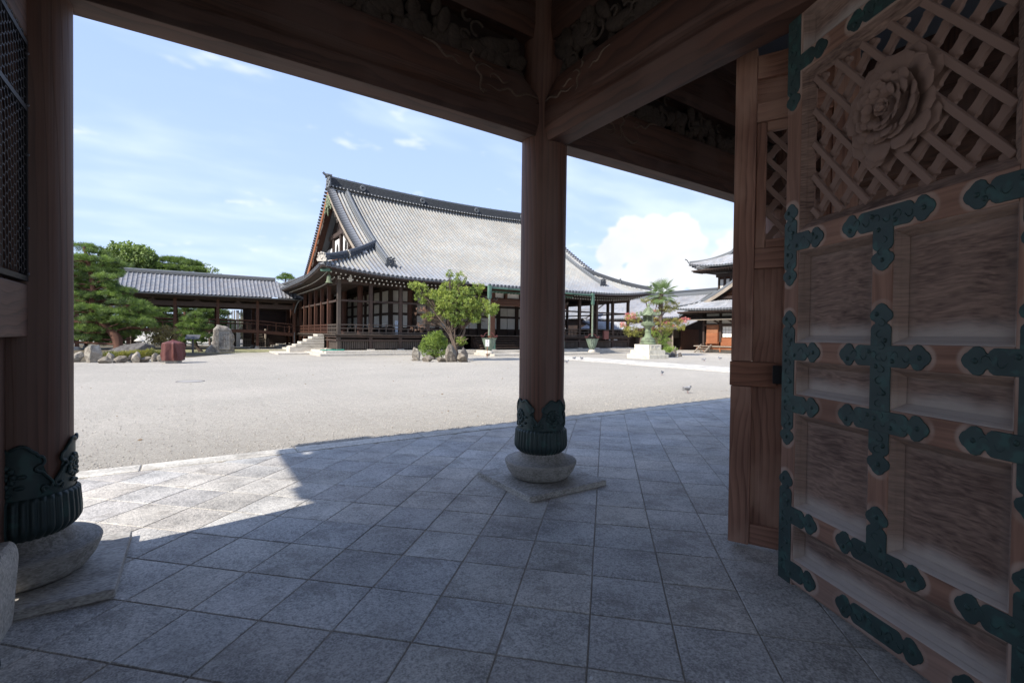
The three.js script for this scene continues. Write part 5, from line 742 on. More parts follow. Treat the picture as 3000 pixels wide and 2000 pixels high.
// ================================================================ THE COVERED CORRIDOR LEFT OF THE HALL
{
  const c = thing('covered_corridor', 'long raised timber corridor with a grey pantiled roof running left from the hall', 'corridor', [0, 0, 0]);
  const zf = -46, zb = -49.6, ze = -45.15, zr = -47.8, xr = 6.3, roof = part('roof', c);
  const Yr = (z) => { const t = clamp((ze - z) / (ze - zr), 0, 1); return 4.38 + 1.55 * t + 0.12 * t * t; }, w = 0.285;
  for (let x = -15; x < 8.1; x += w) { const lim = x < xr ? 1 : clamp(1 - (x - xr) / 1.85); if (lim < 0.08) continue; rowMesh(tileRow((s) => { const z = lerp(ze, zr, s * lim); return [x, Yr(z), z]; }, Math.max(2, Math.round(13 * lim)), [1, 0, 0], w, { wave: true, base: [0.195, 0.2, 0.218], vary: 0.1, disc: false, lip: 0.02 }), roof); }
  const hs = new MB(); hs.add(grid(2, 8, (a, b) => { const z = lerp(ze, zr, b), x = lerp(8.1, xr, b) + a * 0.03; return [lerp(x, x + 0.1, a), Yr(z) - 0.02, lerp(z, 2 * zr - z, a)]; })); hs.add(grid(2, 6, (a, b) => { const z = lerp(zr, 2 * zr - ze, b); return [lerp(-15, 6.3, a), Yr(2 * zr - z), z]; })); mesh('back_slope', hs.geo(), M.tileMid, roof);
  mesh('ridge', ridgeCourses((s) => [lerp(-15, xr, s), Yr(zr) - 0.02, zr], 12, [0, 0, 1], 0.2, 0.34, 3).geo(), M.tileMid, roof);
  mesh('hip_ridge', ridgeCourses((s) => { const z = lerp(ze + 0.05, zr + 0.5, s); return [lerp(8.15, 6.55, s), Yr(z) + 0.03, z]; }, 10, [S2, 0, S2], 0.09, 0.2, 2).geo(), M.tileMid, roof);
  { const e = new MB(); e.box(-15, 8.0, 4.2, 4.33, ze - 0.12, ze + 0.02); mesh('eave_board', e.geo(), M.hall, roof); const g = new MB(); g.add(new THREE.CylinderGeometry(0.055, 0.055, 23.2, 8), new THREE.Matrix4().makeRotationZ(Math.PI / 2).setPosition(-3.5, 4.28, ze + 0.09)); mesh('gutter', g.geo(), M.tileDark, roof); const sf = new MB(); sf.box(-15, 8, 4.1, 4.2, ze - 0.1, zb - 0.7); mesh('soffit', sf.geo(), M.hallDark, roof); const p = new MB(); p.tube([[7.9, 4.3, ze + 0.05], [7.75, 4.0, ze - 0.2], [7.62, 3.3, zf + 0.1], [7.6, 0.1, zf + 0.15]], 0.05, 20, 8); mesh('downpipe', p.geo(), M.tileMid, roof); }
  const px = []; for (let x = 7.58; x > -15; x -= 2.88) px.push(x);
  const pg = (() => { const m = new MB(); m.box(-0.11, 0.11, 0.22, 4.15, -0.11, 0.11, 0.01); return m.geo(); })(), fg = (() => { const m = new MB(); m.at(uvGrain(new THREE.CylinderGeometry(0.17, 0.26, 0.42, 8), 1), 0, 0.03, 0); return m.geo(); })();
  for (const z of [zf, zb]) for (const x of px) { const m = mesh('post', pg, M.hallRed, c); m.position.set(x, 0, z); mesh('post_base', fg, M.stone, m); }
  const fl = (x) => 1.66 - 0.022 * Math.pow(Math.max(0, x - 3.2), 2) * 0.75;
  for (const z of [zf, zb]) {
    const b = new MB(); b.box(-15, 7.8, 3.45, 3.82, z - 0.09, z + 0.09, 0.01); b.box(-15, 7.8, 4.0, 4.16, z - 0.1, z + 0.1); for (const x of px) { b.box(x - 1.7, x - 1.18, 3.82, 3.9, z - 0.08, z + 0.08); b.box(x - 1.58, x - 1.3, 3.9, 4.0, z - 0.08, z + 0.08); } stuff(mesh('beams', b.geo(), M.hall, c));
    for (let i = 0; i < px.length; i++) { const x1 = px[i] - 0.11, x0 = (i < px.length - 1 ? px[i + 1] : -15) + 0.11, m = new MB(); for (const [dy, t] of [[0.78, 0.08], [0.52, 0.06]]) m.bar([x0, fl(x0) + dy, z], [x1, fl(x1) + dy, z], 0.07, t); for (let k = 1; k < 4; k++) { const x = lerp(x0, x1, k / 4); m.box(x - 0.035, x + 0.035, fl(x), fl(x) + (k === 2 ? 0.76 : 0.5), z - 0.03, z + 0.03); } mesh('railing', m.geo(), M.hallRed, c); const g = new MB(); g.bar([x0 - 0.11, fl(x0) - 0.13, z], [x1 + 0.11, fl(x1) - 0.13, z], 0.16, 0.27); mesh('girder', g.geo(), M.hallRed, c); }
  }
  { const d = new MB(); for (let i = 0; i < 10; i++) { const x0 = lerp(-15, 8.2, i / 10), x1 = lerp(-15, 8.2, (i + 1) / 10); d.bar([x0, fl(x0) - 0.04, (zf + zb) / 2], [x1, fl(x1) - 0.04, (zf + zb) / 2], 3.4, 0.06); } stuff(mesh('deck_boards', d.geo(), M.hall, c)); const l = new MB(); l.bar([8.05, fl(7.6), zf], [10.2, 1.5, zf - 0.6], 0.1, 0.1); mesh('link_rail', l.geo(), M.hallRed, c); }
}
// what stands behind the corridor's right half: a dark wing with pale posts, a picket gate and a stair
{
  const w = thing('rear_wing', 'dark timber wing seen through the corridor with one bright white wall strip', 'building', [3.4, 0, -52.2]);
  let m = new MB(); m.box(0.8, 5.4, 0, 4.4, -1, -0.8); mesh('wall', m.geo(), M.hallDark, w);
  for (const [x, wd, mt] of [[-0.42, 0.13, M.white], [-0.14, 0.09, M.plaster], [0.05, 0.13, M.plaster], [0.32, 0.26, M.white], [0.62, 0.13, M.plaster]]) { m = new MB(); m.box(x - wd / 2, x + wd / 2, 1.35, 3.5, -0.9, -0.75); mesh('wall_strip', m.geo(), mt, w); }
  m = new MB(); m.box(-0.6, 0.2, 0, 1.3, -0.95, -0.8); mesh('skirt', m.geo(), M.hall, w); m = new MB(); m.box(0.2, 0.55, 0, 1.5, -0.85, -0.7); mesh('skirt', m.geo(), M.white, w); m = new MB(); m.box(0.58, 0.64, 0, 4.4, -0.6, -0.54); m.box(0.7, 0.78, 0, 4.4, -0.6, -0.54); stuff(mesh('thin_posts', m.geo(), M.pale, w)); m = new MB(); m.box(-0.8, 5.4, 4.3, 4.6, -3, 0.2); mesh('roof', m.geo(), M.tileMid, w);
  const f = thing('picket_gate', 'low pale picket gate standing under the corridor', 'gate', [4.0, 0, -50.6]); for (let i = 0; i < 13; i++) { if (i > 3 && i < 6) continue; m = new MB(); m.box(i * 0.17, i * 0.17 + 0.1, 0.05, 0.86, 0, 0.03); mesh('picket', m.geo(), M.pale, f); } m = new MB(); m.box(0, 2.2, 0.2, 0.27, -0.04, -0.005); mesh('cross_rail', m.geo(), M.pale, f); m = new MB(); m.box(0, 2.2, 0.65, 0.72, -0.04, -0.005); mesh('cross_rail', m.geo(), M.pale, f);
  const s = thing('back_stair', 'small pale stair seen under the corridor behind the picket gate', 'stairs', [5.0, 0, -51.6]); for (let i = 0; i < 5; i++) { m = new MB(); m.box(0, 0.9 - i * 0.06, 0.5 + i * 0.22, 0.56 + i * 0.22, -i * 0.2, 0.24 - i * 0.2); mesh('tread', m.geo(), M.pale, s); } m = new MB(); m.box(0.92, 1.02, 0, 1.75, -0.4, 0.3); mesh('side_board', m.geo(), M.pale, s);
}

// ================================================================ BUILDINGS ON THE RIGHT
// a simple tiled slope: rows of tiles from an eave line to a ridge line
function slope(parent, a0, a1, b0, b1, n, steps, o = {}) {  // eave a0 -> a1, ridge b0 -> b1
  const A0 = V3(...a0), A1 = V3(...a1), B0 = V3(...b0), B1 = V3(...b1), side = A1.clone().sub(A0).setY(0).normalize(), w = A0.distanceTo(A1) / n, sag = o.sag || 0, stf = o.joined ? new MB(true) : null;
  for (let i = 0; i < n; i++) { const t = (i + 0.5) / n, p = A0.clone().lerp(A1, t), q = B0.clone().lerp(B1, t); const g = tileRow((s) => { const v = p.clone().lerp(q, s); const up = o.up ? o.up * Math.pow(Math.abs(2 * t - 1), 3) * (1 - s) : 0; return [v.x, v.y - sag * 4 * s * (1 - s) + up, v.z]; }, steps, [side.x, 0, side.z], w, { r: Math.min(0.095, w * 0.29), base: [0.30, 0.305, 0.32], vary: 0.16, ...o }); if (stf) stf.add(prep(g, true)); else rowMesh(g, parent); }
  if (stf) stuff(mesh('tile_rows', stf.geo(), M.tile, parent));
}
{
  // the side hall: long timber front facing the court, gable to the front, paper doors
  const X = 41, h = thing('side_hall', 'timber side hall at the right with orange boards, paper doors and a tiled gable', 'hall', [X, 0, -25]);
  let m = new MB();
  const zL = -3.3, zR = 6;
  m.box(0.4, 8, 0.9, 5.3, zL + 0.2, zR); mesh('core', m.geo(), M.hallDark, h);
  m = new MB(); m.box(0.05, 8, -0.1, 0.32, zL + 0.35, zR); mesh('stone_base', m.geo(), M.stonePale, h);
  m = new MB(); m.box(-0.55, 0.4, 0.56, 0.64, zL - 0.3, zR); mesh('veranda_board', m.geo(), M.pale, h); m = new MB(); m.box(-0.4, -0.3, 0.33, 0.56, zL - 0.1, zR); mesh('veranda_apron', m.geo(), M.orange, h);
  for (const z of [-2.6, -0.9, 0.8, 2.5, 4.2]) { m = new MB(); m.box(-0.45, -0.33, 0.1, 0.56, z - 0.06, z + 0.06); mesh('veranda_post', m.geo(), M.red, h); }
  m = new MB(); m.box(0.1, 0.35, 0.66, 1.0, zL + 0.6, zR); mesh('sill_board', m.geo(), M.orange, h); m = new MB(); m.box(0.2, 0.35, 1.0, 1.42, -1.15, zR); mesh('dado_board', m.geo(), M.orange, h);
  m = new MB(); m.box(-0.1, 0.3, 0.93, 1.85, -2.55, -1.38, 0.01); mesh('shutter_box', m.geo(), M.orange, h); m = new MB(); m.box(-0.08, 0.3, 1.85, 2.62, -2.55, -1.38, 0.01); mesh('shutter_box', m.geo(), M.red, h); m = new MB(); m.box(-0.14, 0.3, 0.86, 0.93, -2.6, -1.33, 0.01); mesh('shutter_sill', m.geo(), M.orange, h);
  for (let i = 0; i < 6; i++) { m = new MB(); m.box(0.3, 0.34, 1.46, 2.5, -1.15 + i * 1.02 + 0.03, -1.15 + (i + 1) * 1.02 - 0.03); const d = mesh('paper_door', m.geo(), M.shoji, h); const k = new MB(); for (const y of [1.46, 1.8, 2.14, 2.46]) k.box(0.285, 0.3, y, y + 0.03, -1.15 + i * 1.02 + 0.03, -1.15 + (i + 1) * 1.02 - 0.03); for (const q of [0.03, 0.34, 0.66, 0.96]) k.box(0.286, 0.299, 1.46, 2.49, -1.15 + i * 1.02 + q, -1.15 + i * 1.02 + q + 0.025); mesh('door_lattice', k.geo(), i === 0 ? M.pale : M.hallPale, d); }
  for (const z of [zL + 0.3, -1.25, 0.85, 2.9, 4.9]) { m = new MB(); m.box(0.1, 0.36, 0.4, 3.9, z - 0.09, z + 0.09, 0.01); mesh('post', m.geo(), M.hall, h); }
  m = new MB(); m.box(0.05, 0.36, 2.52, 2.72, zL + 0.3, zR); mesh('lintel', m.geo(), M.hall, h); for (let i = 0; i < 5; i++) { m = new MB(); m.box(0.24, 0.34, 2.74, 3.05, -2.75 + i * 1.5, -1.5 + i * 1.5); mesh('plaster_panel', m.geo(), M.plaster, h); m = new MB(); m.box(0.24, 0.34, 3.46, 3.8, -2.75 + i * 1.5, -1.5 + i * 1.5); mesh('plaster_panel', m.geo(), M.plaster, h); m = new MB(); m.bar([0.2, 2.75, -1.42 + i * 1.5], [-0.7, 3.05, -1.42 + i * 1.5], 0.1, 0.12); mesh('bracket', m.geo(), M.hall, h); }
  m = new MB(); m.at(boxG(1.15, 0.06, zR - zL + 0.5, 0), -0.45, 3.17, (zL + zR) / 2 - 0.25, 0, 0, 0.16); mesh('lean_to_roof', m.geo(), M.pale, h); m = new MB(); m.box(0.05, 0.36, 3.1, 3.42, zL + 0.2, zR); mesh('lintel', m.geo(), M.hall, h); m = new MB(); m.box(0.05, 0.36, 3.82, 4.0, zL, zR); mesh('wall_plate', m.geo(), M.hall, h);
  const roof = part('roof', h), ev = [-1.7, 3.98], zc = 1.6, zl = -5.0, zr2 = 8.2;
  slope(roof, [ev[0], ev[1], zl], [ev[0], ev[1], zr2], [0.35, 4.86, zl + 2.05], [0.35, 4.86, zr2 - 2.05], 44, 7, { up: 0.2, sag: 0.04 });
  // side slopes sweeping up to the ridge, the gable between
  const gy = (z) => { const t = clamp(1 - Math.abs(z - zc) / 6.6); return 4.1 + 3.5 * (0.6 * t + 0.4 * t * t); };
  for (const sg of [-1, 1]) { const st = new MB(true); for (let i = 0; i < 26; i++) { const x = -1.1 + i * 0.34; const z0 = zc + sg * 6.6, xx = x; const lim = x < 0.2 ? clamp((x + 1.75) / 6, 0.05, 0.32) : 1; const g = tileRow((s) => { const z = lerp(z0, zc, s * lim); return [xx, gy(z) + 0.06 + 0.0 * s, z]; }, Math.max(2, Math.round(22 * lim)), [1, 0, 0], 0.34, { base: [0.33, 0.335, 0.345], vary: 0.15 }); rowMesh(g, roof); } }
  for (const sg of [-1, 1]) { const A = Array.from({ length: 17 }, (_, i) => { const z = zc + sg * lerp(0, 5.2, i / 16), y = gy(z) - 0.02; return [[0.0, y - 0.34, z], [0.0, y, z], [0.12, y, z], [0.12, y - 0.34, z]]; }); m = new MB(); m.add(uvTube(grid(4, 16, (a, b) => A[Math.round(b * 16)][Math.round(a * 4) % 4]), 1, 6)); mesh('bargeboard', m.geo(), M.pale, roof); mesh('verge_ridge', ridgeCourses((s) => { const z = zc + sg * lerp(5.4, 0.3, s); return [0.3, gy(z) + 0.08, z]; }, 16, [1, 0, 0], 0.18, 0.34, 3).geo(), M.tileMid, roof); mesh('hip_ridge', ridgeCourses((s) => [lerp(ev[0] + 0.1, 0.3, s), lerp(ev[1] + 0.3, gy(zc + sg * 4.6) + 0.05, s) - 0.1 * Math.sin(s * 3.14), zc + sg * lerp(6.45, 4.7, s)], 8, [S2, 0, -sg * S2], 0.14, 0.24, 2).geo(), M.tileMid, roof); }
  { m = new MB(); const g = grid(30, 1, (a, b) => { const z = lerp(zc - 4.6, zc + 4.6, a); return [0.8, lerp(gy(z) - 0.2, 4.8, b), z]; }); m.add(uvTube(g, 5, 2)); mesh('gable_wall', m.geo(), M.hallRed, roof); m = new MB(); for (let z = zc - 3.9; z < zc + 3.9; z += 0.17) { const t = gy(z) - 0.5; if (t > 5.1) m.box(0.72, 0.76, 5.05, t, z - 0.025, z + 0.025); } for (let y = 5.1; y < 7; y += 0.17) { const hw = 6.6 * (1 - clamp((y + 0.42 - 4.1) / 3.5)) * 0.62; if (hw > 0.3) m.box(0.71, 0.75, y, y + 0.05, zc - hw, zc + hw); } stuff(mesh('gable_lattice', m.geo(), M.red, roof)); m = new MB(); m.box(0.4, 0.8, 4.84, 5.05, zc - 4.4, zc + 4.4); mesh('gable_sill', m.geo(), M.pale, roof); m = new MB(); ogreTile(m, 0.1, gy(zc) + 0.1, zc, 0.8, -Math.PI / 2); mesh('ogre_tile', m.geo(), M.tileMid, roof); mesh('ridge', ridgeCourses((s) => [lerp(0.1, 8, s), gy(zc) + 0.1, zc], 6, [0, 0, 1], 0.5, 0.4, 4).geo(), M.tileDark, roof); }
  { m = new MB(); m.box(-1.6, 0.3, 3.78, 3.88, zl + 0.2, zr2 - 0.2); mesh('soffit', m.geo(), M.hall, roof); const ra = new MB(); for (let z = zl + 0.3; z < zr2 - 0.3; z += 0.26) ra.box(-1.5, 0.2, 3.68, 3.78, z - 0.04, z + 0.04); stuff(mesh('rafters', ra.geo(), M.hall, roof)); }
  const st = thing('wooden_steps', 'small grey wooden steps set against the side hall veranda', 'steps', [X - 0.95, 0, -27.75]); for (const z of [0.05, 1.1]) { m = new MB(); m.bar([-0.75, 0.03, z], [0.32, 0.72, z], 0.08, 0.14); mesh('stringer', m.geo(), M.pale, st); } for (let i = 0; i < 3; i++) { m = new MB(); m.box(-0.52 + i * 0.33, -0.22 + i * 0.33, 0.19 + i * 0.2, 0.23 + i * 0.2, 0.09, 1.06); mesh('tread', m.geo(), M.pale, st); } for (const z of [0.1, 1.05]) { m = new MB(); m.box(0.1, 0.17, 0, 0.55, z - 0.03, z + 0.03); mesh('leg', m.geo(), M.pale, st); }
  // the drum tower's upper storey behind it
  const t = thing('drum_tower', 'upper storey of a small timber tower rising behind the side hall', 'tower', [50, -0.8, -28.2]);
  m = new MB(); m.box(-1.6, 4, 0, 9.0, -3.0, 3.4); mesh('storey_wall', m.geo(), M.hallRed, t); for (let z = -2.9; z < 3.4; z += 0.7) { m = new MB(); m.box(-1.72, -1.58, 6.5, 9.1, z - 0.1, z + 0.1); mesh('post', m.geo(), M.hall, t); m = new MB(); m.box(-1.66, -1.6, 7.6, 8.6, z + 0.15, z + 0.5); mesh('pale_panel', m.geo(), M.plaster, t); } m = new MB(); m.box(-1.8, 4.2, 8.85, 9.2, -3.2, 3.6); mesh('bracket_beam', m.geo(), M.hall, t); const tr = part('roof', t);
  slope(tr, [-3.6, 9.85, -5.4], [-3.6, 9.85, 5.8], [-0.6, 11.4, -2.2], [-0.6, 11.4, 2.6], 34, 9, { up: 0.55, sag: 0.1 }); slope(tr, [-3.6, 9.85, -5.4], [6, 9.85, -5.4], [-0.6, 11.4, -2.2], [3, 11.4, -2.2], 20, 9, { up: 0.5, sag: 0.1 }); m = new MB(); m.box(-3.4, 5.8, 9.55, 9.68, -5.2, 5.6); mesh('soffit', m.geo(), M.hall, tr); const rf = new MB(); for (let z = -5; z < 5.6; z += 0.3) rf.box(-3.3, -1.6, 9.42, 9.55, z - 0.05, z + 0.05); stuff(mesh('rafters', rf.geo(), M.hall, tr)); mesh('hip_ridge', ridgeCourses((s) => [lerp(-3.55, -0.6, s), lerp(10.42, 11.5, s) - 0.25 * Math.sin(s * 3.1), lerp(-5.35, -2.2, s)], 10, [S2, 0, -S2], 0.2, 0.3, 3).geo(), M.tileMid, tr); m = new MB(); const gp = [[-0.6, 11.3, -2.2], [-0.6, 13.6, 0.2], [-0.6, 11.3, 2.6]]; for (const [p, q] of [[gp[0], gp[1]], [gp[2], gp[1]]]) m.bar([p[0] - 0.2, p[1], p[2]], [q[0] - 0.2, q[1], q[2]], 0.5, 0.22); mesh('verge_ridge', m.geo(), M.tileMid, tr); m = new MB(); { const s = new THREE.Shape(); s.moveTo(-2.4, 0); s.lineTo(0, 2.2); s.lineTo(2.4, 0); m.at(new THREE.ExtrudeGeometry(s, { depth: 3.4, bevelEnabled: false }), -0.5, 11.3, 0.2, 0, Math.PI / 2, 0); } mesh('gable', m.geo(), M.tileMid, tr); m = new MB(); m.tube([[-3.6, 10.5, -5.4], [-3.75, 10.85, -5.55], [-3.9, 10.95, -5.7]], 0.05, 6, 6); mesh('roof_finial', m.geo(), M.iron, tr);
}
{
  // the long kitchen building with its great plain roof, and the lower lean-to before it
  const k = thing('long_storehouse', 'long low building with a wide grey tiled roof behind the palm tree', 'building', [47.5, 0, -40]), roof = part('roof', k);
  slope(roof, [-3.3, 3.55, -8], [-3.3, 3.55, 6.8], [1.0, 6.25, -8], [1.0, 6.25, 8.0], 50, 14, { base: [0.33, 0.335, 0.36], vary: 0.12 });
  mesh('ridge', ridgeCourses((s) => [1.0, 6.25 - 0.0, lerp(-8, 8.6, s)], 6, [1, 0, 0], 0.28, 0.34, 3).geo(), M.tileMid, roof); { const m = new MB(); ogreTile(m, 1.0, 6.3, 8.7, 0.5, 0); mesh('ogre_tile', m.geo(), M.tileDark, roof); } mesh('verge_ridge', ridgeCourses((s) => [lerp(-3.2, 0.9, s), lerp(3.62, 6.3, s), lerp(6.8, 8.0, s)], 8, [0, 0, 1], 0.14, 0.26, 2).geo(), M.tileMid, roof);
  let m = new MB(); m.box(-2.2, 5, 0, 4.0, -8, 6.4); mesh('wall', m.geo(), M.hallDark, k); m = new MB(); m.add(grid(1, 1, (a, b) => [lerp(1, 5.4, a), lerp(6.2, 3.5, a), lerp(-8, 8, b)])); mesh('back_slope', m.geo(), M.tileMid, roof); m = new MB(); m.box(-3.2, -2.2, 3.35, 3.45, -8, 6.6); mesh('soffit', m.geo(), M.hall, roof);
  slope(roof, [-4.3, 2.3, -8], [-4.3, 2.3, 7.6], [-2.4, 3.2, -8], [-2.4, 3.2, 8.6], 50, 6, { base: [0.30, 0.305, 0.33] });
  m = new MB(); m.box(-3.4, -2.3, 1.32, 2.25, -4, 6.2); mesh('upper_wall', m.geo(), M.hallGrey, k); for (let i = 0; i < 24; i++) { m = new MB(); m.box(-3.44, -3.36, 0.25, 1.3, -4 + i * 0.42, -4 + i * 0.42 + 0.4); mesh('wall_board', m.geo(), M.greyBoard, k); } m = new MB(); m.box(-3.6, -3.3, 0.32, 0.4, 3.4, 6.3); mesh('bench', m.geo(), M.pale, k); for (const z of [4.2, 5.6]) { m = new MB(); m.box(-3.55, -3.35, 0, 0.32, z, z + 0.3); mesh('bench_leg', m.geo(), M.pale, k); } m = new MB(); m.box(-3.6, -3.48, 0, 2.2, 6.2, 6.34); mesh('corner_post', m.geo(), M.pale, k);
  for (let i = 0; i < 9; i++) { m = new MB(); m.box(-2.4 + i * 0.36, -2.4 + i * 0.36 + 0.33, 0, 2.3, 6.45, 6.5); mesh('wall_board', m.geo(), M.hallRed, k); }
  const d = thing('rear_storehouse', 'dark ridge of another tiled building showing above the long roof', 'building', [58, 0, -44]); const r2 = part('roof', d); slope(r2, [-5, 5.2, -6], [-5, 5.2, 7.5], [0, 7.55, -6], [0, 7.55, 7.5], 30, 8, { joined: true, disc: false }); mesh('ridge', ridgeCourses((s) => [0, 7.5, lerp(-6, 7.6, s)], 4, [1, 0, 0], 0.4, 0.4, 3).geo(), M.tileDark, r2); m = new MB(); m.box(-3.6, 4, 0, 5.6, -6, 7); mesh('wall', m.geo(), M.hallDark, d);
}
{
  // houses seen through the open veranda at the hall's right end
  const g = thing('gabled_house', 'gabled house with red brown glazed gable seen through the veranda posts', 'house', [52, 0, -55]); let m = new MB();
  m.box(-4, 4, 0, 4.2, -4, 3.2); mesh('wall', m.geo(), M.hallDark, g); { const s = new THREE.Shape(); s.moveTo(-4.3, 4.2); s.lineTo(0, 6.9); s.lineTo(4.3, 4.2); m = new MB(); m.at(uvGrain(new THREE.ExtrudeGeometry(s, { depth: 0.2, bevelEnabled: false }), 0), 0, 0, 3.1); mesh('gable_wall', m.geo(), M.hallRed, g); } for (let i = 0; i < 5; i++) { m = new MB(); m.box(-2.1 + i * 0.85, -1.4 + i * 0.85, 4.3, 5.6 - Math.abs(i - 2) * 0.35, 3.32, 3.36); mesh('window', m.geo(), i % 2 ? M.red2 : M.dark, g); } m = new MB(); m.box(-4.2, 4.2, 4.0, 4.25, 3.1, 3.5); mesh('sill_beam', m.geo(), M.orange, g);
  const rf = part('roof', g); slope(rf, [-5, 3.9, -4], [-5, 3.9, 3.9], [0, 7.05, -4], [0, 7.05, 3.9], 22, 8, { joined: true, disc: false }); slope(rf, [5, 3.9, 3.9], [5, 3.9, -4], [0, 7.05, 3.9], [0, 7.05, -4], 22, 8, { joined: true, disc: false }); slope(rf, [-5.5, 2.7, 5.8], [5.5, 2.7, 5.8], [-5, 3.9, 3.4], [5, 3.9, 3.4], 30, 5, { joined: true }); m = new MB(); m.box(-4.8, 4.8, 0, 2.6, 4.3, 4.4); mesh('front_wall', m.geo(), M.hallDark, g); for (const x of [-3, -1, 1.4, 3.4]) { m = new MB(); m.box(x, x + 0.8, 0.9, 2.1, 4.42, 4.46); mesh('window', m.geo(), M.plaster, g); }
  const a = thing('tiled_house', 'tiled house behind the hall seen between its veranda columns', 'house', [40, 0, -60]); const ra = part('roof', a); slope(ra, [-9, 3.2, 4], [6, 3.2, 4], [-9, 6.4, -1], [6, 6.4, -1], 44, 10, { joined: true, base: [0.36, 0.365, 0.38] }); m = new MB(); m.box(-8.4, 5.4, 0, 3.1, -2, 3.2); mesh('wall', m.geo(), M.hallDark, a); for (let i = 0; i < 6; i++) { m = new MB(); m.box(-8 + i * 2.2, -6.8 + i * 2.2, 0.9, 2.3, 3.2, 3.24); mesh('window', m.geo(), i % 2 ? M.plaster : M.hallGrey, a); } slope(ra, [-9.4, 2.3, 5.8], [6.4, 2.3, 5.8], [-9, 3.0, 3.3], [6, 3.0, 3.3], 44, 4, { joined: true, base: [0.36, 0.365, 0.38] });
  const b = thing('low_shed', 'low shed with a small tiled roof right of the hall behind the flowering tree', 'shed', [40.5, 0, -40.5]); const rb = part('roof', b); slope(rb, [-3.5, 2.1, 2.2], [4, 2.1, 2.2], [-3.2, 3.1, -0.6], [4, 3.1, -0.6], 25, 5); m = new MB(); m.box(-3, 4, 0, 2.1, -1, 1.4); mesh('wall', m.geo(), M.hallDark, b); for (let i = 0; i < 8; i++) { m = new MB(); m.box(-2.9 + i * 0.42, -2.52 + i * 0.42, 0.25, 1.3, 1.42, 1.45); mesh('pale_board', m.geo(), M.plaster, b); }
}
// ================================================================ PLANTS
const leafMat = (r, g, b, t = 0.35) => new THREE.MeshPhysicalMaterial({ color: lin(r, g, b), roughness: 0.85, transmission: t, thickness: 0, side: THREE.DoubleSide });
const clump = (() => {
  const out = {};
  const quad = (P, c, d, u, L, Wd, bend) => { const n = V3().crossVectors(d, u).normalize(), a = c.clone(), m = c.clone().addScaledVector(d, L * 0.5).addScaledVector(u, bend), e = c.clone().addScaledVector(d, L), l = m.clone().addScaledVector(n, Wd / 2), r = m.clone().addScaledVector(n, -Wd / 2); for (const v of [a, l, e, a, e, r]) P.push(v.x, v.y, v.z); };
  const mk = (P) => { const g = new THREE.BufferGeometry(); g.setAttribute('position', new THREE.Float32BufferAttribute(P, 3)); g.computeVertexNormals(); return g; };
  const r = rng(7), rd = () => V3(r() - 0.5, r() - 0.5, r() - 0.5).normalize();
  const broad = (n, L, Wd, sp) => { const P = []; for (let i = 0; i < n; i++) { const c = rd().multiplyScalar(sp * (0.3 + 0.7 * r())), d = rd(); d.y *= 0.6; d.normalize(); const u = rd().cross(d).normalize(); quad(P, c, d, u, L * (0.7 + 0.6 * r()), Wd, L * 0.12); } return mk(P); };
  out.broad = broad(9, 0.105, 0.058, 0.13); out.small = broad(10, 0.075, 0.04, 0.1); out.big = broad(8, 0.3, 0.17, 0.34); out.flower = broad(12, 0.05, 0.045, 0.09);
  { const P = []; for (let i = 0; i < 26; i++) { const a = r() * 6.283, e = 0.1 + 1.25 * Math.pow(r(), 0.8), d = V3(Math.cos(a) * Math.cos(e), Math.sin(e), Math.sin(a) * Math.cos(e)), u = V3(0, 1, 0).cross(d).normalize(); quad(P, V3(0, 0, 0).addScaledVector(rd(), 0.03), d, u, 0.15 + 0.07 * r(), 0.016, 0); } out.needle = mk(P); }
  return out;
})();
// scatter leaf clumps through ellipsoids [x, y, z, rx, ry]; top = how much they keep to the upper side
function crown(name, blobs, geo, mat, perM2, seed, parent, o = {}) {
  const { top = 0, depth = 1, size = 1, tint = [[0.75, 0.8, 0.7], [1.25, 1.2, 1.0]], lumps = 0.6, up = false, maxDrop = 0 } = o, r = rng(seed), ms = [], cs = [], q = new THREE.Quaternion(), m = new THREE.Matrix4();
  for (const b of blobs) {
    const [x, y, z, rx, ry] = b, rz = rx * depth, n = Math.round(perM2 * (rx * ry + rx * rz + ry * rz) * 4.2 / 3), bt = r();
    for (let i = 0; i < n; i++) {
      let d = V3(r() * 2 - 1, r() * 2 - 1, r() * 2 - 1); if (d.lengthSq() > 1 || d.lengthSq() < 0.01) { i--; continue; } const l = d.length(); d.divideScalar(l); if (top && d.y < -0.1 && r() < top) d.y = -d.y * 0.6;
      const R = 0.45 + 0.6 * Math.pow(r(), 0.6), px = x + d.x * rx * R, py = y + d.y * ry * R, pz = z + d.z * rz * R;
      const nz = n3(px * 2.1 + seed, py * 2.1, pz * 2.1) + 0.5 * n3(px * 5, py * 5, pz * 5 + seed); if (nz < -lumps + 0.35) { if (r() < 0.75) continue; }
      q.setFromEuler(up ? new THREE.Euler((r() - 0.5) * 0.9 - d.z * -0.4, r() * 6.283, (r() - 0.5) * 0.9 - d.x * 0.5) : new THREE.Euler(r() * 6.283, r() * 6.283, r() * 6.283)); const s = size * (0.75 + 0.5 * r()); m.compose(V3(px, py, pz), q, V3(s, s, s)); ms.push(m.clone());
      const k = clamp(0.45 + 0.5 * nz + 0.75 * (r() - 0.5) + 0.3 * (bt - 0.5) + 0.22 * d.y); cs.push(mix3(tint[0], tint[1], k));  // random tone, plus painted light: clumps brighten towards the top
    }
  }
  const im = new THREE.InstancedMesh(geo, mat, ms.length); ms.forEach((t, i) => { im.setMatrixAt(i, t); im.setColorAt(i, lin(...cs[i])); }); im.name = name; im.castShadow = im.receiveShadow = true; stuff(im); (parent || scene).add(im); return im;
}
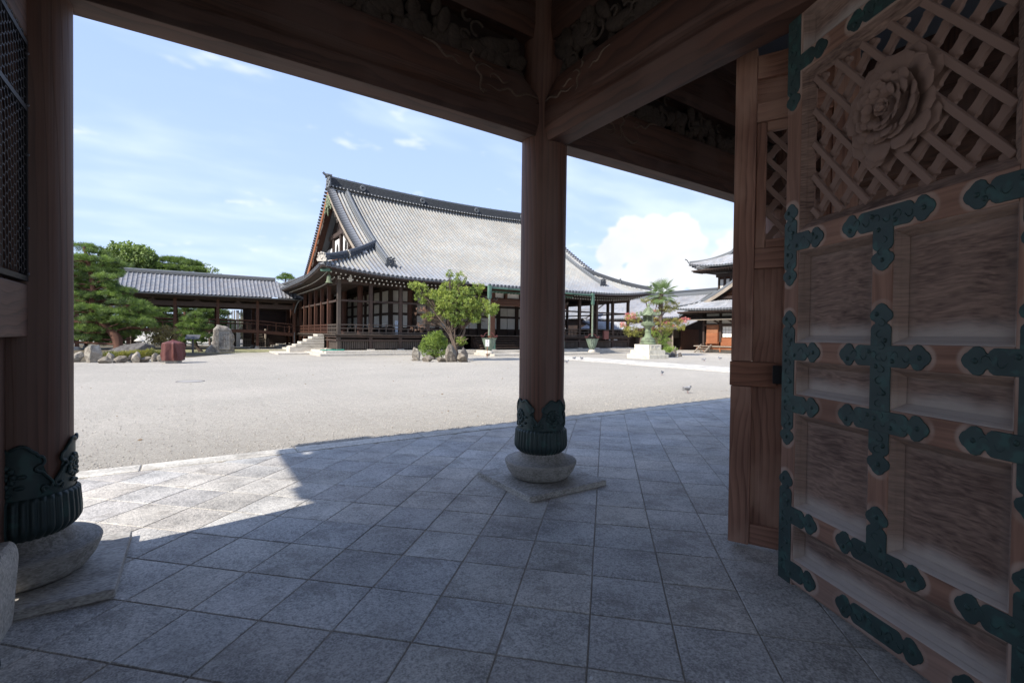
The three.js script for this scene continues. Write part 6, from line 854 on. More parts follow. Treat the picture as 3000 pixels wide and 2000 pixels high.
function limb(m, pts, r0, r1, seg = 14) { const c = new THREE.CatmullRomCurve3(pts.map((p) => V3(...p))), g = new THREE.TubeGeometry(c, seg, 1, 7), P = g.attributes.position; for (let i = 0; i <= seg; i++) { const k = lerp(r0, r1, i / seg) * (1 + 0.12 * Math.sin(i * 2.3)), q = c.getPointAt(i / seg); for (let j = 0; j <= 7; j++) { const t = i * 8 + j; P.setXYZ(t, q.x + (P.getX(t) - q.x) * k, q.y + (P.getY(t) - q.y) * k, q.z + (P.getZ(t) - q.z) * k); } } g.computeVertexNormals(); m.add(uvTube(g, 0.5, 3)); }
const rel = (b, l) => l.map((q) => [q[0] - b[0], q[1] - b[1], q[2] - b[2], ...q.slice(3)]);
const LM = { pine: leafMat(0.135, 0.22, 0.052), pineDark: leafMat(0.11, 0.19, 0.055), tree: leafMat(0.15, 0.22, 0.045), front: leafMat(0.27, 0.345, 0.055, 0.4), bush: leafMat(0.20, 0.30, 0.05), crape: leafMat(0.25, 0.28, 0.065, 0.4), pink: leafMat(0.72, 0.24, 0.25, 0.3), brown: leafMat(0.22, 0.19, 0.075), palm: leafMat(0.13, 0.21, 0.05), rusty: leafMat(0.24, 0.13, 0.09) };
// layered pine: pads of needles on crooked limbs
function pine(name, label, b, trunk, blobs, o = {}) {
  const t = thing(name, label, 'tree', b), m = new MB(), R = rel(b, blobs), T = rel(b, trunk), r = rng(o.seed || 1);
  limb(m, T, o.r0 || 0.24, o.r1 || 0.07, 20);
  for (const q of R) { let best = T[0], bd = 1e9; for (let i = 0; i <= 20; i++) { const c = new THREE.CatmullRomCurve3(T.map((p) => V3(...p))).getPoint(i / 20), d = Math.hypot(c.x - q[0], c.z - q[2]) + 1.6 * Math.abs(c.y - q[1] + 0.25); if (d < bd) { bd = d; best = [c.x, c.y, c.z]; } } const mid = [lerp(best[0], q[0], 0.5), lerp(best[1], q[1], 0.5) - 0.1 + 0.2 * r(), lerp(best[2], q[2], 0.5)]; limb(m, [best, mid, [q[0], q[1] - q[4] * 0.5, q[2]]], 0.05, 0.02, 8); }
  m.build('trunk', o.bark || M.bark, t);
  crown('crown', R, clump.needle, o.mat || LM.pine, o.n || 60, o.seed || 1, t, { top: 0.85, depth: o.depth || 1, size: o.size || 1, up: true, lumps: 0.75, tint: o.tint || [[0.3, 0.36, 0.38], [1.75, 1.6, 1.0]] });
  return t;
}
{
  const B = [[-5.07,6.03,-35.87,0.72,0.26],[-4.37,5.78,-35.39,0.46,0.23],[-5.13,5.37,-35.89,0.85,0.23],[-4.10,5.26,-35.20,0.85,0.26],[-5.29,4.85,-35.99,0.72,0.23],[-4.37,4.73,-35.37,0.91,0.26],[-4.91,4.33,-35.73,0.85,0.23],[-3.88,4.35,-35.03,0.59,0.20],[-5.23,3.87,-35.94,0.72,0.23],[-4.31,3.89,-35.32,0.72,0.23],[-3.55,3.70,-34.80,0.59,0.23],[-4.91,3.35,-35.71,0.85,0.23],[-3.93,3.30,-35.05,0.85,0.26],[-5.18,2.96,-35.88,0.72,0.23],[-5.29,2.44,-35.95,0.72,0.26],[-4.36,2.58,-35.33,0.91,0.29],[-3.12,2.86,-34.50,0.85,0.29],[-3.55,2.33,-34.78,0.85,0.33],[-2.68,2.02,-34.19,0.72,0.36],[-2.25,1.83,-33.89,0.59,0.33],[-3.17,1.88,-34.51,0.72,0.29],[-5.07,1.79,-35.79,0.72,0.29],[-4.36,1.93,-35.32,0.72,0.29],[-5.23,1.20,-35.89,0.59,0.29],[-3.93,1.35,-35.01,0.85,0.36],[-3.12,1.29,-34.47,0.72,0.33],[-2.47,2.54,-34.05,0.72,0.23],[-4.63,0.94,-35.48,0.78,0.26]];
  const r = rng(17); B.slice().forEach((q) => { for (let j = 0; j < 2; j++) B.push([q[0] + (r() - 0.5) * q[3] * 2.2, q[1] + (r() - 0.5) * 0.5, q[2] - 0.4 + (r() - 0.5) * 1.2, q[3] * (0.35 + 0.3 * r()), q[4] * (0.6 + 0.4 * r())]); });
  B.forEach((q) => { q[0] += (r() - 0.5) * 0.3; q[3] *= 0.98; q[1] += (r() - 0.5) * 0.12; const k = (r() - 0.5) * 1.6; q[0] += 0.558 * k * 0.3; q[2] -= 0.83 * k; q[1] += (1.5 - q[1]) * -0.025 * k * 0.9; });
  for (let i = 0; i < 22; i++) B.push([-6.2 - 2.6 * r(), 0.9 + 5 * r(), -36.5 + (r() - 0.5) * 3, 0.8, 0.27]); for (let i = 0; i < 12; i++) B.push([-5.0 + (r() - 0.5) * 2, 1 + 4.6 * r(), -37 - r(), 0.85, 0.3]);
  pine('layered_pine', 'large dark green layered garden pine beside the left gate pillar', [-3.3, 0, -34.2], [[-3.3, 0, -34.2], [-3.5, 1.1, -34.5], [-4.5, 2.4, -35.2], [-4.6, 4, -35.5], [-5.0, 6.1, -35.8]], B, { seed: 17, n: 62, r0: 0.27, bark: M.barkRed, size: 1.12 });
  pine('small_pine', 'small rounded garden pine just left of the inscribed stone', [0.6, 0, -40.1], [[0.6, 0, -40.1], [0.3, 0.45, -40.2], [0.15, 1.3, -40.2], [0.25, 2.6, -40.2]], [[0.23,2.52,-40.19,0.5,0.26],[-0.11,2.19,-40.41,0.6,0.26],[0.50,2.12,-40.00,0.5,0.26],[-0.37,1.78,-40.59,0.5,0.28],[0.23,1.71,-40.18,0.7,0.3],[0.71,1.63,-39.86,0.45,0.26],[-0.51,1.29,-40.67,0.55,0.3],[0.17,1.22,-40.21,0.65,0.3],[0.71,1.06,-39.85,0.5,0.28],[-0.31,0.78,-40.52,0.5,0.25],[0.44,0.72,-40.02,0.5,0.25]], { seed: 23, n: 100, r0: 0.13, r1: 0.04 });
  pine('tall_pine', 'broad flat topped pine rising behind the corridor roof', [-0.8, 0, -60], [[-0.8, 0, -60], [-0.5, 3, -60], [-1.1, 6, -60], [-0.9, 8.2, -60]], [[-1.95,8.59,-60.79,1.08,0.42],[-0.96,8.48,-60.12,0.96,0.48],[0.03,8.26,-59.45,1.08,0.42],[-2.25,7.87,-60.98,1.20,0.48],[-1.06,7.77,-60.18,1.32,0.48],[0.23,7.66,-59.31,1.20,0.48],[0.93,7.44,-58.84,0.60,0.42],[-2.74,7.50,-61.31,0.72,0.36],[-1.55,7.28,-60.50,1.20,0.36],[-0.4,6.9,-60,1.3,0.4],[0.6,6.8,-59.4,1.1,0.4]], { seed: 29, n: 55, size: 1.5, bark: M.barkRed, r0: 0.22 });
  pine('garden_pine', 'low spreading pine seen through the corridor openings', [-0.6, 0, -53], [[-0.6, 0, -53], [-0.5, 1.4, -53], [-0.2, 3.2, -52.6]], [[-3.49,3.16,-53.73,1.24,0.52],[-2.63,3.38,-53.15,1.04,0.52],[-1.77,3.08,-52.57,0.83,0.62],[-3.06,2.54,-53.43,1.35,0.52],[-0.48,3.20,-52.2,0.62,0.41],[1.24,3.12,-52,1.24,0.52],[2.2,3.03,-52,0.93,0.52],[0.81,2.60,-52,1.35,0.41],[-0.05,3.52,-52,0.93,0.31],[-2.2,1.8,-54,1.4,0.5],[0.6,1.7,-54,1.4,0.5],[-4.5,3,-54,1.4,0.6]], { seed: 37, n: 45, size: 1.3, mat: LM.pineDark, bark: M.barkRed });
}
function broadleaf(name, label, b, trunk, blobs, o = {}) {
  const t = thing(name, label, o.cat || 'tree', b), R = rel(b, blobs), T = rel(b, trunk), m = new MB(), r = rng(o.seed || 3);
  limb(m, T, o.r0 || 0.2, o.r1 || 0.06, 14); const top = T[T.length - 1], fork = T[Math.max(0, T.length - 2)];
  for (const q of R) { const s = r() < 0.5 ? top : fork, mid = [lerp(s[0], q[0], 0.5) + (r() - 0.5) * 0.2, lerp(s[1], q[1], 0.55) + 0.1, lerp(s[2], q[2], 0.5) + (r() - 0.5) * 0.2]; limb(m, [s, mid, q.slice(0, 3)], o.b0 || 0.06, 0.02, 8); for (let k = 0; k < (o.twigs || 3); k++) limb(m, [mid, [lerp(mid[0], q[0], 0.7) + (r() - 0.5) * q[3], lerp(mid[1], q[1], 0.8) + (r() - 0.3) * q[4], lerp(mid[2], q[2], 0.7) + (r() - 0.5) * q[3]], [q[0] + (r() - 0.5) * q[3] * 2, q[1] + (r() - 0.2) * q[4] * 1.4, q[2] + (r() - 0.5) * q[3] * 2]], 0.018, 0.006, 5); }
  m.build('trunk', o.bark || M.bark, t); crown('crown', R, o.geo || clump.broad, o.mat || LM.tree, o.n || 60, o.seed || 3, t, { size: o.size || 1, tint: o.tint, lumps: o.lumps ?? 0.55, depth: o.depth || 1 }); return t;
}
{
  broadleaf('round_tree', 'tall round crowned evergreen tree behind the left end of the corridor', [-5, 0, -62], [[-5, 0, -62], [-5, 4, -62], [-5, 6.5, -62]], [[-5.43,9.36,-62.12,1.76,0.94],[-4.26,9.02,-61.33,1.29,0.94],[-6.21,8.76,-62.64,1.29,0.82],[-7.09,9.10,-63.23,0.59,0.47],[-3.48,8.45,-60.79,0.94,0.71],[-4.85,8.31,-61.71,2.12,0.71],[-6.80,8.40,-63.02,1.06,0.47],[-3.67,7.85,-60.91,1.06,0.59],[-5.92,7.94,-62.42,1.76,0.71],[-4.6,7.2,-61.8,2.2,0.7],[-2.9,7.3,-60.5,0.8,0.5]], { geo: clump.big, n: 26, seed: 41, r0: 0.35, size: 1.0, lumps: 0.6, tint: [[0.55, 0.6, 0.5], [1.45, 1.4, 1.1]] });
  broadleaf('sparse_tree', 'thin pale green tree peeping above the corridor roof right of the pine', [1.6, 0, -58.4], [[1.6, 0, -58.4], [1.6, 4, -58.4], [1.6, 6.6, -58.4]], [[1.33,8.16,-58.58,0.48,0.30],[1.82,7.69,-58.24,0.60,0.30],[2.02,7.21,-58.10,0.60,0.24],[1.43,7.20,-58.50,0.48,0.30]], { geo: clump.broad, n: 26, size: 1.4, seed: 43, r0: 0.1, lumps: 0.3, tint: [[0.9, 0.9, 0.7], [1.7, 1.6, 1.1]] });
  pine('distant_pine', 'tip of a distant pine showing above the hall eave at left', [9.7, 0, -66], [[9.7, 0, -66], [9.7, 5, -66], [9.8, 8.1, -65.6]], [[9.93,8.45,-65.52,0.73,0.22],[9.35,8.1,-65.84,0.73,0.2],[10.17,8.12,-65.35,0.58,0.20]], { seed: 47, n: 40, size: 1.6, tint: [[0.8, 0.85, 0.7], [1.5, 1.4, 1.0]] });
  broadleaf('brown_shrub', 'brownish green shrub between the layered pine and the red covered box', [-1.3, 0, -35.2], [[-1.3, 0, -35.2], [-1.3, 0.5, -35.2]], [[-1.30,1.45,-35.22,0.58,0.32],[-1.76,1.25,-35.53,0.5,0.4],[-0.89,1.25,-34.95,0.42,0.4],[-1.35,0.9,-35.25,0.72,0.42],[-1.93,0.82,-35.64,0.42,0.33],[-1.01,0.7,-35.02,0.5,0.28]], { cat: 'shrub', geo: clump.small, mat: LM.brown, n: 110, seed: 53, r0: 0.07, b0: 0.03, lumps: 0.5, tint: [[0.6, 0.55, 0.5], [1.6, 1.5, 1.0]] });
  // the spreading tree before the hall
  const F = [[10.56,4.01,-24.84,0.40,0.33],[10.71,3.51,-24.73,0.51,0.29],[10.26,4.12,-25.05,0.25,0.18],[11.97,4.75,-23.91,0.22,0.22],[12.42,4.51,-23.60,0.33,0.33],[11.97,4.03,-23.89,0.72,0.40],[11.52,3.66,-24.19,0.65,0.33],[12.51,3.68,-23.52,0.58,0.40],[11.22,3.19,-24.38,0.51,0.33],[11.91,3.20,-23.92,0.61,0.40],[12.72,3.17,-23.37,0.54,0.40],[13.26,3.22,-23.01,0.47,0.33],[13.83,2.90,-22.62,0.40,0.40],[13.47,2.86,-22.86,0.43,0.33],[12.96,2.78,-23.20,0.54,0.40],[12.21,2.62,-23.71,0.61,0.40],[11.61,2.69,-24.11,0.51,0.36],[10.9,2.4,-24.6,0.35,0.22],[13.17,4.05,-23.09,0.36,0.33],[13.08,2.35,-23.12,0.43,0.29],[12.36,1.08,-23.58,0.36,0.18],[12.3,2.1,-23.7,0.4,0.2]];
  const r = rng(59); F.forEach((q) => { const k = (r() - 0.5) * 1.3; q[0] -= 0.558 * -k; q[2] -= 0.83 * k; });
  const ft = broadleaf('spreading_tree', 'bright green spreading tree among rocks in front of the temple hall', [12.15, 0, -23.7], [[12.2, 0, -23.65], [12.1, 0.9, -23.72], [11.9, 1.5, -23.9]], F, { mat: LM.front, geo: clump.broad, n: 150, seed: 61, r0: 0.17, r1: 0.1, b0: 0.026, twigs: 5, lumps: 0.55, size: 0.85, tint: [[0.55, 0.68, 0.5], [1.3, 1.2, 0.95]] });
  { const m = new MB(), b = [12.15, 0, -23.7], P = (p) => [p[0] - b[0], p[1], p[2] - b[2]]; for (const l of [[[12.15, 0.8, -23.7], [11.88, 1.72, -23.91], [11.55, 2.15, -24.14], [11.19, 2.68, -24.39], [10.77, 3.4, -24.69]], [[11.95, 1.5, -23.9], [12.09, 2.26, -23.78], [12.06, 3.06, -23.82], [12.27, 4.32, -23.7]], [[12.15, 0.7, -23.7], [12.57, 1.62, -23.45], [12.57, 2.41, -23.46], [13.17, 3.0, -23.07]], [[12.57, 1.9, -23.45], [13.1, 2.5, -23.0], [13.71, 2.94, -22.7]], [[12.0, 0.85, -23.8], [12.3, 1.0, -23.5], [12.75, 1.25, -23.3]]]) limb(m, l.map(P), 0.075, 0.022, 16); for (let i = 0; i < 46; i++) { const a = P([11.4 + (r() - 0.5) * 0.5, 2.2 + (r() - 0.5) * 0.6, -24.3]), e = P([10.15 + r() * 0.9, 1.9 + r() * 0.95, -24.9 + r() * 0.4]); limb(m, [a, [lerp(a[0], e[0], 0.5), lerp(a[1], e[1], 0.5) + 0.1 * r(), lerp(a[2], e[2], 0.5)], e], 0.014, 0.004, 6); } for (let i = 0; i < 16; i++) { const a = P([13, 2.2, -23.2]), e = P([13.3 + r() * 0.5, 1.9 + r() * 0.6, -23.1 + r() * 0.3]); limb(m, [a, [lerp(a[0], e[0], 0.5), lerp(a[1], e[1], 0.5) + 0.08, lerp(a[2], e[2], 0.5)], e], 0.01, 0.004, 5); } mesh('branches', m.geo(), M.bark, ft); stuff(ft.children[ft.children.length - 1]); crown('rusty_leaves', rel(b, [[10.6, 2.72, -24.8, 0.45, 0.28], [10.5, 1.8, -24.85, 0.4, 0.2], [11.0, 2.2, -24.5, 0.4, 0.22], [12.6, 2.0, -23.5, 0.4, 0.2]]), clump.small, LM.rusty, 34, 67, ft, { lumps: 0.4 }); }
  const bu = thing('clipped_azalea', 'round bright green bush in front of the spreading tree', 'bush', [11.75, 0, -25.6]); { const m = new MB(); for (let i = 0; i < 9; i++) limb(m, [[0, 0, 0], [(r() - 0.5) * 0.6, 0.5, (r() - 0.5) * 0.6], [(r() - 0.5) * 1.2, 0.9, (r() - 0.5) * 1.0]], 0.03, 0.01, 6); m.build('stems', M.bark, bu); }
  crown('crown', [[0.02, 0.85, 0, 0.74, 0.76], [-0.27, 0.58, -0.2, 0.55, 0.55], [0.35, 0.66, 0.23, 0.5, 0.62], [0.1, 1.32, 0.05, 0.5, 0.36]], clump.small, LM.bush, 150, 71, bu, { lumps: 0.62, tint: [[0.5, 0.6, 0.5], [1.5, 1.35, 1.0]] });
  // crape myrtle round the palm
  const cm = [[28.41,2.84,-25.55,0.62,0.42],[27.93,2.26,-25.87,0.42,0.36],[28.30,1.88,-25.61,0.6,0.42],[28.84,1.76,-25.25,0.45,0.36],[30.00,4.15,-24.51,0.55,0.2],[30.91,3.90,-23.89,0.66,0.34],[30.59,3.58,-24.10,0.74,0.22],[29.84,3.38,-24.60,0.5,0.2],[30.91,2.62,-23.87,0.86,0.32],[31.60,2.57,-23.40,0.55,0.26],[30.32,2.29,-24.26,0.73,0.32],[31.28,2.18,-23.61,0.66,0.22],[29.85,2.61,-24.59,0.4,0.33],[30.38,1.91,-24.21,0.66,0.34],[29.26,4.26,-25.01,0.45,0.16]];
  const ct = broadleaf('crape_myrtle', 'pink flowering crape myrtle behind the bronze lantern', [29.85, 0, -24.55], [[29.9, 0, -24.5], [29.74, 1.2, -24.6], [29.7, 2.0, -24.66], [29.85, 2.8, -24.6]], cm, { mat: LM.crape, geo: clump.small, n: 75, size: 1.15, seed: 73, r0: 0.14, b0: 0.035, bark: M.barkRed, lumps: 0.42, tint: [[0.7, 0.7, 0.6], [1.55, 1.3, 0.9]] });
  crown('flowers', rel([29.85, 0, -24.55], [[28.35, 3.02, -25.6, 0.55, 0.3], [27.8, 2.35, -25.95, 0.25, 0.2], [31.7, 2.75, -23.35, 0.45, 0.18], [30.5, 2.55, -24.1, 0.35, 0.16], [29.7, 3.4, -24.7, 0.3, 0.14], [31.0, 2.3, -23.8, 0.4, 0.15]]), clump.flower, LM.pink, 60, 79, ct, { lumps: 0.45, size: 1.2 });
  const bs = thing('green_bushes', 'fresh green bush growing at the foot of the palm', 'bush', [30.3, 0, -24.3]); crown('crown', rel([30.3, 0, -24.3], [[30.38,1.46,-24.21,0.55,0.55],[29.63,1.45,-24.71,0.36,0.55],[30.54,1.02,-24.09,0.5,0.4],[30.2,0.8,-24.3,0.5,0.5]]), clump.small, LM.bush, 120, 83, bs, { lumps: 0.55, tint: [[0.45, 0.55, 0.45], [1.35, 1.25, 0.95]] }); { const m = new MB(); for (let i = 0; i < 6; i++) limb(m, [[0, 0, 0], [(r() - 0.5) * 0.4, 0.6, (r() - 0.5) * 0.4], [(r() - 0.5) * 0.9, 1.3, (r() - 0.5) * 0.9]], 0.03, 0.01, 6); m.build('stems', M.bark, bs); }
  const gcv = thing('juniper_mound', 'low dark green mound between the rocks under the palm', 'bush', [29.6, 0, -22.9]); crown('crown', [[0, 0.55, 0, 0.5, 0.2], [-0.3, 0.42, 0, 0.35, 0.16], [0.3, 0.4, -0.1, 0.35, 0.18]], clump.small, LM.bush, 170, 89, gcv, { size: 0.8 });
  // fan palm
  const pl = thing('fan_palm', 'fan palm with a hairy trunk standing above the flowering tree', 'palm', [30.2, 0, -24.33]); { const m = new MB(); limb(m, [[0, 0, 0], [0.02, 1.6, 0], [0.0, 3.3, 0], [0.03, 4.75, 0]], 0.17, 0.16, 18); for (let i = 0; i < 46; i++) { const y = 3.2 + 1.6 * i / 46, a = i * 2.4; m.bar([0.12 * Math.cos(a), y, 0.12 * Math.sin(a)], [0.26 * Math.cos(a), y + 0.1, 0.26 * Math.sin(a)], 0.09, 0.02); } m.build('trunk', M.bark, pl);
    const fan = (() => { const P = [], n = 22; for (let i = 0; i < n; i++) { const a = (i / (n - 1) - 0.5) * 4.5, L = 0.66 * (0.86 + 0.14 * Math.cos(a)), d = [Math.sin(a), Math.cos(a)], q = [Math.cos(a), -Math.sin(a)], w = 0.026, fold = 0.02, dr = 0.10; const A = [0, 0, 0], B = [d[0] * L * 0.55 + q[0] * w, d[1] * L * 0.55 + q[1] * w, fold], C = [d[0] * L * 0.55 - q[0] * w, d[1] * L * 0.55 - q[1] * w, fold], E = [d[0] * L, d[1] * L, -dr]; const Mi = [d[0] * L * 0.55, d[1] * L * 0.55, 0]; if (i % 1 === 0) P.push(...A, ...B, ...Mi, ...A, ...Mi, ...C, ...Mi, ...B, ...E, ...Mi, ...E, ...C); } const g = new THREE.BufferGeometry(); g.setAttribute('position', new THREE.Float32BufferAttribute(P, 3)); g.computeVertexNormals(); return g; })();
    const rp = rng(97); for (let i = 0; i < 24; i++) { const az = i * 2.39996 + rp() * 0.3, el = lerp(1.3, -0.65, Math.pow(i / 24, 0.85)), Lp = 0.62 + 0.22 * rp(), d = V3(Math.cos(az) * Math.cos(el), Math.sin(el), Math.sin(az) * Math.cos(el)), o = V3(0.03, 4.78 - 0.2 * i / 34, 0), e = o.clone().addScaledVector(d, Lp); const g = part('frond', pl); const st = new MB(); st.bar([o.x, o.y, o.z], [e.x, e.y, e.z], 0.02, 0.02); mesh('stalk', st.geo(), LM.palm, g); const m2 = mesh('fan', fan, LM.palm, g); const yA = d.clone(), xA = V3(-Math.sin(az), 0, Math.cos(az)), zA = V3().crossVectors(xA, yA); m2.matrixAutoUpdate = true; m2.quaternion.setFromRotationMatrix(new THREE.Matrix4().makeBasis(xA, yA, zA)); m2.position.copy(e); m2.scale.setScalar(0.85 + 0.3 * rp()); } }
  // hedge and woods that close the view behind the corridor
  const hg = (name, label, bl, mat, n, seed) => { const im = crown(name, bl, clump.big, mat, n, seed, null, { tint: [[0.4, 0.45, 0.4], [1.2, 1.15, 0.95]], lumps: 0.7 }); im.name = numbered(name); tag(im, label, 'trees'); };
  const W1 = []; const rw = rng(101); for (let i = 0; i < 34; i++) W1.push([-20 + i * 1.05, 1.2 + 2.0 * rw(), -64 - 4 * rw(), 1.5, 1.3]); hg('far_wood', 'dark mass of trees filling the view behind the corridor', W1, LM.pineDark, 18, 103);
  const gc = crown('low_plants', [[-2.4, 0.3, -28.9, 0.5, 0.12], [-1.9, 0.32, -28.9, 0.5, 0.14], [-1.5, 0.36, -29.0, 0.4, 0.12], [-3.0, 0.3, -29.2, 0.4, 0.12]], clump.needle, leafMat(0.2, 0.22, 0.05), 160, 107, null, { up: true, size: 0.9, tint: [[0.5, 0.6, 0.5], [1.8, 1.5, 0.9]] }); tag(gc, 'yellow green grassy plants growing behind the row of garden rocks', 'plants');
  // fallen leaves on the gravel
  const fl = new THREE.InstancedMesh(new THREE.CircleGeometry(0.028, 5), std({ color: lin(0.2, 0.13, 0.06), roughness: 1, side: THREE.DoubleSide }), 170), fm = new THREE.Matrix4(), fq = new THREE.Quaternion(), fr = rng(111); for (let i = 0; i < 170; i++) { const near = i < 60, x = near ? 8 + fr() * 8 : -3 + fr() * 28, z = near ? -26 + fr() * 6 : -7.5 - Math.pow(fr(), 1.4) * 22; fq.setFromEuler(new THREE.Euler(-1.45 + 0.3 * fr(), 0, fr() * 6)); const k = 0.5 + 0.8 * fr(); fm.compose(V3(x, 0.006, z), fq, V3(k, k * 0.7, k)); fl.setMatrixAt(i, fm); } fl.name = 'fallen_leaves'; stuff(fl); tag(fl, 'small dry leaves scattered over the gravel court', 'leaves'); scene.add(fl);
}
// ================================================================ ROCKS AND COURTYARD THINGS
function rockGeo(w, h, d, seed, o = {}) {
  const g = new THREE.IcosahedronGeometry(1, 9), p = g.attributes.position, sh = o.sharp ?? 0.5, r = rng(seed), cuts = []; for (let i = 0; i < (o.cuts ?? 13); i++) { const v = V3(r() - 0.5, (r() - 0.35) * 0.9, r() - 0.5).normalize(); cuts.push([v, 0.4 + 0.36 * r()]); }
  for (let i = 0; i < p.count; i++) { const v = V3().fromBufferAttribute(p, i); for (const [c, k] of cuts) { const t = v.dot(c); if (t > k) v.addScaledVector(c, (k - t) * (0.9 + 0.1 * sh)); } const n = 0.16 * fbm3(v.x * 1.9 + seed, v.y * 1.9, v.z * 1.9, 5) + 0.07 * fbm3(v.x * 6 + seed, v.y * 6, v.z * 6, 4); v.multiplyScalar(1 + n); let y = v.y; const t = o.taper ? 1 - o.taper * clamp((y + 0.6) / 1.6) : 1; p.setXYZ(i, v.x * w / 2 * t * 1.06, Math.max(-0.08, (y + 0.62) / 1.5 * h), v.z * d / 2 * t * 1.06); }
  g.computeVertexNormals(); return uvGrain(g, 1, 1.1, 1.1);
}
const rock = (label, x, z, w, h, mat, seed, o = {}) => { const m = mesh('rock', rockGeo(w, h, o.d || w * 0.8, seed, o), mat); m.position.set(x, 0, z); m.rotation.y = o.turn || 0; tag(m, label, 'rock', o.group); return m; };
{
  rock('tall pale standing rock with one sunlit side beside the left pillar', -3.72, -28.6, 0.98, 0.95, M.rockPale, 201, { d: 0.6, taper: 0.25, cuts: 12 });
  rock('pale rock cut off by the left gate pillar, left of the tall standing rock', -4.35, -29.4, 0.55, 0.52, M.rockPale, 202);
  const G = 'small rocks edging the pine garden';
  const row = [[-3.17, -27.9, 0.62, 0.32, 'low sloping grey rock right beside the tall standing rock', M.rock], [-3.1, -28.6, 0.5, 0.5, 'pinkish pale rock lying behind the low sloping rock', M.rockPale], [-2.65, -28.0, 0.68, 0.38, 'brownish wedge shaped rock third along the garden edge', M.rock], [-2.25, -28.35, 0.6, 0.46, 'flat topped dark rock between the wedge and the squarish rock', M.rockDark], [-2.15, -27.95, 0.52, 0.48, 'squarish pale rock in the middle of the garden edge', M.rockPale], [-1.75, -27.98, 0.5, 0.3, 'low rounded rock right of the squarish pale rock', M.rock], [-1.45, -28.4, 0.4, 0.44, 'upright pale rock behind the low rounded rock', M.rockPale], [-1.15, -28.3, 0.4, 0.4, 'small square brown rock left of the red covered box', M.rock], [-0.85, -28.5, 0.4, 0.45, 'round grey boulder just behind the red covered box', M.rock], [-0.95, -28.0, 0.7, 0.25, 'low shaded rock at the foot of the red covered box', M.rockDark]];
  row.forEach(([x, z, w, h, l, mt], i) => rock(l, x, z, w, h, mt, 210 + i, { group: G, turn: i * 1.3 }));
  rock('large dark boulder lying in the shade under the layered pine', -2.6, -31.6, 2.2, 0.85, M.rockDark, 231, { d: 1.2 }); rock('grey jagged rock between the boulder and the brown shrub', -1.25, -31.8, 0.9, 0.4, M.rockDark, 232);
  const T = 'rocks round the spreading tree';
  rock('pale upright rock left of the round green bush', 10.24, -24.85, 0.66, 0.82, M.rockPale, 240, { group: T, taper: 0.3 }); rock('small bluish rock lying before the pale upright rock', 10.16, -24.5, 0.5, 0.26, M.rock, 241, { group: T }); rock('long low brown rock under the round green bush', 10.42, -23.5, 0.9, 0.44, M.rock, 242, { group: T, d: 0.5, turn: -0.6 }); rock('low rock between the bush and the tallest rock', 10.95, -23.0, 0.7, 0.3, M.rock, 243, { group: T, turn: -0.6 }); rock('tallest smooth grey brown rock before the spreading tree', 11.5, -22.85, 0.78, 0.92, M.rock, 244, { group: T, taper: 0.25, cuts: 6 }); rock('blocky grey rock at the right end of the tree rocks', 11.95, -22.45, 0.68, 0.58, M.rock, 245, { group: T, cuts: 14 }); rock('narrow rock standing against the tree trunk', 12.35, -23.1, 0.5, 1.0, M.rockDark, 246, { group: T, taper: 0.2 });
  const P = 'rocks round the palm';
  rock('large grey rock behind the lantern pedestal', 28.6, -23.25, 0.95, 0.98, M.rock, 250, { group: P, taper: 0.2 }); rock('low reddish grey rock in front of the juniper mound', 28.75, -22.55, 0.66, 0.42, M.rock, 251, { group: P }); rock('dark blocky rock in the middle of the palm rocks', 29.1, -22.35, 0.55, 0.47, M.rockDark, 252, { group: P }); rock('pointed grey rock near the right end of the palm rocks', 29.9, -22.7, 0.52, 0.78, M.rock, 253, { group: P, taper: 0.5 }); rock('small dark rock at the right end of the palm rocks', 30.0, -22.35, 0.4, 0.36, M.rockDark, 254, { group: P });
}
const strokes = (m, x0, x1, y0, y1, z, seed, cols, s) => { const r = rng(seed); for (let c = 0; c < cols; c++) { const cx = lerp(x1, x0, (c + 0.5) / cols); let y = y1 - r() * (y1 - y0) * 0.22; while (y > y0 + s) { if (r() > 0.16) for (let k = 0; k < 5; k++) { const a = (r() - 0.5) * s * 0.8, b = r() * s, hz = r() < 0.55; m.at(new THREE.BoxGeometry(hz ? s * (0.3 + 0.5 * r()) : s * 0.09, hz ? s * 0.09 : s * (0.3 + 0.5 * r()), 0.004), cx + a * 0.5, y - b * 0.8, z, 0, 0, (r() - 0.5) * 0.7); } y -= s * 1.25; } } };
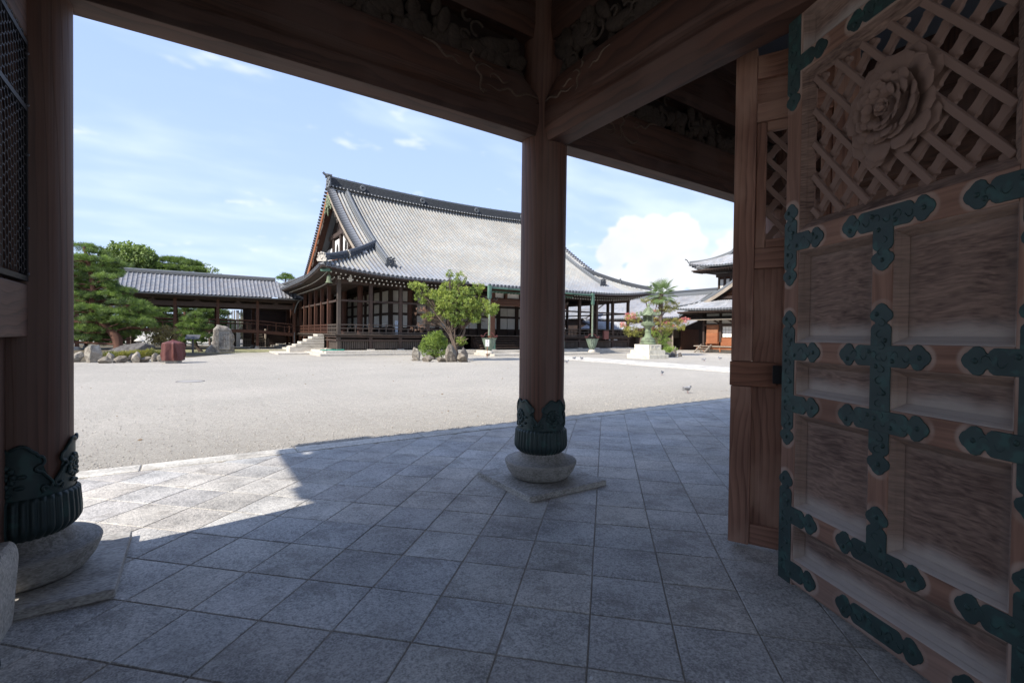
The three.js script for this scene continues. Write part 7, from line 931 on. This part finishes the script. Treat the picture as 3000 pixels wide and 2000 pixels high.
{ // the inscribed stone
  const o = thing('inscribed_stone', 'large upright stone monument with a sunk panel of carved characters', 'monument', [1.66, 0, -38.75], 4 * RAD);
  const out = [[-0.97, -0.1], [-0.97, 0.05], [-0.84, 0.3], [-0.545, 0.59], [-0.52, 0.76], [-0.53, 1.09], [-0.47, 1.37], [-0.48, 1.62], [-0.41, 1.815], [-0.28, 1.94], [0.03, 1.91], [0.4, 1.85], [0.63, 1.8], [0.74, 1.62], [0.81, 1.37], [0.92, 1.17], [0.95, 0.84], [0.87, 0.58], [0.96, 0.41], [0.98, 0.18], [0.96, -0.1]];
  const N = 44, Mr = 30, yTop = 1.95, sil = (y) => { let l = 0, rr = 0; const h = out.length; for (let i = 0; i < 9; i++) { const a = out[i], b = out[i + 1]; if (y >= a[1] && y <= b[1]) l = lerp(a[0], b[0], (y - a[1]) / Math.max(1e-6, b[1] - a[1])); } for (let i = h - 1; i > 9; i--) { const a = out[i], b = out[i - 1]; if (y >= a[1] && y <= b[1]) rr = lerp(a[0], b[0], (y - a[1]) / Math.max(1e-6, b[1] - a[1])); } return [l || -0.28, rr || 0.03]; };
  const g = grid(64, 48, (a, b) => { const y = lerp(-0.1, 1.93, b), [l, r] = sil(Math.min(y, 1.92)), c = (l + r) / 2, w = (r - l) / 2, q = a * 2 * Math.PI, sp = (v, e) => Math.sign(v) * Math.pow(Math.abs(v), e); const cp = 1 - Math.pow(b, 14); let x = c + w * sp(Math.cos(q), 0.45) * (0.25 + 0.75 * cp) * 0.9, z = 0.24 * sp(Math.sin(q), 0.5) * (0.25 + 0.75 * cp); const n = 0.05 * fbm3(x * 2.2, y * 2.2, z * 3, 4) + 0.02 * fbm3(x * 9, y * 9, z * 9, 3), flat = z > 0.08 && Math.abs(x - 0.2) < 0.52 && y > 0.2 && y < 1.55 ? 0.15 : 1; x += n * 1.4; z += n * 1.2 * flat; return [x, y + n * 0.4, z]; });
  const m = new MB(); m.add(uvGrain(g, 1, 1.2, 1.2)); m.build('stone', M.rockPale2, o);
  const fr = new MB(); const [px0, px1, py0, py1, zz] = [-0.1, 0.56, 0.25, 1.5, 0.235]; fr.box(px0 - 0.035, px1 + 0.035, py1, py1 + 0.03, zz - 0.06, zz + 0.03, 0.008); fr.box(px0 - 0.035, px1 + 0.035, py0 - 0.03, py0, zz - 0.06, zz + 0.03, 0.008); fr.box(px0 - 0.035, px0, py0 - 0.03, py1 + 0.03, zz - 0.06, zz + 0.03, 0.008); fr.box(px1, px1 + 0.035, py0 - 0.03, py1 + 0.03, zz - 0.06, zz + 0.03, 0.008); stuff(fr.build('panel_frame', M.rockPale2, o));
  const pn2 = new MB(); pn2.box(px0, px1, py0, py1, zz - 0.1, zz + 0.004); pn2.build('sunk_panel', M.stone, o); const ins = new MB(); strokes(ins, px0 + 0.06, px1 - 0.06, py0 + 0.08, py1 - 0.05, zz + 0.006, 301, 4, 0.085); stuff(ins.build('inscription', M.carved, o));
}
{ // the covered box: red cloth drawn over a frame, tied in folds
  const o = thing('covered_box', 'box wrapped in a dark red cloth cover standing on the gravel', 'covered box', [-0.68, 0, -27.0], 4 * RAD);
  const m = new MB(); m.box(-0.31, 0.31, 0, 0.13, -0.31, 0.31, 0.01); m.build('base_block', M.stone, o);
  const g = grid(96, 30, (a, b) => { const q = a * 4, k = Math.floor(q) % 4, t = q - Math.floor(q), c = [[-1, 1], [1, 1], [1, -1], [-1, -1]], A = c[k], B = c[(k + 1) % 4]; let x = lerp(A[0], B[0], t), z = lerp(A[1], B[1], t); const rd = Math.pow(Math.pow(Math.abs(x), 10) + Math.pow(Math.abs(z), 10), -0.1); x *= rd; z *= rd; let y, s; if (b < 0.72) { y = lerp(0.12, 0.92, b / 0.72); s = lerp(0.385, 0.345, b / 0.72); } else { const u = (b - 0.72) / 0.28; y = 0.92 + 0.14 * u; s = 0.345 * (1 - u * 0.985); } const d0 = Math.abs(t - 0.42 - 0.10 * (1 - b)), d1 = Math.abs(t - 0.48), d2 = Math.abs(t - 0.52 - 0.2 * (1 - b)); const fold = 0.1 * Math.exp(-Math.pow(d1 / 0.045, 2)) * smooth(0.02, 0.3, b) + 0.09 * Math.exp(-Math.pow(d2 / 0.035, 2)) * (1 - b) + 0.09 * Math.exp(-Math.pow(d0 / 0.03, 2)) * (1 - b); const rip = 0.012 * Math.sin(a * 60 + b * 5) * (1 - b) + 0.012 * fbm3(x * 3, y * 6, z * 3, 3), e = b < 0.95 ? 1 : 0; const S = s + (fold + rip) * e * (b < 0.72 ? 1 : (1 - b) / 0.28); return [x * S * 0.97, y, z * S]; });
  const c = new MB(); c.add(g); c.build('cloth_cover', std({ color: lin(0.10, 0.027, 0.021), roughness: 0.6, side: THREE.DoubleSide }), o); const t = new MB(); t.at(new THREE.TorusGeometry(0.05, 0.018, 6, 10), 0, 1.06, 0, Math.PI / 2); t.build('tied_knot', std({ color: lin(0.13, 0.03, 0.028), roughness: 0.6 }), o);
}
{ // grey notice board on a post
  const o = thing('notice_board', 'small grey sloping notice board on a single post near the small pine', 'sign', [0.1, 0, -38.5], -20 * RAD); let m = new MB(); m.box(-0.05, 0.05, 0, 0.98, -0.05, 0.05, 0.006); m.build('post', M.steel, o); m = new MB(); m.at(boxG(0.86, 0.035, 0.44, 0.008), 0, 1.07, 0.02, 0.75, 0, 0); m.build('board', M.slate, o);
}
{ // white slip on a red stake
  const o = thing('paper_sign', 'small white sign with a line of purple characters on a thin red stake', 'sign', [15.53, 0, -25.9], -25 * RAD); let m = new MB(); m.box(-0.016, 0.016, 0, 0.8, -0.012, 0.012); m.build('stake', M.orange, o); m = new MB(); m.box(-0.125, 0.125, 0.72, 1.15, 0.012, 0.024, 0.003); m.build('board', M.white, o); m = new MB(); strokes(m, -0.05, 0.05, 0.75, 1.13, 0.027, 333, 1, 0.075); stuff(m.build('characters', std({ color: lin(0.2, 0.09, 0.3), roughness: 0.8 }), o));
}
// lotus-shaped rain basins under the canopy's downpipes
{
  const mk = () => { const o = new THREE.Group(); const n = 16; const g = uvTube(grid(n * 10, 18, (a, b) => { const q = a * 2 * Math.PI, pe = Math.abs(Math.sin(q * n / 2)), R = lerp(0.17, 0.5, Math.pow(b, 0.75)) * (1 + 0.05 * (Math.pow(pe, 0.6) - 0.5) * smooth(0.02, 0.3, b)) + 0.03 * smooth(0.92, 1, b), y = 0.22 + 0.86 * b + 0.055 * (Math.pow(pe, 0.5) - 0.8) * smooth(0.86, 1, b); return [R * Math.sin(q), y, R * Math.cos(q)]; }), 2, 2); mesh('bowl', (() => { const m = new MB(); m.add(g); m.add(lathe([[0.001, 0.92], [0.43, 0.92]], 24)); return m.geo(); })(), M.lotusBowl, o);
    mesh('foot', lathe([[0.3, 0.0], [0.31, 0.06], [0.27, 0.15], [0.17, 0.21], [0.16, 0.26]], 24), M.stonePale, o);
    const h = new MB(); for (const a of [0, Math.PI]) { const P = (x, y) => [Math.cos(a + 0.6) * x, y, Math.sin(a + 0.6) * x]; h.tube([P(0.50, 1.16), P(0.56, 1.2), P(0.54, 1.27), P(0.48, 1.24), P(0.44, 1.15), P(0.36, 1.2), P(0.26, 1.38), P(0.1, 1.46), P(0, 1.47)], 0.017, 40, 6); } mesh('iron_hoop', h.geo(), M.redIron, o); return o; };
  const base = mk();
  for (const [i, x] of [[0, K0 + 0.02], [1, K1 - 0.02]]) { const o = i ? base.clone() : base; o.name = numbered('lotus_basin'); scene.add(o); o.position.set(x, 0.15, ZK + 0.12); tag(o, i ? 'green bronze lotus basin under the right downpipe of the hall steps' : 'green bronze lotus basin behind the small white sign, left of the hall steps', 'rain basin', 'lotus basins under the downpipes'); }
  for (const x of [K0 + 0.02, K1 - 0.02]) { const g = part('downpipe', hall); g.position.set(x, 0, ZK + 0.12); let m = new MB(); m.box(-0.11, 0.11, 3.95, 4.86, -0.11, 0.11, 0.01); mesh('hopper', m.geo(), M.copper, g); m = new MB(); m.cyl(0, 1.4, 3.95, 0, 0.075, 0.075, 12); for (const y of [2.2, 3.1, 3.92]) m.cyl(0, y, y + 0.05, 0, 0.092, 0.092, 12); mesh('pipe', m.geo(), M.lotus, g); m = new MB(); m.tube([[0.08, 3.9, 0], [0.2, 4.2, 0], [0.25, 4.35, 0], [0.16, 4.34, 0]], 0.016, 12, 5); mesh('hook', m.geo(), M.redIron, g); }
}
{ // bronze lantern on its stone pedestal
  const o = thing('bronze_lantern', 'green bronze lantern with curled roof corners on a tiered white stone pedestal', 'lantern', [25.55, 0, -21.6]), pd = part('pedestal', o); let m;
  for (const [w, y0, y1] of [[0.96, -0.05, 0.27], [0.8, 0.268, 0.56], [0.62, 0.558, 0.93]]) for (let i = 0; i < 2; i++) { m = new MB(); m.box(i ? 0.002 : -w, i ? w : -0.002, y0, y1, -w, w, 0.012); mesh('stone_block', m.geo(), M.stoneWhite, pd); }
  m = new MB(); for (const z of [0.62]) { m.box(-0.44, 0.44, 0.62, 0.65, z, z + 0.02); m.box(-0.44, 0.44, 0.86, 0.89, z, z + 0.02); m.box(-0.44, -0.41, 0.65, 0.86, z, z + 0.02); m.box(0.41, 0.44, 0.65, 0.86, z, z + 0.02); m.at(new THREE.TorusGeometry(0.08, 0.02, 6, 20, 4.9), 0, 0.755, z + 0.01, 0, 0, 0.8); } stuff(mesh('crest_relief', m.geo(), M.stoneWhite, pd));
  const hex = (prof) => { const g = new THREE.LatheGeometry(prof.map((p) => V2(...p)), 6).toNonIndexed(); g.computeVertexNormals(); return uvTube(g, 1, 1); };
  mesh('lower_base', lathe([[0.001, 0.93], [0.5, 0.93], [0.52, 0.98], [0.5, 1.05], [0.46, 1.07], [0.47, 1.12], [0.5, 1.17], [0.46, 1.22], [0.42, 1.25], [0.43, 1.31], [0.38, 1.36], [0.27, 1.42]], 36), M.verdigris, o);
  mesh('shaft', lathe([[0.27, 1.42], [0.23, 1.5], [0.2, 1.62], [0.185, 1.75], [0.215, 1.77], [0.215, 1.83], [0.185, 1.85], [0.18, 1.95], [0.21, 2.02], [0.3, 2.12], [0.42, 2.2]], 32), M.verdigris, o);
  { const b = new MB(); b.add(hex([[0.3, 2.14], [0.5, 2.22], [0.52, 2.3], [0.42, 2.31], [0.42, 2.4], [0.4, 2.43]])); for (let i = 0; i < 12; i++) b.at(new THREE.BoxGeometry(0.16, 0.07, 0.02), 0.45 * Math.sin((i + 0.5) * 0.5236), 2.355, 0.45 * Math.cos((i + 0.5) * 0.5236), 0, (i + 0.5) * 0.5236, 0); mesh('platform', b.geo(), M.verdigris, o); }
  { const core = new MB(); core.add(hex([[0.28, 2.42], [0.28, 2.86]])); mesh('lantern_core', core.geo(), M.dark, o); for (let i = 0; i < 6; i++) { const a = i * Math.PI / 3, b = a + Math.PI / 6, c = new MB(); c.at(new THREE.BoxGeometry(0.05, 0.45, 0.05), 0.33 * Math.sin(a), 2.645, 0.33 * Math.cos(a), 0, a, 0); mesh('corner_post', c.geo(), M.verdigris, o); const l = new MB(), R = 0.295; for (let k = -3; k <= 3; k++) for (const s of [-1, 1]) l.at(new THREE.BoxGeometry(0.012, 0.36, 0.012), R * Math.sin(b) + Math.cos(b) * k * 0.05, 2.66, R * Math.cos(b) - Math.sin(b) * k * 0.05, 0, b, s * 0.62); l.at(new THREE.BoxGeometry(0.3, 0.08, 0.03), R * Math.sin(b), 2.46, R * Math.cos(b), 0, b, 0); l.at(new THREE.BoxGeometry(0.3, 0.06, 0.03), R * Math.sin(b), 2.84, R * Math.cos(b), 0, b, 0); mesh('lattice', l.geo(), i % 3 ? M.verdigris : M.stoneWhite, o); } }
  { const b = new MB(); b.add(grid(72, 14, (u, v) => { const q = u * 2 * Math.PI, k = Math.abs(mod(q + Math.PI / 6, Math.PI / 3) - Math.PI / 6) / (Math.PI / 6), hexr = Math.cos(Math.PI / 6) / Math.cos(mod(q + Math.PI / 6, Math.PI / 3) - Math.PI / 6), c = lerp(1 / Math.cos(Math.PI / 6), 1, 0); const co = Math.pow(Math.abs(mod(q, Math.PI / 3) - Math.PI / 6) / (Math.PI / 6), 3); const R = lerp(0.7, 0.12, Math.pow(v, 0.8)) * lerp(hexr, 1, v) * 1.1, y = 2.86 + 0.05 * co * (1 - v) + 0.52 * (0.35 * v + 0.65 * v * v); return [R * Math.sin(q + 0), y, R * Math.cos(q)]; })); b.add(lathe([[0.001, 2.86], [0.62, 2.86], [0.64, 2.9]], 6)); mesh('lantern_roof', b.geo(), M.verdigris, o); for (let i = 0; i < 6; i++) { const a = i * Math.PI / 3 + Math.PI / 6, P = (r, y) => [r * Math.sin(a), y, r * Math.cos(a)], t = new MB(); t.tube([P(0.15, 3.36), P(0.36, 3.08), P(0.6, 2.93), P(0.74, 2.95), P(0.8, 3.03), P(0.75, 3.1), P(0.69, 3.06)], 0.05, 28, 7); mesh('curled_corner', t.geo(), M.verdigris, o); } }
  mesh('finial', lathe([[0.14, 3.36], [0.17, 3.4], [0.1, 3.44], [0.07, 3.47], [0.11, 3.52], [0.12, 3.57], [0.08, 3.64], [0.02, 3.72], [0.001, 3.74]], 20), M.verdigris, o);
}
{ // small things by the hall
  let o = thing('hose_cabinet', 'brown red cabinet fixed to the hall railing right of the downpipe', 'cabinet', [32.3, 1.15, -32.3]); let m = new MB(); m.box(-0.3, 0.3, 0, 0.78, -0.1, 0.1, 0.01); m.build('box', M.rust, o); m = new MB(); m.box(-0.27, 0.27, 0.04, 0.74, 0.1, 0.112, 0.004); m.build('door', M.rust, o);
  o = thing('leaning_board', 'pale blue board leaning on the hall veranda', 'board', [12.5, 1.4, -33.6], 0.2); m = new MB(); m.at(boxG(0.42, 1.0, 0.03, 0.004), 0, 0.5, 0, -0.12, 0, -0.06); m.build('board', std({ color: lin(0.42, 0.48, 0.55), roughness: 0.7 }), o); m = new MB(); m.bar([0, 0.02, -0.35], [0, 0.8, -0.08], 0.03, 0.03); m.build('prop', M.hall, o);
  o = thing('green_hose', 'heap of teal green hose lying on the hall podium corner', 'hose', [7.6, 0.31, -32.0]); { const r = rng(401), c = new MB(), pts = []; for (let i = 0; i < 60; i++) { const a = i * 0.62; pts.push([Math.cos(a) * (0.45 + 0.35 * r()), 0.02 + 0.05 * r(), Math.sin(a) * (0.3 + 0.25 * r())]); } c.tube(pts, 0.018, 240, 5); c.build('coil', std({ color: lin(0.03, 0.22, 0.16), roughness: 0.6 }), o); }
  o = thing('drain_cover', 'round iron drain cover set flush in the gravel', 'drain cover', [-0.02, 0.0, -17.0]); mesh('lid', lathe([[0.001, 0.006], [0.32, 0.006], [0.33, -0.004]], 28), std({ color: lin(0.3, 0.285, 0.265), roughness: 0.9 }), o); mesh('rim', lathe([[0.33, 0], [0.33, 0.008], [0.36, 0.008], [0.37, -0.01]], 28), std({ color: lin(0.16, 0.15, 0.14), roughness: 0.9 }), o);
  for (const [x, z, s, l] of [[-2.35, -33.0, 0.8, 'small stone lantern in the shade under the layered pine'], [-1.9, -50.9, 1.3, 'pale capped stone lantern seen through the corridor']]) { o = thing('stone_lantern', l, 'lantern', [x, 0, z]); for (const [n, p] of [['base', [[0.24, 0], [0.24, 0.12], [0.12, 0.18]]], ['shaft', [[0.1, 0.18], [0.09, 0.7], [0.2, 0.82]]], ['fire_box', [[0.17, 0.82], [0.17, 1.08]]], ['cap', [[0.001, 1.06], [0.36, 1.08], [0.3, 1.16], [0.1, 1.32], [0.001, 1.36]]], ['jewel', [[0.001, 1.34], [0.06, 1.4], [0.001, 1.5]]]]) { const q = mesh(n, lathe(p, 6), M.stonePale, o); q.scale.setScalar(s); } }
  { const N = 70, p = [0, 0, 0], u = [0, 0], id = []; for (let i = 0; i < N; i++) { const a = i / N * 2 * Math.PI, k = 1 + 0.12 * fbm3(Math.cos(a) * 3, 5, Math.sin(a) * 3, 3); p.push(Math.cos(a) * 10 * k, 0, Math.sin(a) * 17 * k); u.push(Math.cos(a) * 7, Math.sin(a) * 11); id.push(0, 1 + (i + 1) % N, 1 + i); } const g = new THREE.BufferGeometry(); g.setAttribute('position', new THREE.Float32BufferAttribute(p, 3)); g.setAttribute('uv', new THREE.Float32BufferAttribute(u, 2)); g.setIndex(id); g.computeVertexNormals(); const q = struct('garden_earth', g, wm(T.rock, { color: lin(0.3, 0.25, 0.16), roughness: 1 })); q.position.set(-6.2, 0, -46); tag(q, 'dark earth of the pine garden under and behind the corridor', 'ground'); }
  // mossy earth round the inscribed stone
  { const N = 60, p = [0, 0.004, 0], u = [0, 0], id = [], c = [1, 1, 1]; for (let i = 0; i < N; i++) { const a = i / N * 2 * Math.PI, k = 1 + 0.16 * fbm3(Math.cos(a) * 2, 1, Math.sin(a) * 2, 3); p.push(Math.cos(a) * 5.4 * k, 0.004, Math.sin(a) * 3.6 * k); u.push(Math.cos(a) * 3, Math.sin(a) * 2); id.push(0, 1 + (i + 1) % N, 1 + i); } const g = new THREE.BufferGeometry(); g.setAttribute('position', new THREE.Float32BufferAttribute(p, 3)); g.setAttribute('uv', new THREE.Float32BufferAttribute(u, 2)); g.setIndex(id); g.computeVertexNormals(); const q = struct('mossy_ground', g, wm(T.rock, { color: lin(0.78, 0.78, 0.42), roughness: 1 })); q.position.set(1.4, 0, -41.6); tag(q, 'sparse mossy earth round the inscribed stone', 'ground'); }
  // pigeons: body, head, wings, tail, legs
  const bird = () => { const g = new THREE.Group(); const b = new MB(); b.at(new THREE.SphereGeometry(1, 16, 12), 0, 0.145, 0, 0.28, 0, 0, [0.058, 0.062, 0.115]); b.at(new THREE.SphereGeometry(1, 12, 10), 0, 0.185, 0.085, -0.5, 0, 0, [0.04, 0.058, 0.05]); mesh('body', b.geo(), M.bird, g); const h = new MB(); h.at(new THREE.SphereGeometry(1, 12, 10), 0, 0.215, 0.125, 0, 0, 0, [0.027, 0.03, 0.034]); mesh('head', h.geo(), M.birdDark, g); const k = new MB(); k.at(new THREE.ConeGeometry(0.008, 0.035, 6), 0, 0.207, 0.168, 1.75, 0, 0); mesh('beak', k.geo(), M.iron, g); for (const s of [-1, 1]) { const w = new MB(); w.at(new THREE.SphereGeometry(1, 12, 8), s * 0.048, 0.155, -0.03, 0.25, s * -0.12, 0, [0.02, 0.045, 0.12]); mesh('wing', w.geo(), M.birdWing, g); const l = new MB(); l.bar([s * 0.022, 0.1, 0.01], [s * 0.024, 0.004, 0.02], 0.008, 0.008); for (const a of [-0.5, 0, 0.5]) l.bar([s * 0.024, 0.006, 0.02], [s * 0.024 + 0.03 * Math.sin(a), 0.004, 0.02 + 0.03 * Math.cos(a)], 0.006, 0.005); mesh('leg', l.geo(), M.birdLeg, g); } const t = new MB(); t.at(new THREE.BoxGeometry(0.05, 0.012, 0.11), 0, 0.105, -0.14, 0.35, 0, 0); mesh('tail', t.geo(), M.birdDark, g); return g; };
  const b0 = bird(); [[10.93, -7.9, 70, 'pigeon nearest the gate walking with its head to the right', 1], [15.0, -11.97, -60, 'dark pigeon pecking alone on the open gravel', 0.95], [16.42, -19.26, 60, 'pigeon just right of the middle pillar', 1], [19.34, -21.95, 90, 'left one of two pigeons at the near edge of the stone path', 1], [19.6, -21.6, -80, 'right one of two pigeons at the near edge of the stone path', 1], [25.98, -17.63, 20, 'pale pigeon on the gravel beyond the path, right of the lantern', 1.05], [28.68, -18.3, -110, 'farthest right pigeon close to the door leaf', 1]].forEach(([x, z, a, l, s], i) => { const g = i ? b0.clone() : b0; g.name = numbered('pigeon'); scene.add(g); g.position.set(x, 0, z); g.rotation.y = a * RAD; g.scale.setScalar(s * 0.8); tag(g, l, 'pigeon', 'pigeons on the courtyard gravel'); });
}
renderer.render(scene, camera);
